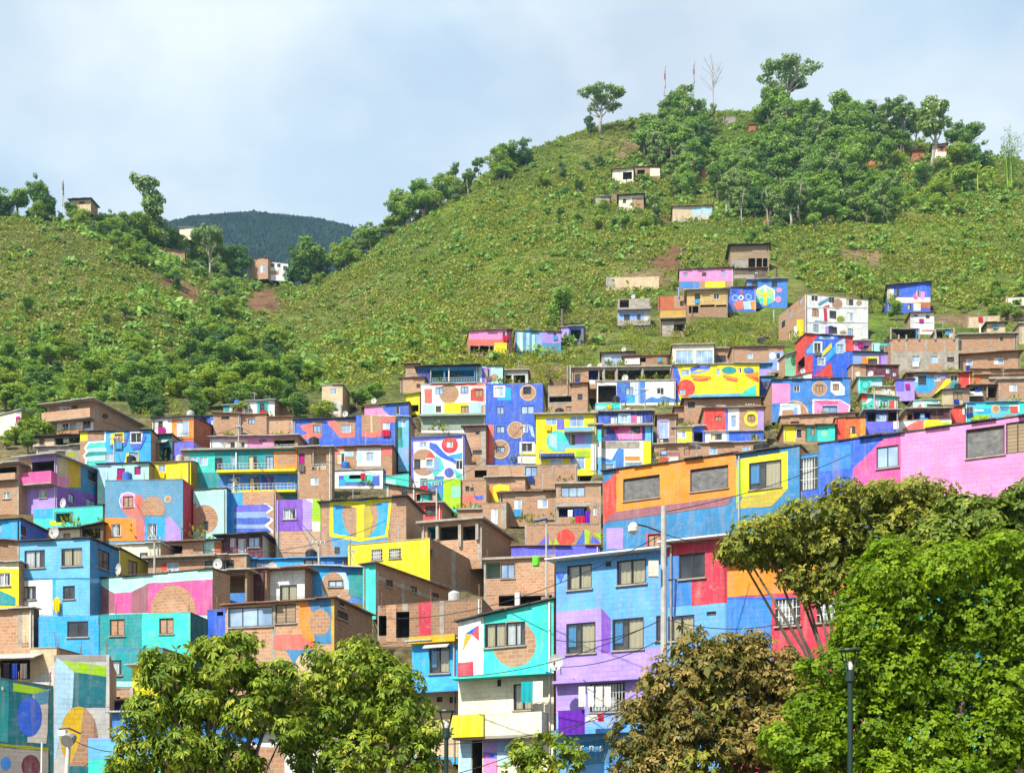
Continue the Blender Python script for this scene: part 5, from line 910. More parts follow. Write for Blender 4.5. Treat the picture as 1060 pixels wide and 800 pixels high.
fr(*K_); u, v = px(606, 290); dish('grey satellite dish on the lilac house wall corner', u, v, 58.4, .36, -.5)
fr(*H_); u, v = px(400, 424); dish('small grey dish on the white house roof', u, v, 93, .4, -.3)
fr(*A_); u, v = px(920, 412); dish('pale dish beside the bamboo scaffolding', u, v, 150, .6, -.2)
# laundry: each cloth is a thing
def cloth(name, label, r, Y, key, yaw=27, group=None):
    (x0, y0, x1, y1) = r; a = P3(x0, y0, Y); ub, vb = px(x1, y1); W = abs(P3(x1, y0, Y).x-a.x)/max(.3, math.cos(math.radians(yaw))); h = P3(x0, y0, Y).z-P3(x0, y1, Y).z
    root = tag(empty(name, (a.x, a.y, a.z-h), -math.radians(yaw)), label, 'laundry', group); m = MB(); pan = Panel((0,0),(1,0),W,h,h,lambda s,z,o:(s,-o,z),0)
    cloth_sheet(m, pan, 0, 0, W, h, .04, key, max(2, W/.3), .04); m.build('cloth', root)
    m = MB(); m.tube([(-.05,0,h+.01),(W+.05,0,h+.01)], .012, 'cable', 5); m.build('line', root)
fr(*K_)
cloth('towel', 'turquoise towel hung on the cream balcony', (442,378,494,474), 60.2, 'fab_t'); cloth('towel', 'white towel hung beside the turquoise towel', (496,376,540,472), 59.9, 'fab_w')
cloth('curtain_cloth', 'large purple cloth draped over the lilac house railing', (610,512,728,620), 58.3, 'fab_p')
for i, (x, l) in enumerate(((704,'white shirt hung first from the left on the window grille'),(742,'white shirt hung second from the left on the window grille'),(782,'white shirt hung third from the left on the window grille'),(820,'white shirt hung fourth from the left on the window grille'))): cloth('shirt', l, (x,400,x+30,492), 57.6, 'fab_w', group='white shirts on the window grille')
cloth('red_garment', 'red garment hung under the white shirts', (792,526,818,560), 57.2, 'fab_r'); cloth('white_garment', 'white garment with red edge beside the red garment', (735,530,786,558), 57.4, 'fab_w')
fr(*B_)
for x, w, k, l in ((342,22,'fab_i','dark blue trousers on the royal blue balcony line'),(368,18,'fab_w','white shirt on the royal blue balcony line'),(390,20,'fab_r','crimson shirt on the royal blue balcony line'),(413,16,'fab_w','second white shirt by the crimson shirt on the balcony'),(433,20,'fab_k','black trousers on the royal blue balcony line'),(458,22,'fab_m','magenta cloth on the royal blue balcony line'),(484,18,'fab_w','white vest at the right end of the balcony line')):
    cloth('garment', l, (x,544,x+w,598), 129.5, k, 5, 'laundry on the royal blue balcony')
cloth('garment', 'pale cloth hung on the brick apartment balcony', (598,482,640,500), 134, 'fab_w', 5)
fr(*I_)
cloth('garment', 'royal blue sheet hung in the laundry recess', (935,128,985,170), 96.4, 'fab_i', 5); cloth('garment', 'red blanket over the ledge of the laundry recess', (942,165,990,200), 96, 'fab_r', 5); cloth('garment', 'white shirt hung in the laundry recess', (905,134,930,168), 96.6, 'fab_w', 5); cloth('garment', 'violet robe hanging beside the red blanket', (990,140,1016,200), 96, 'fab_p', 5)
fr(*H_)
for x, w, k, l in ((150,24,'fab_r','red shirt on the dotted parapet balcony'),(176,20,'fab_g','grey shirt on the dotted parapet balcony'),(202,20,'fab_k','black shirt on the dotted parapet balcony'),(226,26,'fab_w','white shirt on the dotted parapet balcony')): cloth('garment', l, (x,505,x+w,560), 92.5, k, 8, 'laundry over the dotted blue parapet')
fr(*G_)
for x, w, k, l in ((20,30,'fab_k','black trousers on the ruined house porch'),(62,28,'fab_i','navy jeans on the ruined house porch'),(102,36,'fab_g','grey sheet on the ruined house porch')): cloth('garment', l, (x,226,x+w,300), 74.5, k, 10, 'laundry on the cream ruined house porch')
fr(*F_); cloth('garment', 'yellow jacket hung by the sky blue corner house door', (272,484,300,545), 88.5, 'fab_y', 12)
# cables
def cable(label, pts, sag=.5, r=.018):
    a, b = Vector(pts[0]), Vector(pts[1]); root = thing('cable', label, 'cable', tuple(a)); m = MB(); n = 16
    m.tube([tuple((b-a)*(i/n)+Vector((0, 0, -4*sag*(i/n)*(1-i/n)))) for i in range(n+1)], r, 'cable', 5, False); m.build('wire', root)
pt = at(687, 530, YP); p2 = at(687, 552, YP); p3 = at(687, 640, YP)
cable('black cable from the concrete pole to the yellow window wall', (pt, at(880, 470, 68)), .3)
cable('black cable from the concrete pole along the crimson house', (p2, at(760, 560, 54)), .2)
cable('black cable from the concrete pole across the lilac windows', (p3, at(574, 662, 58.5)), .4)
cable('black cable sagging across the turquoise upper room', (p3, at(474, 700, 60)), .5)
cable('long black cable running low past the purple cloth', (at(687, 700, YP), at(474, 800, 56)), .4)
cable('black cable from the concrete pole past the brick pillar', (p2, at(400, 640, 70)), .9)
cable('thin cable from the lamp pole across the disc mural', (at(72, 764, 40), at(140, 776, 44)), .2, .012)
cable('thin cable dropping right from the concrete pole to the orange house', (p3, at(830, 640, 50)), .4)
cable('second cable low across the sky blue wall', (at(687, 660, YP), at(580, 690, 58)), .3)
cable('thin cable strung over the tiny cream balcony front', (at(687, 720, YP), at(440, 770, 55)), .5)
for i, (u, vt, vb, l) in enumerate(((118,452,500,'thin grey pole behind the pink balcony house'),(247,440,490,'thin grey pole before the brick apartment'),(452,500,545,'thin grey pole beside the red fronted house'),(668,402,440,'thin grey pole beside the navy and pink flat'),(776,418,455,'thin grey pole in the dark gap by the ringed panels'),(905,398,432,'thin grey pole near the mint stall'),(330,560,612,'thin grey pole above the brick swirl house'),(160,556,600,'thin grey pole by the cream walled house'),(540,440,486,'thin grey pole under the blue tower'))):
    Y = hit(u, vb)-1; pole(l, u, vt, vb, Y, r=.09, key='polec', arms=((.25, .5),))
WP = [at(u, v, hit(u, w)-1) for u, v, w in ((118,454,500),(247,442,490),(452,502,545),(668,404,440),(776,420,455),(905,400,432),(330,562,612),(160,558,600),(540,442,486),(590,380,410))]
for a, b, l in ((0,1,'thin cable over the cyan arrow mural'),(1,2,'thin cable over the yellow cube mural'),(2,8,'thin cable past the blue tower base'),(8,3,'thin cable over the yellow balcony house'),(3,4,'thin cable above the red panel house'),(4,5,'thin cable across the blue mural house'),(6,2,'thin cable over the bright yellow block'),(7,6,'thin cable over the mint and pink strip'),(9,3,'thin cable over the white and royal blue house'),(0,7,'thin cable over the slate blue mural house'),(6,1,'thin cable over the purple cube house')): cable(l, (WP[a], WP[b]), .8, .022)
# what people keep on their roofs: every piece named after the house it stands on
gd = random.Random(19); ok = [d for d in DRESS if len(d[0].split()) <= 11 and d[2] > 2.4 and 68 < d[1].location.y < 262 and 'mural at the lower' not in d[0] and 'disc mural' not in d[0] and not d[0].startswith('low ') and 'ruin' not in d[0] and 'upper wall' not in d[0]]; gd.shuffle(ok)
def on_roof(d, fx, fy): 
    _, r, W, L, z0, z1, zb_, rf, nr, fp_, wr = d; return r, (W*fx, L*fy, z0+(z1-z0)*fx+zb_*fy+(.0 if rf == 'flat' else .11))
def local_to(r, p): return r.matrix_basis @ Vector(p)
for d in ok[:20]:
    key = gd.choice(('tankblack', 'tankblue', 'tankblack', 'gwh')); r, p = on_roof(d, gd.uniform(.2, .8), .25); c = local_to(r, p); q = gd.uniform(.36, .5); root = thing('water_tank', {'tankblack': 'black', 'tankblue': 'blue', 'gwh': 'grey'}[key]+' tank on the '+d[0], 'water tank', tuple(c)); m = MB()
    m.tube([(0,0,-.1),(0,0,q*.3),(0,0,q*1.7),(0,0,q*2.0)], [q*.92,q,q,q*.6], key, 14); m.build('tank_body', root); m = MB(); m.tube([(0,0,q*2.0),(0,0,q*2.15)], [q*.35,q*.33], key, 10); m.build('lid', root)
for d in ok[20:44]:
    r, p = on_roof(d, gd.uniform(.1, .9), .12); c = local_to(r, p); h = gd.uniform(1.0, 1.9); root = thing('tv_antenna', 'aerial on the '+d[0], 'antenna', tuple(c)); root.rotation_euler = (0, 0, gd.random()*3); m = MB(); m.tube([(0,0,-.1),(0,0,h)], .028, 'steel', 5); m.build('rod', root); m = MB(); m.tube([(-.5,0,h-.05),(.5,0,h-.05)], .018, 'steel', 4)
    for k in range(5): x = -.45+.22*k; m.tube([(x,-.3+.03*k,h-.05),(x,.3-.03*k,h-.05)], .014, 'steel', 4)
    m.build('aerial', root)
for d in ok[44:60]:
    r, p = on_roof(d, gd.uniform(.15, .85), .06); c = local_to(r, p); c.z += .45; dish('dish on the '+d[0], 0, 0, 1, gd.uniform(.34, .46), r.rotation_euler.z-gd.uniform(0, .6)); o = bpy.context.scene.objects
    [x for x in COL.objects if x.get('label') == 'dish on the '+d[0]][0].location = c
for d in [q for q in ok[60:84]+ok[0:34] if not q[8]]:
    _, r, W, L, z0, z1, zb_, rf, nr, fp_, wr = d; key, nm = gd.choice((('fab_w','white'),('fab_r','crimson'),('fab_b','blue'),('fab_i','navy'),('fab_m','magenta'),('fab_y','yellow'),('fab_g','grey'))); w_ = gd.uniform(.5, .9); h_ = gd.uniform(.5, .8); x = gd.uniform(.1, W-w_-.1)
    zz = (wr[0][1]-h_-.05 if wr else z0*.55); x = (wr[0][0] if wr else x); c = local_to(r, (x, -.14, zz)); root = tag(empty('garment', tuple(c), r.rotation_euler.z), nm+' cloth hung on the '+d[0], 'laundry'); pan = Panel((0,0),(1,0),w_,h_,h_,lambda s,z,o:(s,-o,z),0); m = MB(); cloth_sheet(m, pan, 0, 0, w_, h_, .02, key, 2, .03); m.build('cloth', root); m = MB(); m.tube([(-.06,0,h_+.01),(w_+.06,0,h_+.01)], .012, 'cable', 4); m.build('line', root)
for d in ok[84:110]:
    r, p = on_roof(d, gd.uniform(.1, .9), .1); c = local_to(r, p); n = gd.randint(2, 4); root = thing('brick_pile', 'loose brick pile on the '+d[0], 'bricks', tuple(c)); root.rotation_euler = (0, 0, gd.random()); m = MB()
    for k in range(n): m.box(-.5+.02*k,-.2,.02+.16*k,.5-.12*k,.2,.16*(k+1),'brick')
    m.build('bricks', root); m = MB(); m.slab([(-.7,-.3,.02+.16*n+.06),(.8,-.28,.16*n+.1),(.8,.3,.16*n+.1),(-.7,.3,.16*n+.08)], .03, gd.choice(('rust','tin','wood'))); m.build('cover_sheet', root)
# wall lettering on the blue base of the lilac house
fr(*K_); rt, fp, _ = BLUE
for s_, x in (("o", 648), ("ar", 690), ("n", 752), ("s", 800)):
    q = fp.un(x, 694); cu = bpy.data.curves.new('lettering', 'FONT'); cu.body = s_; cu.size = .52; cu.extrude = .006; tmp = bpy.data.objects.new('tmp', cu); COL.objects.link(tmp)
    bpy.context.view_layer.update(); me = bpy.data.meshes.new_from_object(tmp.evaluated_get(bpy.context.evaluated_depsgraph_get())); bpy.data.objects.remove(tmp)
    o = bpy.data.objects.new('lettering', me); COL.objects.link(o); me.materials.clear(); me.materials.append(M('white')); o.parent = rt; o.location = (q[0], -.07, q[1]); o.rotation_euler = (math.pi/2, 0, 0)
# masts on the crests
def mast(label, u, v0, v1, Y, w=.5):
    b = at(u, v1, Y); h = (v1-v0)/F*Y; root = thing('antenna_mast', label, 'antenna mast', tuple(b)); m = MB()
    for sx, sy in ((-w,-w),(w,-w),(0,w)): m.tube([(sx,sy,-3),(sx*.4,sy*.4,h)], .09, 'steel', 5)
    k = 8
    for i in range(k):
        f0, f1 = 1-.6*i/k, 1-.6*(i+1)/k; z0, z1 = h*i/k, h*(i+1)/k
        for (ax, ay), (bx, by) in (((-w,-w),(w,-w)),((w,-w),(0,w)),((0,w),(-w,-w))): m.tube([(ax*f0,ay*f0,z0),(bx*f1,by*f1,z1)], .05, 'steel', 4)
    m.build('lattice', root); m = MB()
    for z in (.93, .8, .66): m.tube([(.0,-.5,h*z-.9),(.0,-.5,h*z+.9)], (.2), 'gwh' if z != .8 else 'rwin', 8)
    m.build('antenna_panel', root); m = MB(); m.tube([(0,0,h),(0,0,h+2.6)], .06, 'steel', 5); m.build('rod', root)
mast('grey lattice antenna mast behind the tall tree clump on the crest', 688, 68, 128, 452)
mast('reddish lattice antenna mast left of the leafless tree', 718, 62, 126, 455)
mast('small antenna mast on the left hill crest', 65.5, 190, 214, 344, .35)
# ================================================================== ground
_vg = np.random.default_rng(77).random((256, 256))
def vnoise(x, y, sc):
    x = x/sc+100; y = y/sc+100; i = np.floor(x).astype(int); j = np.floor(y).astype(int); fx = x-i; fy = y-j; fx = fx*fx*(3-2*fx); fy = fy*fy*(3-2*fy); i %= 255; j %= 255
    return (_vg[i, j]*(1-fx)+_vg[i+1, j]*fx)*(1-fy)+(_vg[i, j+1]*(1-fx)+_vg[i+1, j+1]*fx)*fy
def fnoise(x, y, sc): return (vnoise(x, y, sc)*.5+vnoise(x+31, y+17, sc*.47)*.3+vnoise(x+71, y-29, sc*.21)*.2)
def terrain_mat():
    t = NT('hill_ground'); geo = t.n('ShaderNodeNewGeometry').outputs['Position']
    at_ = t.n('ShaderNodeVertexColor'); at_.layer_name = 'Tint'
    n1 = t.noise(geo, 0.05, 6, 0.62); n2 = t.noise(geo, 0.35, 6, 0.7); n3 = t.noise(geo, 1.8, 4, 0.7)
    k = t.math('ADD', t.mr(n1, .3, .7, .55, 1.0), t.math('ADD', t.mr(n2, .3, .7, -.4, .4), t.mr(n3, .3, .7, -.4, .4)))
    kk = t.n('ShaderNodeCombineColor'); [t.l(k, kk.inputs[i]) for i in range(3)]
    col = t.mix(1.0, at_.outputs[0], kk.outputs[0], 'MULTIPLY')
    t.bsdf(col, 0.95, t.bump(n3, 0.9, 0.6), spec=0.1); return t.m
BLOBS = []   # soil patches: (u, v, ru px, rv px, colour)
SOIL = (0.20, 0.105, 0.055); DRY = (0.22, 0.155, 0.08)
def tint(x, y, z):
    """ground colour: olive pasture on the left dome, yellow green on the right hill, soil where the bank has slipped"""
    u = CX+F*x/np.maximum(y, 1); v = HV-F*(z-ZC)/np.maximum(y, 1)
    c = np.zeros((x.size, 3)); c[:] = (0.105, 0.155, 0.028)
    def blend(w, col):
        nonlocal c
        w = np.clip(w, 0, 1)[:, None]; c = c*(1-w)+np.array(col)*w
    right = np.clip((u-330)/140, 0, 1)*(y > 190)
    blend(right*.8, (0.125, 0.185, 0.024))
    blend(np.exp(-(((u-430)/190)**2+((v-335)/55)**2))*1.0*(y > 180), (0.115, 0.135, 0.032))
    blend(np.exp(-(((u-620)/90)**2+((v-265)/60)**2))*.8*(y > 200), (0.135, 0.165, 0.034))
    blend(np.exp(-(((u-520)/90)**2+((v-225)/45)**2))*.9*(y > 240), (0.185, 0.265, 0.022))
    blend(np.exp(-(((u-985)/110)**2+((v-235)/45)**2))*.8*(y > 220), (0.145, 0.235, 0.022))
    blend(np.exp(-(((u-60)/120)**2+((v-290)/60)**2))*1.0*(y > 200), (0.120, 0.128, 0.040))
    blend(np.exp(-(((u-60)/160)**2+((v-390)/45)**2))*.9*(y > 180), (0.055, 0.10, 0.020))
    far = np.clip((y-185)/20, 0, 1); n1 = fnoise(x, y, 28); n2 = fnoise(x+300, y+40, 9)
    blend(np.clip((n1-.5)*5, 0, .75)*far, (0.150, 0.160, 0.040)); blend(np.clip((.47-n1)*5, 0, .7)*far, (0.070, 0.120, 0.020)); blend(np.clip((n2-.56)*6, 0, .38)*far, (0.17, 0.14, 0.055)); blend(np.clip((.42-n2)*6, 0, .5)*far, (0.055, 0.085, 0.020))
    for (bu, bv, ru, rv, col) in BLOBS: blend(1.6*np.exp(-(((u-bu)/ru)**2+((v-bv)/rv)**2)**1.5)-.15, col)
    blend(np.clip((185-y)/25, 0, 1)*.75, (0.19, 0.135, 0.085)); blend(np.clip((60-y)/15, 0, 1)*.6, (0.10, 0.11, 0.05))
    return c
for b in [(272,312,22,13,SOIL),(222,300,9,6,SOIL),(176,292,12,5,SOIL),(196,305,9,14,SOIL),(690,272,18,9,SOIL),(670,288,26,8,DRY),(700,262,10,8,SOIL),(885,262,16,6,DRY),(905,268,8,8,DRY),(755,385,26,7,DRY),(560,385,40,8,DRY),
          (700,330,18,7,DRY),(790,345,15,5,DRY),(640,205,12,5,DRY),(690,228,14,5,SOIL),(800,228,12,5,SOIL),(645,120+40,8,4,DRY),(660,150,20,5,DRY),(620,350,14,6,DRY),(990,330,30,6,DRY)]: BLOBS.append(b)
def grid_sheet(name, xs, ys):
    X, Y = np.meshgrid(xs, ys); Z = terr(X, Y)
    n = np.sin(X*.21+1.3*np.sin(Y*.13))*np.cos(Y*.17+X*.05)*.25+np.sin(X*.63+Y*.41)*np.sin(Y*.57-X*.2)*.12
    Z = Z+n*np.clip((Y-190)/60, 0, 1)-np.clip((Y-70)/60, 0, 1)*.25
    for (P, t, b, W, L, zf, sd_) in HOUSES:      # cut the building plots level
        dx, dy = X-P[0], Y-P[1]; a = dx*t[0]+dy*t[1]; c = dx*b[0]+dy*b[1]
        inside = (a > -.8-3.2*(sd_ == 'L')) & (a < W+.8+3.2*(sd_ == 'R')) & (c > -1.6) & (c < L+.3); Z = np.where(inside, np.minimum(Z, zf-.15), Z)
    me = bpy.data.meshes.new(name); ny, nx = X.shape
    co = np.stack([X, Y, Z], -1).reshape(-1, 3)
    idx = np.arange(ny*nx).reshape(ny, nx); q = np.stack([idx[:-1,:-1], idx[:-1,1:], idx[1:,1:], idx[1:,:-1]], -1).reshape(-1, 4)
    me.vertices.add(len(co)); me.vertices.foreach_set('co', co.ravel()); me.loops.add(q.size); me.loops.foreach_set('vertex_index', q.ravel())
    me.polygons.add(len(q)); me.polygons.foreach_set('loop_start', np.arange(0, q.size, 4)); me.polygons.foreach_set('loop_total', np.full(len(q), 4))
    me.polygons.foreach_set('use_smooth', np.ones(len(q), bool)); me.update()
    ca = me.color_attributes.new('Tint', 'FLOAT_COLOR', 'POINT'); c = tint(co[:, 0], co[:, 1], co[:, 2]); ca.data.foreach_set('color', np.c_[c, np.ones(len(c))].ravel())
    me.materials.append(terrain_mat()); o = bpy.data.objects.new(name, me); COL.objects.link(o); o['kind'] = 'structure'; return o
grid_sheet('hillside', np.r_[np.linspace(-330, -102, 90), np.linspace(-100, 120, 210), np.linspace(122.5, 400, 100)], np.r_[np.linspace(-30, 40, 25), np.linspace(41, 290, 250), np.linspace(292, 640, 160)])
# far valley floor and mountain
def far_mat():
    t = NT('far_forest'); geo = t.n('ShaderNodeNewGeometry').outputs['Position']
    n1 = t.noise(geo, .02, 6, .65); n2 = t.noise(geo, .11, 5, .7)
    col = t.ramp(t.math('ADD', t.math('MULTIPLY', n1, .5), t.math('MULTIPLY', n2, .5)), [(.36, (.006, .020, .020, 1)), (.62, (.022, .052, .036, 1))])
    t.bsdf(col, .95, t.bump(n2, 1.0, 8.0), spec=.1); return t.m
def mountain():
    us = np.r_[np.linspace(-500, 120, 90), np.linspace(122, 480, 520), np.linspace(483, 1600, 130)]; base = np.interp(us, [-500,-100,60,130,170,200,235,262,300,330,352,370,385,400,430,480,600,1600], [330,300,262,244,231,224,221,219,223,226,231,236,239,233,236,246,262,300])
    D0 = 1500.0; rows = []
    X = (us-CX)/F*D0; crest = ZC+(HV-base)/F*D0
    prof = [(-700, .30), (-560, .42), (-420, .56), (-300, .68), (-190, .80), (-100, .90), (-45, .96), (0, 1.0), (60, .97), (200, .82), (500, .5), (900, .2)]
    rs = np.random.default_rng(5); pts = []
    fine = np.interp(np.linspace(0, len(prof)-1, 150), range(len(prof)), [p[0] for p in prof]); fz = np.interp(np.linspace(0, len(prof)-1, 150), range(len(prof)), [p[1] for p in prof])
    G = np.zeros((150, len(us), 3))
    for i, (dy, k) in enumerate(zip(fine, fz)):
        rid = 28*np.sin(X*.013+dy*.006)*(1-k)*2+10*np.sin(X*.041+dy*.02)*(1-k)
        z = crest*k+rid+rs.normal(0, .6, len(us))+2.6*rs.random(len(us))**4
        G[i] = np.stack([X+rs.normal(0, .25, len(us)), np.full(len(us), D0+dy), z], -1)
    me = bpy.data.meshes.new('far_mountain'); idx = np.arange(150*len(us)).reshape(150, -1); q = np.stack([idx[:-1,:-1], idx[:-1,1:], idx[1:,1:], idx[1:,:-1]], -1).reshape(-1, 4)
    me.from_pydata(G.reshape(-1, 3).tolist(), [], q.tolist()); me.materials.append(far_mat()); o = bpy.data.objects.new('far_mountain', me); COL.objects.link(o); o['kind'] = 'structure'
mountain()
m = MB(); m.poly([(-3000,-60,-2.0),(3000,-60,-2.0),(3000,6000,-2.0),(-3000,6000,-2.0)], 'dirtconc'); o = m.build('ground'); o['kind'] = 'structure'
# ================================================================== foliage
def leaf_mat(name, ramp, trans=.35, rough=.55, spec=.3, own=.38):
    t = NT(name); a = t.n('ShaderNodeVertexColor'); a.layer_name = 'Leaf'; sep = t.n('ShaderNodeSeparateColor'); t.l(a.outputs[0], sep.inputs[0])
    ob = t.n('ShaderNodeObjectInfo').outputs['Random']
    f = t.math('ADD', t.math('MULTIPLY', sep.outputs[0], 1-own), t.math('MULTIPLY', ob, own))
    col = t.ramp(f, ramp)
    b = t.n('ShaderNodeBsdfPrincipled'); t.l(col, b.inputs['Base Color']); b.inputs['Roughness'].default_value = rough; b.inputs['Specular IOR Level'].default_value = spec
    tr = t.n('ShaderNodeBsdfTranslucent'); t.l(t.mix(.4, col, (.25, .32, .02, 1)), tr.inputs[0]); mx = t.n('ShaderNodeMixShader'); mx.inputs[0].default_value = trans
    t.l(b.outputs[0], mx.inputs[1]); t.l(tr.outputs[0], mx.inputs[2]); t.l(mx.outputs[0], t.out.inputs[0]); return t.m
def quads(name, Q, shade, mat, parent=None):
    """Q (n,4,3) leaf faces, shade (n,) 0..1 per leaf"""
    n = len(Q); me = bpy.data.meshes.new(name); me.vertices.add(4*n); me.vertices.foreach_set('co', Q.astype(np.float32).ravel())
    me.loops.add(4*n); me.loops.foreach_set('vertex_index', np.arange(4*n)); me.polygons.add(n); me.polygons.foreach_set('loop_start', np.arange(0, 4*n, 4)); me.polygons.foreach_set('loop_total', np.full(n, 4)); me.update()
    ca = me.color_attributes.new('Leaf', 'FLOAT_COLOR', 'POINT'); s = np.repeat(shade, 4); ca.data.foreach_set('color', np.stack([s, s, s, np.ones_like(s)], -1).ravel()); me.materials.append(mat)
    o = bpy.data.objects.new(name, me); COL.objects.link(o)
    if parent is not None: o.parent = parent
    return o
def norm(v): return v/np.maximum(np.linalg.norm(v, axis=-1, keepdims=True), 1e-9)
def leaf_quads(c, d, length, width, up_bias=.6, g=rng, nrm=None):
    """kite leaves at points c along directions d"""
    n = len(c); d = norm(d); r = g.normal(size=(n, 3)); r[:, 2] += up_bias*2
    if nrm is not None: r = norm(nrm)+.45*r*np.array([1, 1, .5]); d = norm(d-r*(d*r).sum(-1, keepdims=True)/np.maximum((r*r).sum(-1, keepdims=True), 1e-6)*.8)
    s = norm(np.cross(d, r)); L = np.asarray(length).reshape(-1, 1); W = np.asarray(width).reshape(-1, 1)
    return np.stack([c, c+d*L*.45+s*W*.5, c+d*L, c+d*L*.45-s*W*.5], 1)
def blob_points(n, blobs, g, shell=.55):
    """points in a union of ellipsoids (centre, radii), thicker near their skins"""
    vol = np.array([b[3]*b[4]*b[5] for b in blobs])**.72; k = g.choice(len(blobs), n, p=vol/vol.sum()); B = np.array(blobs)[k]
    d = norm(g.normal(size=(n, 3))); r = 1-(1-g.random(n)**.6)*shell
    return B[:, :3]+d*B[:, 3:]*r[:, None], d, k
def crown_quads(blobs, n, size, g, droop=.1, aspect=.6):
    kids = []
    for b in blobs:
        for q in range(3): e = norm(g.normal(size=3)); kids.append(tuple(np.array(b[:3])+e*np.array(b[3:])*g.uniform(.7, 1.15))+tuple(np.array(b[3:])*g.uniform(.3, .55)))
    blobs = list(blobs)+kids
    c, d, k = blob_points(n, blobs, g); out = norm(g.normal(size=d.shape)); out[:, 2] -= droop
    L = size*g.uniform(.6, 1.4, n); kb = g.random(len(blobs))
    shade = np.clip(.5*kb[k]+.5*g.random(n), 0, 1)
    c = c-out*(L*.4)[:, None]; return leaf_quads(c, out, L, L*aspect, g=g, nrm=d+np.array([0, 0, .25])), shade
LM = {'mid': leaf_mat('foliage_mid', [(.0, (0.104, 0.217, 0.038, 1)), (.55, (0.213, 0.368, 0.057, 1)), (1, (0.372, 0.539, 0.091, 1))]),
      'dark': leaf_mat('foliage_dark', [(.0, (0.057, 0.143, 0.049, 1)), (.55, (0.104, 0.230, 0.065, 1)), (1, (0.194, 0.339, 0.085, 1))]),
      'euc': leaf_mat('foliage_euc', [(.0, (0.121, 0.205, 0.068, 1)), (.55, (0.230, 0.339, 0.103, 1)), (1, (0.407, 0.510, 0.146, 1))]),
      'lite': leaf_mat('foliage_light', [(.0, (0.160, 0.255, 0.030, 1)), (.55, (0.292, 0.410, 0.046, 1)), (1, (0.492, 0.588, 0.076, 1))])}
def trunk_mb(h, r, key, g, forks=4, top=.75, spread=.25):
    m = MB(); p = [(0, 0, -1.0)]; x = y = 0
    for i in range(1, 5): x += g.normal(0, .02)*h; y += g.normal(0, .02)*h; p.append((x, y, h*top*i/4))
    m.tube(p, [r*1.15, r, r*.85, r*.7, r*.5], key, 8)
    for i in range(forks):
        a = g.random()*6.28; b = p[2+i % 3]; L = h*g.uniform(.2, .38); e = (b[0]+math.cos(a)*h*spread, b[1]+math.sin(a)*h*spread, min(h*.95, b[2]+L)); mid = tuple((b[k]+e[k])/2+(.0 if k < 2 else -.02*h) for k in range(3))
        m.tube([b, mid, e], [r*.5, r*.35, r*.15], key, 6)
    return m
def tree_proto(kind, seed):
    """unit tree 10 m tall, standing at the origin"""
    g = np.random.default_rng(seed); bl = []
    if kind == 'broad':      # round crowned
        for i in range(13): a = g.random()*6.28; rr = g.uniform(0, 2.7); z = g.uniform(4.2, 8.6); q = g.uniform(1.0, 1.9)*(1.15-.05*z); bl.append((rr*math.cos(a)*(1.2-z*.06), rr*math.sin(a)*(1.2-z*.06), z, q*1.15, q*1.15, q*.8))
        n, s, mat, tr = 3600, .46, 'mid', trunk_mb(8, .28, 'bark', g)
    elif kind == 'dense':
        for i in range(16): a = g.random()*6.28; rr = g.uniform(.3, 2.4); z = g.uniform(1.2, 8.8); f = math.sin(min(1, z/9.5)*math.pi)**.5; q = g.uniform(1.0, 1.7)*max(.55, f); bl.append((rr*f*math.cos(a), rr*f*math.sin(a), z, q, q, q*.85))
        n, s, mat, tr = 3600, .46, 'dark', trunk_mb(7, .25, 'bark', g)
    elif kind == 'euc':      # tall, bare stem, clumped airy crown
        for i in range(11): a = g.random()*6.28; z = g.uniform(5.2, 9.5); rr = g.uniform(0, 1.5)*(1.35-abs(z-7)/4); q = g.uniform(.55, 1.05); bl.append((rr*math.cos(a), rr*math.sin(a), z, q, q, q*.9))
        n, s, mat, tr = 3000, .38, 'euc', trunk_mb(9.2, .17, 'palebark', g, 6, .85, .12)
    elif kind == 'spread':   # umbrella crown on a bare forked trunk
        for i in range(15): a = g.random()*6.28; rr = 3.4*math.sqrt(g.random()); q = g.uniform(.8, 1.2); bl.append((rr*math.cos(a), rr*math.sin(a), 9.0-.13*rr*rr+g.normal(0, .3), q*1.1, q*1.1, q*.75))
        n, s, mat, tr = 3400, .4, 'euc', trunk_mb(8.6, .26, 'palebark', g, 9, .7, .28)
    elif kind == 'cloud':    # narrow with separate leaf clouds
        for i in range(10): z = 1.5+.8*i+g.normal(0, .2); a = g.random()*6.28; rr = g.uniform(.2, 1.5); q = g.uniform(.8, 1.35); bl.append((rr*math.cos(a), rr*math.sin(a), z, q, q, q*.8))
        n, s, mat, tr = 3400, .42, 'euc', trunk_mb(9.5, .2, 'bark', g, 5, .9, .1)
    elif kind == 'lite':
        for i in range(14): a = g.random()*6.28; rr = g.uniform(0, 3.0); z = g.uniform(2.0, 8.0); q = g.uniform(1.1, 1.9); bl.append((rr*math.cos(a)*(1.2-z*.08), rr*math.sin(a)*(1.2-z*.08), z, q, q, q*.75))
        n, s, mat, tr = 3600, .48, 'lite', trunk_mb(7, .25, 'bark', g)
    Q, sh = crown_quads(bl, n, s, g)
    root = empty(kind+'_tree', (0, 0, 0)); quads('crown', Q, sh, LM[mat], root); tr.build('trunk', root, True); return root
PROTO = {}; USED = set()
NAMES = {'broad': 'broadleaf_tree', 'dense': 'evergreen_tree', 'euc': 'eucalyptus_tree', 'spread': 'umbrella_tree', 'cloud': 'cloud_crowned_tree', 'lite': 'light_green_tree'}
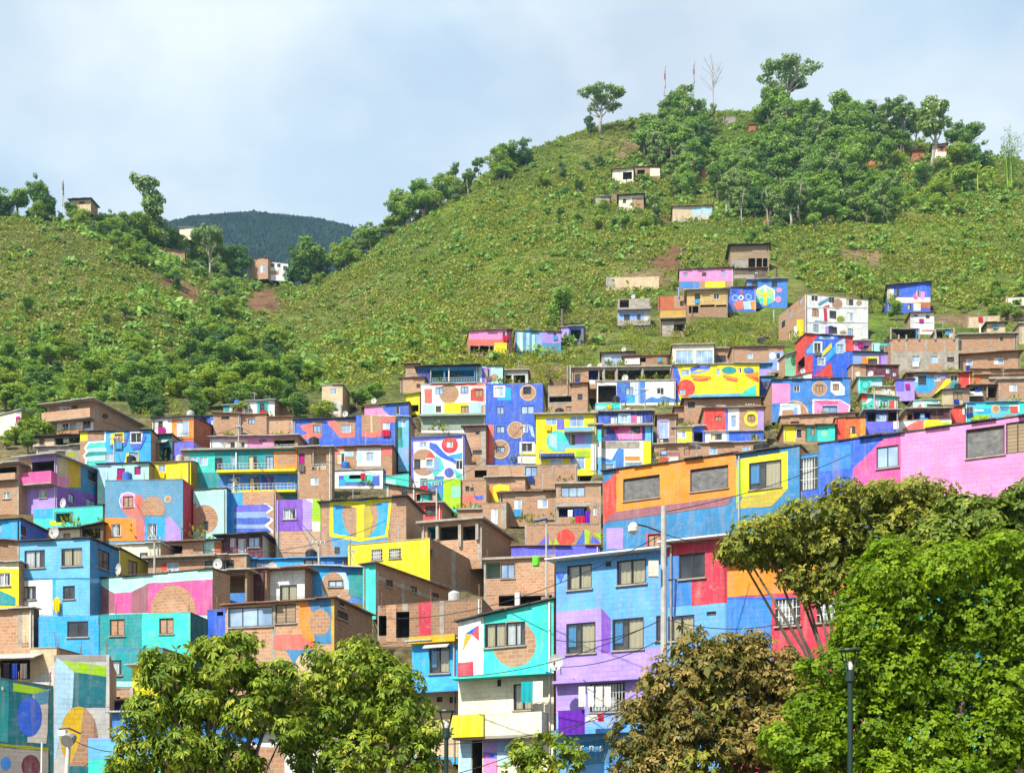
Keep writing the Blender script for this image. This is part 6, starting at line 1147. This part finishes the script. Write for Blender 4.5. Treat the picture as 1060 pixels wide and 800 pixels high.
def new_tree(kind, var, loc, h, w=1.0, rz=0.0):
    key = (kind, var)
    if key not in PROTO:
        r = tree_proto(kind, 100+hash(kind) % 1 + var*7+len(kind)*31); r.name = NAMES[kind]; PROTO[key] = r; c = r
    else:
        s = PROTO[key]; c = s.copy(); COL.objects.link(c)
        for ch in s.children: d = ch.copy(); COL.objects.link(d); d.parent = c
    c.location = loc; c.scale = (h/10*w, h/10*w, h/10); c.rotation_euler = (0, 0, rz); return c
def plant(kind, u, vbase, hpx, label, group=None, w=1.0, dfar=None):
    Y = dfar or hit(u, vbase); x = (u-CX)/F*Y; z = tz(x, Y)
    ztop = ZC+(HV-(vbase-hpx))/F*Y; h = max(1.5, ztop-z) if dfar is None else hpx/F*Y
    c = new_tree(kind, int(rng.integers(0, 3)), (x, Y, z-.2), h, w, rng.random()*6.28); tag(c, label, 'tree', group); return c
# the crest trees one can tell apart
plant('spread', 622, 139, 50, 'umbrella crowned tree standing alone on the bare ridge', w=1.3)
plant('dense', 610, 140, 26, 'small dark tree at the foot of the lone umbrella tree', w=.8)
plant('dense', 545, 172, 32, 'dark round tree on the ridge left of the bare crest', w=1.3)
plant('broad', 655, 134, 10, 'tiny round bush tree on the bare crest line', w=1.2)
plant('cloud', 708, 130, 48, 'tall leafy clump tree just below the lattice masts', w=1.0)
plant('cloud', 690, 140, 48, 'lighter tall tree left of the clump below the masts', w=1.0)
plant('cloud', 737, 140, 36, 'narrow dark tree under the leafless tree', w=.8)
plant('spread', 818, 122, 62, 'largest umbrella eucalyptus crowning the whole hill', w=1.3)
plant('dense', 845, 134, 34, 'small dark leaning tree right of the largest umbrella eucalyptus', w=.75)
plant('broad', 886, 150, 46, 'broad round tree on the crest between umbrella and eucalyptus', w=1.1)
plant('euc', 932, 160, 60, 'airy eucalyptus left of the tall pale stemmed one', w=1.5)
plant('euc', 963, 182, 84, 'tallest pale stemmed eucalyptus beside the lookout house', w=1.25)
plant('euc', 946, 158, 40, 'shorter dark eucalyptus between the two tall ones', w=1.2)
plant('dense', 1017, 176, 32, 'dark dome shaped tree on the crest right of the lookout house', w=1.7)
plant('cloud', 155, 232, 60, 'tall cloud crowned tree standing on the left hill', w=1.0)
plant('dense', 39, 206, 30, 'dark pointed tree on the left hill crest', w=.8)
plant('broad', 20, 208, 18, 'bare greyish round tree beside the dark pointed tree', w=1.2)
plant('broad', 583, 338, 44, 'round green tree just above the striped hut', w=1.25)
plant('spread', 216, 290, 58, 'tall light crowned tree on the left hill shoulder', w=.8)
def bare_tree(u, vb, hpx, label):
    Y = hit(u, vb); x = (u-CX)/F*Y; z = tz(x, Y); h = hpx/F*Y; g = np.random.default_rng(3); root = tag(empty('leafless_tree', (x, Y, z)), label, 'tree'); m = MB()
    m.tube([(0,0,-1),(.1,0,h*.4),(0,0,h*.7),(.15,0,h)], [.2,.16,.11,.04], 'palebark', 7); m.build('trunk', root); m = MB()
    for i in range(16):
        a = g.random()*6.28; z0 = h*g.uniform(.5, .92); L = h*g.uniform(.08, .19); e = (math.cos(a)*L*.8, math.sin(a)*L*.8, z0+L*.9); m.tube([(0,0,z0), (e[0]*.5, e[1]*.5, z0+L*.55), e], [.1,.07,.03], 'palebark', 5)
        for j in range(3): b = a+g.normal(0, .7); m.tube([e, (e[0]+math.cos(b)*L*.3, e[1]+math.sin(b)*L*.3, e[2]+L*.35)], [.04,.02], 'palebark', 4)
    m.build('branches', root)
bare_tree(738, 136, 74, 'leafless grey tree rising above the crest woods')
KEEP_OPEN = [(164,256,194,272),(250,262,304,332),(192,292,216,322),(632,172,686,188),(638,200,668,218),(696,213,738,228),(725,168,734,184),(960,152,980,162),(944,155,958,166),(897,163,907,172),(746,119,764,130),(72,202,96,207),(772,118,780,138)]
# woods: rows of individuals, each patch with its own look
def patch(n, reg, kinds, hr, label, group, w=(1.1, 1.5), seed=1):
    g = np.random.default_rng(seed); k = 0; tries = 0; pts = []
    while k < n and tries < n*40:
        tries += 1; u = g.uniform(reg[0], reg[2]); f = (u-reg[0])/(reg[2]-reg[0]); top = reg[1] if not hasattr(reg[1], '__len__') else np.interp(f, *reg[1]); bot = reg[3] if not hasattr(reg[3], '__len__') else np.interp(f, *reg[3])
        v = g.uniform(top, bot)
        hp_ = g.uniform(*hr)
        if any(a-8 < u < c+8 and v > b and v-hp_ < d for a, b, c, d in KEEP_OPEN): continue
        if any(abs(u-a)+1.6*abs(v-b) < 6 for a, b in pts): continue
        pts.append((u, v)); kd = kinds[int(g.integers(len(kinds)))]; hp = hp_*(1.0 if kd != 'dense' else .75)
        plant(kd, u, v, hp, label[kd] if isinstance(label, dict) else label, group, g.uniform(*w)); k += 1
patch(165, (662,([0,.3,.75,1],[128,122,132,150]),925,236), ['euc','broad','dense','broad','cloud','broad'], (28,48), {'euc':'pale stemmed eucalyptus in the woods on the right hilltop','broad':'round mid green tree in the woods on the right hilltop','dense':'dark dense tree in the woods on the right hilltop','cloud':'clumped narrow tree in the woods on the right hilltop'}, 'trees of the hilltop wood', w=(1.0,1.45), seed=2)
patch(36, (855,150,1010,222), ['broad','lite','dense','broad'], (18,36), {'broad':'round tree below the crest eucalyptus on the right','lite':'pale yellow green tree below the crest on the right','dense':'dark tree below the crest eucalyptus on the right'}, 'trees below the crest on the right', seed=3)
patch(36, (352,([0,.3,.6,1],[268,228,196,172]),528,([0,.3,.6,1],[288,246,214,186])), ['broad','euc','broad','cloud','lite'], (15,34), {'broad':'round tree lining the left edge of the right hill','euc':'thin eucalyptus lining the left edge of the right hill','cloud':'clumped tree lining the left edge of the right hill','lite':'light green tree lining the left edge of the right hill'}, 'trees down the left edge of the right hill', seed=4)
patch(26, (-10,([0,.4,1],[208,216,262]),210,([0,.4,1],[222,236,290])), ['broad','dense','lite'], (14,26), {'broad':'round tree on the left hill ridge','dense':'dark evergreen on the left hill ridge','lite':'light green tree on the left hill ridge'}, 'trees on the left hill ridge', seed=5)
patch(52, (105,([0,.35,.7,1],[222,240,262,285]),262,([0,.35,.7,1],[246,290,318,330])), ['broad','dense','dense','lite'], (14,26), {'broad':'round tree on the bushy right flank of the left hill','dense':'dark tree on the bushy right flank of the left hill','lite':'light green tree on the bushy right flank of the left hill'}, 'trees on the right flank of the left hill', seed=16)
patch(24, (196,258,330,300), ['broad','lite','dense','cloud'], (12,22), {'broad':'round tree near the saddle between the hills','lite':'light green tree near the saddle between the hills','dense':'dark tree near the saddle between the hills','cloud':'clumped tree near the saddle between the hills'}, 'trees round the saddle', seed=6)
patch(40, (200,318,300,410), ['broad','lite','dense','dense'], (18,34), {'broad':'round tree in the gully between the two hills','lite':'light green tree in the gully between the two hills','dense':'dark tree in the gully between the two hills'}, 'trees in the gully', w=(1.2,1.7), seed=7)
patch(105, (-15,372,345,440), ['dense','broad','dense','broad','lite'], (20,36), {'dense':'dark tree in the wooded band behind the left houses','broad':'round tree in the wooded band behind the left houses','lite':'light green tree in the wooded band behind the left houses'}, 'wooded band behind the left houses', w=(1.3,1.9), seed=8)
patch(12, (-15,318,150,372), ['dense','broad'], (14,26), {'dense':'dark tree on the lower left dome','broad':'round tree on the lower left dome'}, 'trees on the lower left dome', w=(1.2,1.6), seed=9)
patch(22, (560,165,700,240), ['broad','dense','lite'], (10,20), {'broad':'small round tree scattered on the grassy right shoulder','dense':'small dark tree scattered on the grassy right shoulder','lite':'pale small tree scattered on the grassy right shoulder'}, 'trees scattered on the right shoulder', w=(1.2,1.6), seed=10)
patch(14, (770,205,870,262), ['dense','broad','broad'], (14,26), {'dense':'dark tree above the plank shack','broad':'round tree above the plank shack'}, 'trees above the plank shack', w=(1.1,1.4), seed=12)
patch(14, (920,300,1060,335), ['broad','lite'], (14,24), {'broad':'round tree on the slope right of the blue hut','lite':'light green tree on the slope right of the blue hut'}, 'trees right of the royal blue hut', w=(1.1,1.5), seed=13)
patch(12, (0,425,45,470), ['dense','broad','lite'], (20,34), {'dense':'dark tree beside the olive green end wall','broad':'round tree beside the olive green end wall','lite':'light tree beside the olive green end wall'}, 'trees by the olive wall', seed=14)
patch(5, (345,408,390,425), ['broad','lite'], (22,30), {'broad':'round tree in front of the top left huts','lite':'pale feathery tree in front of the top left huts'}, 'trees by the upper huts', seed=15)
# banana plants and bamboo near the right crest
def banana(u, vb, hpx, label):
    Y = hit(u, vb); x = (u-CX)/F*Y; z = tz(x, Y); h = hpx/F*Y; g = np.random.default_rng(int(u)); root = tag(empty('banana_plant', (x, Y, z)), label, 'banana plant', 'banana plants on the right crest'); m = MB(); m.tube([(0,0,-.5),(0,0,h*.5)], [.22,.14], 'lime', 7); m.build('stem', root)
    Q = []
    for i in range(9):
        a = g.random()*6.28; d = np.array([math.cos(a), math.sin(a), 0]); s = np.array([-math.sin(a), math.cos(a), 0]); L = h*g.uniform(.45, .7); b0 = np.array([0, 0, h*.5])
        pr = None
        for k in range(7):
            f = k/6; p = b0+d*L*f+np.array([0, 0, 1])*L*(.9*f-1.0*f*f); w = .42*math.sin(math.pi*min(1, f*.9+.08))
            c = (p-s*w, p+s*w)
            if pr is not None: Q.append([pr[0], c[0], c[1], pr[1]])
            pr = c
    quads('leaves', np.array(Q), g.random(len(Q))*.4+.6, LM['lite'], root)
for u, vb, hp, l in ((985,196,34,'banana plant furthest left in the row on the right crest'),(1000,196,22,'banana plant with browned leaves in the row on the right crest'),(1012,198,36,'tallest banana plant in the row on the right crest'),(1026,196,22,'banana plant next to the bamboo clump'),(996,200,16,'smallest banana plant in front of the row')): banana(u, vb, hp, l)
def bamboo(u, vb, hpx, label):
    Y = hit(u, vb); x = (u-CX)/F*Y; z = tz(x, Y); h = hpx/F*Y; g = np.random.default_rng(8); root = tag(empty('bamboo', (x, Y, z)), label, 'bamboo'); m = MB(); cs = []; ds = []
    for i in range(14):
        a = g.random()*6.28; hh = h*g.uniform(.65, 1); lean = h*g.uniform(.06, .22); bx, by = g.normal(0, .6, 2)
        p = [(bx+math.cos(a)*lean*f*f, by+math.sin(a)*lean*f*f, hh*f-.06*hh*f**4) for f in np.linspace(0, 1, 7)]; m.tube(p, [.09,.09,.08,.07,.05,.03,.015], 'lime', 5)
        for k in range(90): f = g.uniform(.25, 1); q = np.array([bx+math.cos(a)*lean*f*f, by+math.sin(a)*lean*f*f, hh*f-.06*hh*f**4]); b = g.random()*6.28; cs.append(q+np.array([math.cos(b), math.sin(b), .1])*g.uniform(.1, 1.1)*(1.2-f)); ds.append([math.cos(b), math.sin(b), -.5])
    m.build('canes', root); n = len(cs); quads('leaves', leaf_quads(np.array(cs), np.array(ds), g.uniform(.5, .9, n), g.uniform(.14, .24, n), g=g), g.random(n), LM['euc'], root)
bamboo(1046, 196, 70, 'feathery bamboo clump at the right end of the crest')
# scrub: nobody could count it
def scrub(name, n, fac, size, per, mat, seed, dens):
    g = np.random.default_rng(seed); xs = []; 
    X = g.uniform(-330, 400, n*4); Y = g.uniform(178, 520, n*4); Z = terr(X, Y); u = CX+F*X/Y; v = HV-F*(Z-ZC)/Y
    keep = (u > -120) & (u < 1180) & (g.random(n*4) < dens(u, v, X, Y))
    X, Y, Z = X[keep][:n], Y[keep][:n], Z[keep][:n]; N = len(X); R_ = size*np.exp(g.normal(0, .5, N))*(.6+.9*fnoise(X+50, Y+90, 22)); R_ = np.minimum(R_, size*1.9); base = np.stack([X, Y, Z], -1); hue = g.random(N)
    idx = np.repeat(np.arange(N), per); d = norm(g.normal(size=(N*per, 3))); d[:, 2] = np.abs(d[:, 2])*.9
    c = base[idx]+d*R_[idx][:, None]*g.uniform(.25, 1, (N*per, 1))*np.array([1, 1, .8]); out = norm(d+g.normal(size=d.shape)*.6+np.array([0, 0, .35]))
    L = R_[idx]*g.uniform(.35, .7, N*per); o = quads(name, leaf_quads(c-out*(L*.4)[:, None], g.normal(size=d.shape), L, L*fac*1.3, g=g, nrm=d+np.array([0, 0, .2])), np.clip(.65*hue[idx]+.35*g.random(N*per), 0, 1), mat); o['kind'] = 'stuff'; return o
LM['scrub'] = leaf_mat('scrub_leaf', [(.0, (0.102, 0.137, 0.016, 1)), (.5, (0.228, 0.259, 0.028, 1)), (.85, (0.354, 0.372, 0.042, 1)), (1, (0.384, 0.336, 0.060, 1))], .25)
LM['green'] = leaf_mat('scrub_green', [(.0, (0.131, 0.178, 0.018, 1)), (.5, (0.275, 0.304, 0.025, 1)), (1, (0.485, 0.458, 0.040, 1))], .3)
def town(u, v): return (v > np.interp(u, [-200,0,150,300,345,430,480,600,640,700,800,840,1200], [415,420,430,425,410,385,372,372,345,300,268,300,345]))
def soil(u, v):
    s = np.zeros(u.shape)
    for (bu, bv, ru, rv, c) in BLOBS: s = np.maximum(s, np.exp(-(((u-bu)/ru)**2+((v-bv)/rv)**2)**1.5))
    return s
def d_olive(u, v, X, Y):
    w = (.6+1.3*np.clip((fnoise(X, Y, 16)-.40)*4, 0, 1))*( .35+.65*np.exp(-(((u-60)/130)**2+((v-300)/70)**2))+.6*np.exp(-(((u-420)/170)**2+((v-330)/60)**2))+.4*np.exp(-(((u-620)/90)**2+((v-265)/60)**2)))
    return np.clip(w, 0, 1)*(1-soil(u, v)*1.1)*(~town(u, v))
def d_green(u, v, X, Y):
    w = (.5+1.4*np.clip((fnoise(X+200, Y, 20)-.42)*4.5, 0, 1))*(.3+.8*np.exp(-(((u-520)/110)**2+((v-225)/55)**2))+.8*np.exp(-(((u-980)/120)**2+((v-250)/50)**2))+.5*np.exp(-(((u-240)/90)**2+((v-370)/50)**2))+.4*(v < 200))
    return np.clip(w, 0, 1)*(1-soil(u, v)*1.1)*(~town(u, v))
scrub('scrub_vegetation', 90000, .6, .56, 8, LM['scrub'], 21, d_olive)
scrub('green_undergrowth', 80000, .55, .58, 8, LM['green'], 22, d_green)
scrub('dark_undergrowth', 8500, .55, 1.1, 34, LM['mid'], 23, lambda u, v, X, Y: d_green(u, v, X, Y)*.4+.35*d_olive(u, v, X, Y)+.6*np.exp(-(((u-110)/140)**2+((v-375)/45)**2))*(~town(u, v)))
def d_wood(u, v, X, Y):
    n = np.clip((fnoise(X+90, Y, 14)-.36)*5, 0, 1); k = np.maximum(np.exp(-(((u-805)/125)**2+((v-178)/48)**2)**2), np.exp(-(((u-205)/75)**2+((v-285)/60)**2)**1.5)); k = np.maximum(k, .9*np.exp(-(((u-240)/70)**2+((v-370)/50)**2)**1.5)); k = np.maximum(k, np.exp(-(((u-120)/70)**2+((v-235)/24)**2)))
    k = np.maximum(k, .8*np.exp(-(((u-940)/110)**2+((v-205)/22)**2))); k = np.maximum(k, .9*np.exp(-(((u-130)/230)**2+((v-408)/26)**2)**2)); return k*(.35+.65*n)*(1-np.clip(soil(u, v)*1.5, 0, 1))*(~town(u, v))
scrub('wood_undergrowth', 5200, .55, 1.6, 46, LM['mid'], 24, d_wood)
# weeds and bushes in the gaps of the town
def gaps(n, seed):
    g = np.random.default_rng(seed); cs = []
    for i in range(n): cs.append((g.uniform(350, 1060), g.uniform(322, 405)))
    cs += [(g.uniform(440, 700), g.uniform(370, 400)) for i in range(110)]+[(g.uniform(640, 800), g.uniform(335, 372)) for i in range(110)]+[(g.uniform(0, 1060), g.uniform(400, 560)) for i in range(170)]
    out = []
    for u, v in cs: Y = hit(u, v); x = (u-CX)/F*Y; out.append((x, Y, tz(x, Y)))
    return np.array(out)
b_ = gaps(150, 31); N = len(b_); g = np.random.default_rng(32); per = 60; idx = np.repeat(np.arange(N), per); R_ = g.uniform(.6, 1.5, N); d = norm(g.normal(size=(N*per, 3))); d[:, 2] = abs(d[:, 2])
c = b_[idx]+d*R_[idx][:, None]*g.uniform(.2, 1, (N*per, 1))*np.array([1, 1, .8]); L = g.uniform(.25, .55, N*per); o = quads('weeds', leaf_quads(c, norm(d+np.array([0, 0, .5])), L, L*.4, g=g), np.clip(.6*g.random(N)[idx]+.4*g.random(N*per), 0, 1), LM['green']); o['kind'] = 'stuff'
# ================================================================== the street trees in front
def sm(name, *a, **k): LM[name] = leaf_mat(name, *a, own=0.0, **k)
sm('mango', [(.0, (0.062, 0.118, 0.009, 1)), (.4, (0.150, 0.237, 0.015, 1)), (.75, (0.272, 0.355, 0.022, 1)), (1, (0.529, 0.505, 0.055, 1))], trans=.3, rough=.5, spec=.25)
sm('rustmango', [(.0, (0.060, 0.085, 0.015, 1)), (.3, (0.156, 0.147, 0.033, 1)), (.65, (0.294, 0.215, 0.055, 1)), (1, (0.480, 0.342, 0.110, 1))], trans=.3, rough=.55, spec=.2)
sm('bright', [(.0, (0.090, 0.184, 0.004, 1)), (.5, (0.186, 0.320, 0.006, 1)), (1, (0.349, 0.468, 0.012, 1))], trans=.5, rough=.5)
sm('deepgreen', [(.0, (0.073, 0.134, 0.018, 1)), (.5, (0.167, 0.236, 0.026, 1)), (1, (0.333, 0.355, 0.039, 1))], trans=.35, rough=.45)
sm('olivefine', [(.0, (0.091, 0.125, 0.014, 1)), (.5, (0.218, 0.240, 0.024, 1)), (1, (0.423, 0.385, 0.047, 1))], trans=.3, rough=.5)
def pblobs(lst, Y, dy=1.0):
    """crown masses (u, v, ru, rv, depth shift) given on the survey photograph, turned into ellipsoids in metres"""
    o = []
    for b in lst:
        u, v, ru, rv = b[:4]; yy = Y+(b[4] if len(b) > 4 else 0); p = at(u, v, yy); k = yy/F; o.append((p.x, p.y, p.z, .93*ru*k, .93*max(ru, rv)*k*dy, .93*rv*k))
    return o
def rosettes(blobs, n, per, length, width, droop, g, flat=.3):
    kids = []
    for b in blobs:
        for q in range(4):
            e = norm(g.normal(size=3)); f = g.uniform(.28, .5); kids.append(tuple(np.array(b[:3])+e*np.array(b[3:])*g.uniform(.75, 1.12))+tuple(np.array(b[3:])*f))
    blobs = list(blobs)+kids
    c, d, k = blob_points(n, blobs, g, .5); c = c+g.normal(0, .06, c.shape); kb = g.random(len(blobs)); tone = np.clip(.35*kb[k]+.65*g.random(n), 0, 1)
    idx = np.repeat(np.arange(n), per); an = g.random(n*per)*6.28; ax = norm(d+np.array([0, 0, .4])); a = norm(np.cross(ax, g.normal(size=ax.shape))); b = np.cross(ax, a)
    dirs = a[idx]*np.cos(an)[:, None]+b[idx]*np.sin(an)[:, None]+ax[idx]*flat; dirs = norm(dirs); dirs[:, 2] -= droop*g.uniform(.4, 1.3, n*per); dirs = norm(dirs)
    L = length*g.uniform(.65, 1.25, n*per); W = width*g.uniform(.75, 1.25, n*per); c0 = c[idx]+dirs*.02
    s = norm(np.cross(dirs, ax[idx]+g.normal(size=dirs.shape)*.25)); bend = np.array([0, 0, -1.0])
    m1 = c0+dirs*L[:, None]*.5+bend*(L*.04)[:, None]; e = c0+dirs*L[:, None]+bend*(L*.22*droop)[:, None]; w = s*W[:, None]*.5; w2 = s*W[:, None]*.42; q1 = c0+dirs*L[:, None]*.22
    fold = np.cross(s, dirs)*(W*.18)[:, None]
    A = np.stack([c0, q1+w2+fold, m1+w+fold, m1], 1); B = np.stack([c0, m1, m1-w+fold, q1-w2+fold], 1); C2 = np.stack([m1, m1+w+fold, e, e], 1); D2 = np.stack([m1, e, e, m1-w+fold], 1)
    sh = np.clip(tone[idx]+g.normal(0, .1, n*per), 0, 1)
    C2[:, 3] = C2[:, 2]*.5+C2[:, 0]*.5; D2[:, 2] = D2[:, 1]*.5+D2[:, 0]*.5
    C2 = np.stack([m1, m1+w+fold, m1*.35+e*.65+w*.55, e], 1); D2 = np.stack([m1, e, m1*.35+e*.65-w*.55, m1-w+fold], 1)
    return np.concatenate([A, B, C2, D2]), np.concatenate([sh]*4)
def street_tree(label, Y, u0, blobs, n, per, length, width, droop, mat, seed, key='bark', r=.13, dy=1.0, extra=(), name='mango_tree', core=None):
    g = np.random.default_rng(seed); bl = pblobs(blobs, Y, dy); base = at(u0, HV, Y); gz = tz(base.x, base.y); root = tag(empty(name, (base.x, base.y, gz)), label, 'tree'); off = np.array([base.x, base.y, gz])
    bl = [(b[0]-off[0], b[1]-off[1], b[2]-off[2], *b[3:]) for b in bl]
    Q, sh = rosettes(bl, n, per, length, width, droop, g); quads('crown', Q, sh, LM[mat], root)
    if core:
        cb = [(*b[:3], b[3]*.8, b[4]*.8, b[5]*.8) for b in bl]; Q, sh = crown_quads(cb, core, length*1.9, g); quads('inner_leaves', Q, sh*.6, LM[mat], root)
    for i, (mt, bs, nn) in enumerate(extra):
        b2 = [(b[0]-off[0], b[1]-off[1], b[2]-off[2], *b[3:]) for b in pblobs(bs, Y, dy)]; Q, sh = rosettes(b2, nn, per, length, width, droop, g); quads('new_leaves', Q, sh, LM[mt], root)
    zc = np.array([b[:3] for b in bl]); zm = zc[:, 2].min()*.55; m = MB(); fk = (0, 0, max(.8, zm)); m.tube([(0, 0, -.2), (.05, 0, fk[2]*.5), fk], [r*1.3, r, r*.9], key, 10)
    for b in bl:
        e = np.array(b[:3]); mid = np.array(fk)*.5+e*.5+np.array([g.normal(0, .12), g.normal(0, .12), -.12]); m.tube([fk, tuple(mid), tuple(e), tuple(e+np.array([g.normal(0, .2), g.normal(0, .2), b[5]*.5]))], [r*.55, r*.36, r*.2, r*.06], key, 6)
    m.build('trunk', root, True); return root
street_tree('green mango tree with drooping leaves before the swirl mural', 30, 222, [(178,698,28,22),(232,688,38,22),(280,702,26,20),(156,735,30,22),(212,726,34,24,.3),(262,736,30,24),(143,775,26,24),(190,776,32,24),(240,782,30,24,.3),(294,696,14,14),(163,684,18,14),(215,668,22,12),(296,752,16,18),(128,795,18,12),(250,664,18,9)], 2300, 10, .165, .046, .75, 'mango', 41)
street_tree('second mango tree with a rounder bushy crown', 31, 372, [(370,690,42,28),(335,706,34,28),(408,708,36,28),(318,742,36,30),(365,732,40,32,.3),(415,742,36,30),(325,778,34,28),(375,778,40,32),(430,775,28,30),(300,730,20,22),(446,752,16,20),(372,672,22,14),(440,795,20,20)], 3000, 10, .14, .042, .6, 'mango', 42)
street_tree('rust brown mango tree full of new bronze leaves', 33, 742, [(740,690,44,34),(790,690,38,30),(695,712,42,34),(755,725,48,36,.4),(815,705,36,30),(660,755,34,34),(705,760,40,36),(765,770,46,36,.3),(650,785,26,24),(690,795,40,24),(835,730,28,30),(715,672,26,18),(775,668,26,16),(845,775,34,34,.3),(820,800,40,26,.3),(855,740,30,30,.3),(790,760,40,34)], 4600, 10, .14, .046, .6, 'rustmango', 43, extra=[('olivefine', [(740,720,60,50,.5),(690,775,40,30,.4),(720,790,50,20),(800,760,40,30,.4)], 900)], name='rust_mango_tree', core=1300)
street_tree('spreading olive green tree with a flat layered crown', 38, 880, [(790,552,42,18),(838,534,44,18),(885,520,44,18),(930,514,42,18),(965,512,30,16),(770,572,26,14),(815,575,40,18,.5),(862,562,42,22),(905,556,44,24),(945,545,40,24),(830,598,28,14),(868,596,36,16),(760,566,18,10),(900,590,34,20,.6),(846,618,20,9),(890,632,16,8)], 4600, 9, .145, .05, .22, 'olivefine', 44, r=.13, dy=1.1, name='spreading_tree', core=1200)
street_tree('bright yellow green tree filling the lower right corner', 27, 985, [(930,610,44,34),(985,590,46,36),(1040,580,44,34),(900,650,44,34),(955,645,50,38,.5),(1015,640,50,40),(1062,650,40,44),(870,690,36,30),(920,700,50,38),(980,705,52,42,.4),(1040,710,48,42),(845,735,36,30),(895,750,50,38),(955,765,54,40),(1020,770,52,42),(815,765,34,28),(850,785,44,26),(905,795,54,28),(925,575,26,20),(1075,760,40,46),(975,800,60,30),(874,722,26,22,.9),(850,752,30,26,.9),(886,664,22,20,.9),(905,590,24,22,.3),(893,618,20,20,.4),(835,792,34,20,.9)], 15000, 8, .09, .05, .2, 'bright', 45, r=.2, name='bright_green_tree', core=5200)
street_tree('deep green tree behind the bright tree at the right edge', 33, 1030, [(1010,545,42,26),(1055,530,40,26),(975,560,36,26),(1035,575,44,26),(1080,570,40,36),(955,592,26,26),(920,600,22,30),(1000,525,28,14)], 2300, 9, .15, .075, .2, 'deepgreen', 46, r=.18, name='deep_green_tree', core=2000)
street_tree('small sparse sapling in front of the cream balcony house', 35, 566, [(545,776,20,14),(575,770,20,12),(560,790,26,16),(592,784,16,14),(535,795,16,14),(570,762,8,5)], 190, 9, .20, .065, .5, 'mango', 47, r=.05, name='sapling')
# ================================================================== light, sky
AZ, EL = math.radians(-142), math.radians(48)      # compass of the sun from +Y, clockwise; height
sd = Vector((math.sin(AZ)*math.cos(EL), math.cos(AZ)*math.cos(EL), math.sin(EL)))
su = bpy.data.lights.new('sun', 'SUN'); su.energy = 4.9; su.angle = math.radians(1.0); su.color = (1.0, .95, .86); so = bpy.data.objects.new('sun', su); COL.objects.link(so)
so.rotation_euler = sd.to_track_quat('Z', 'Y').to_euler()
w = bpy.data.worlds.new('World'); scene.world = w; w.use_nodes = True; t = w.node_tree; t.nodes.clear()
N_ = t.nodes.new; out = N_('ShaderNodeOutputWorld'); bg = N_('ShaderNodeBackground'); sk = N_('ShaderNodeTexSky'); sk.sky_type = 'NISHITA'; sk.sun_disc = False; sk.sun_elevation = EL; sk.sun_rotation = AZ % (2*math.pi); sk.air_density = 1.0; sk.dust_density = 1.5; sk.ozone_density = 1.2
bg.inputs[1].default_value = .122
tc = N_('ShaderNodeTexCoord'); mp = N_('ShaderNodeMapping'); t.links.new(tc.outputs['Generated'], mp.inputs[0]); mp.inputs['Scale'].default_value = (1.0, 1.0, 1.7); mp.inputs['Location'].default_value = (3.1, .4, .2)
n1 = N_('ShaderNodeTexNoise'); n1.inputs['Scale'].default_value = 3.2; n1.inputs['Detail'].default_value = 7; n1.inputs['Roughness'].default_value = .52; n1.inputs['Distortion'].default_value = .35; t.links.new(mp.outputs[0], n1.inputs['Vector'])
rp = N_('ShaderNodeValToRGB'); t.links.new(n1.outputs['Fac'], rp.inputs[0]); rp.color_ramp.elements[0].position = .34; rp.color_ramp.elements[0].color = (.62, .62, .62, 1); rp.color_ramp.elements[1].position = .60; rp.color_ramp.elements[1].color = (1, 1, 1, 1)
n2 = N_('ShaderNodeTexNoise'); n2.inputs['Scale'].default_value = 5.5; n2.inputs['Detail'].default_value = 5; t.links.new(mp.outputs[0], n2.inputs['Vector'])
r2 = N_('ShaderNodeValToRGB'); t.links.new(n2.outputs['Fac'], r2.inputs[0]); r2.color_ramp.elements[0].position = .36; r2.color_ramp.elements[0].color = (3.15, 3.85, 4.6, 1); r2.color_ramp.elements[1].position = .64; r2.color_ramp.elements[1].color = (4.6, 4.92, 5.12, 1)
mx = N_('ShaderNodeMix'); mx.data_type = 'RGBA'; t.links.new(rp.outputs[0], mx.inputs[0]); t.links.new(sk.outputs[0], mx.inputs[6]); t.links.new(r2.outputs[0], mx.inputs[7]); t.links.new(mx.outputs[2], bg.inputs[0]); t.links.new(bg.outputs[0], out.inputs[0])
vs = scene.view_settings; vs.view_transform = 'Standard'; vs.look = 'None'; vs.gamma = 1.0; vs.use_curve_mapping = False; vs.exposure = 0.78
scene.render.engine = 'CYCLES'; cy = scene.cycles; cy.max_bounces = 6; cy.diffuse_bounces = 3; cy.glossy_bounces = 2; cy.transmission_bounces = 3; cy.transparent_max_bounces = 6; cy.use_denoising = True

hb = bpy.data.meshes.new('haze'); hm = MB(); hm.box(-2600, -40, -3.4, 2600, 2600, 900, 'dark'); hz = hm.build('haze'); hz.data.materials.clear(); hz['kind'] = 'stuff'
ht = NT('haze_air'); vp = ht.n('ShaderNodeVolumePrincipled'); vp.inputs['Color'].default_value = (.42, .74, 1.0, 1); vp.inputs['Density'].default_value = .0001; vp.inputs['Anisotropy'].default_value = .2; ht.l(vp.outputs[0], ht.out.inputs[1]); hz.data.materials.append(ht.m)
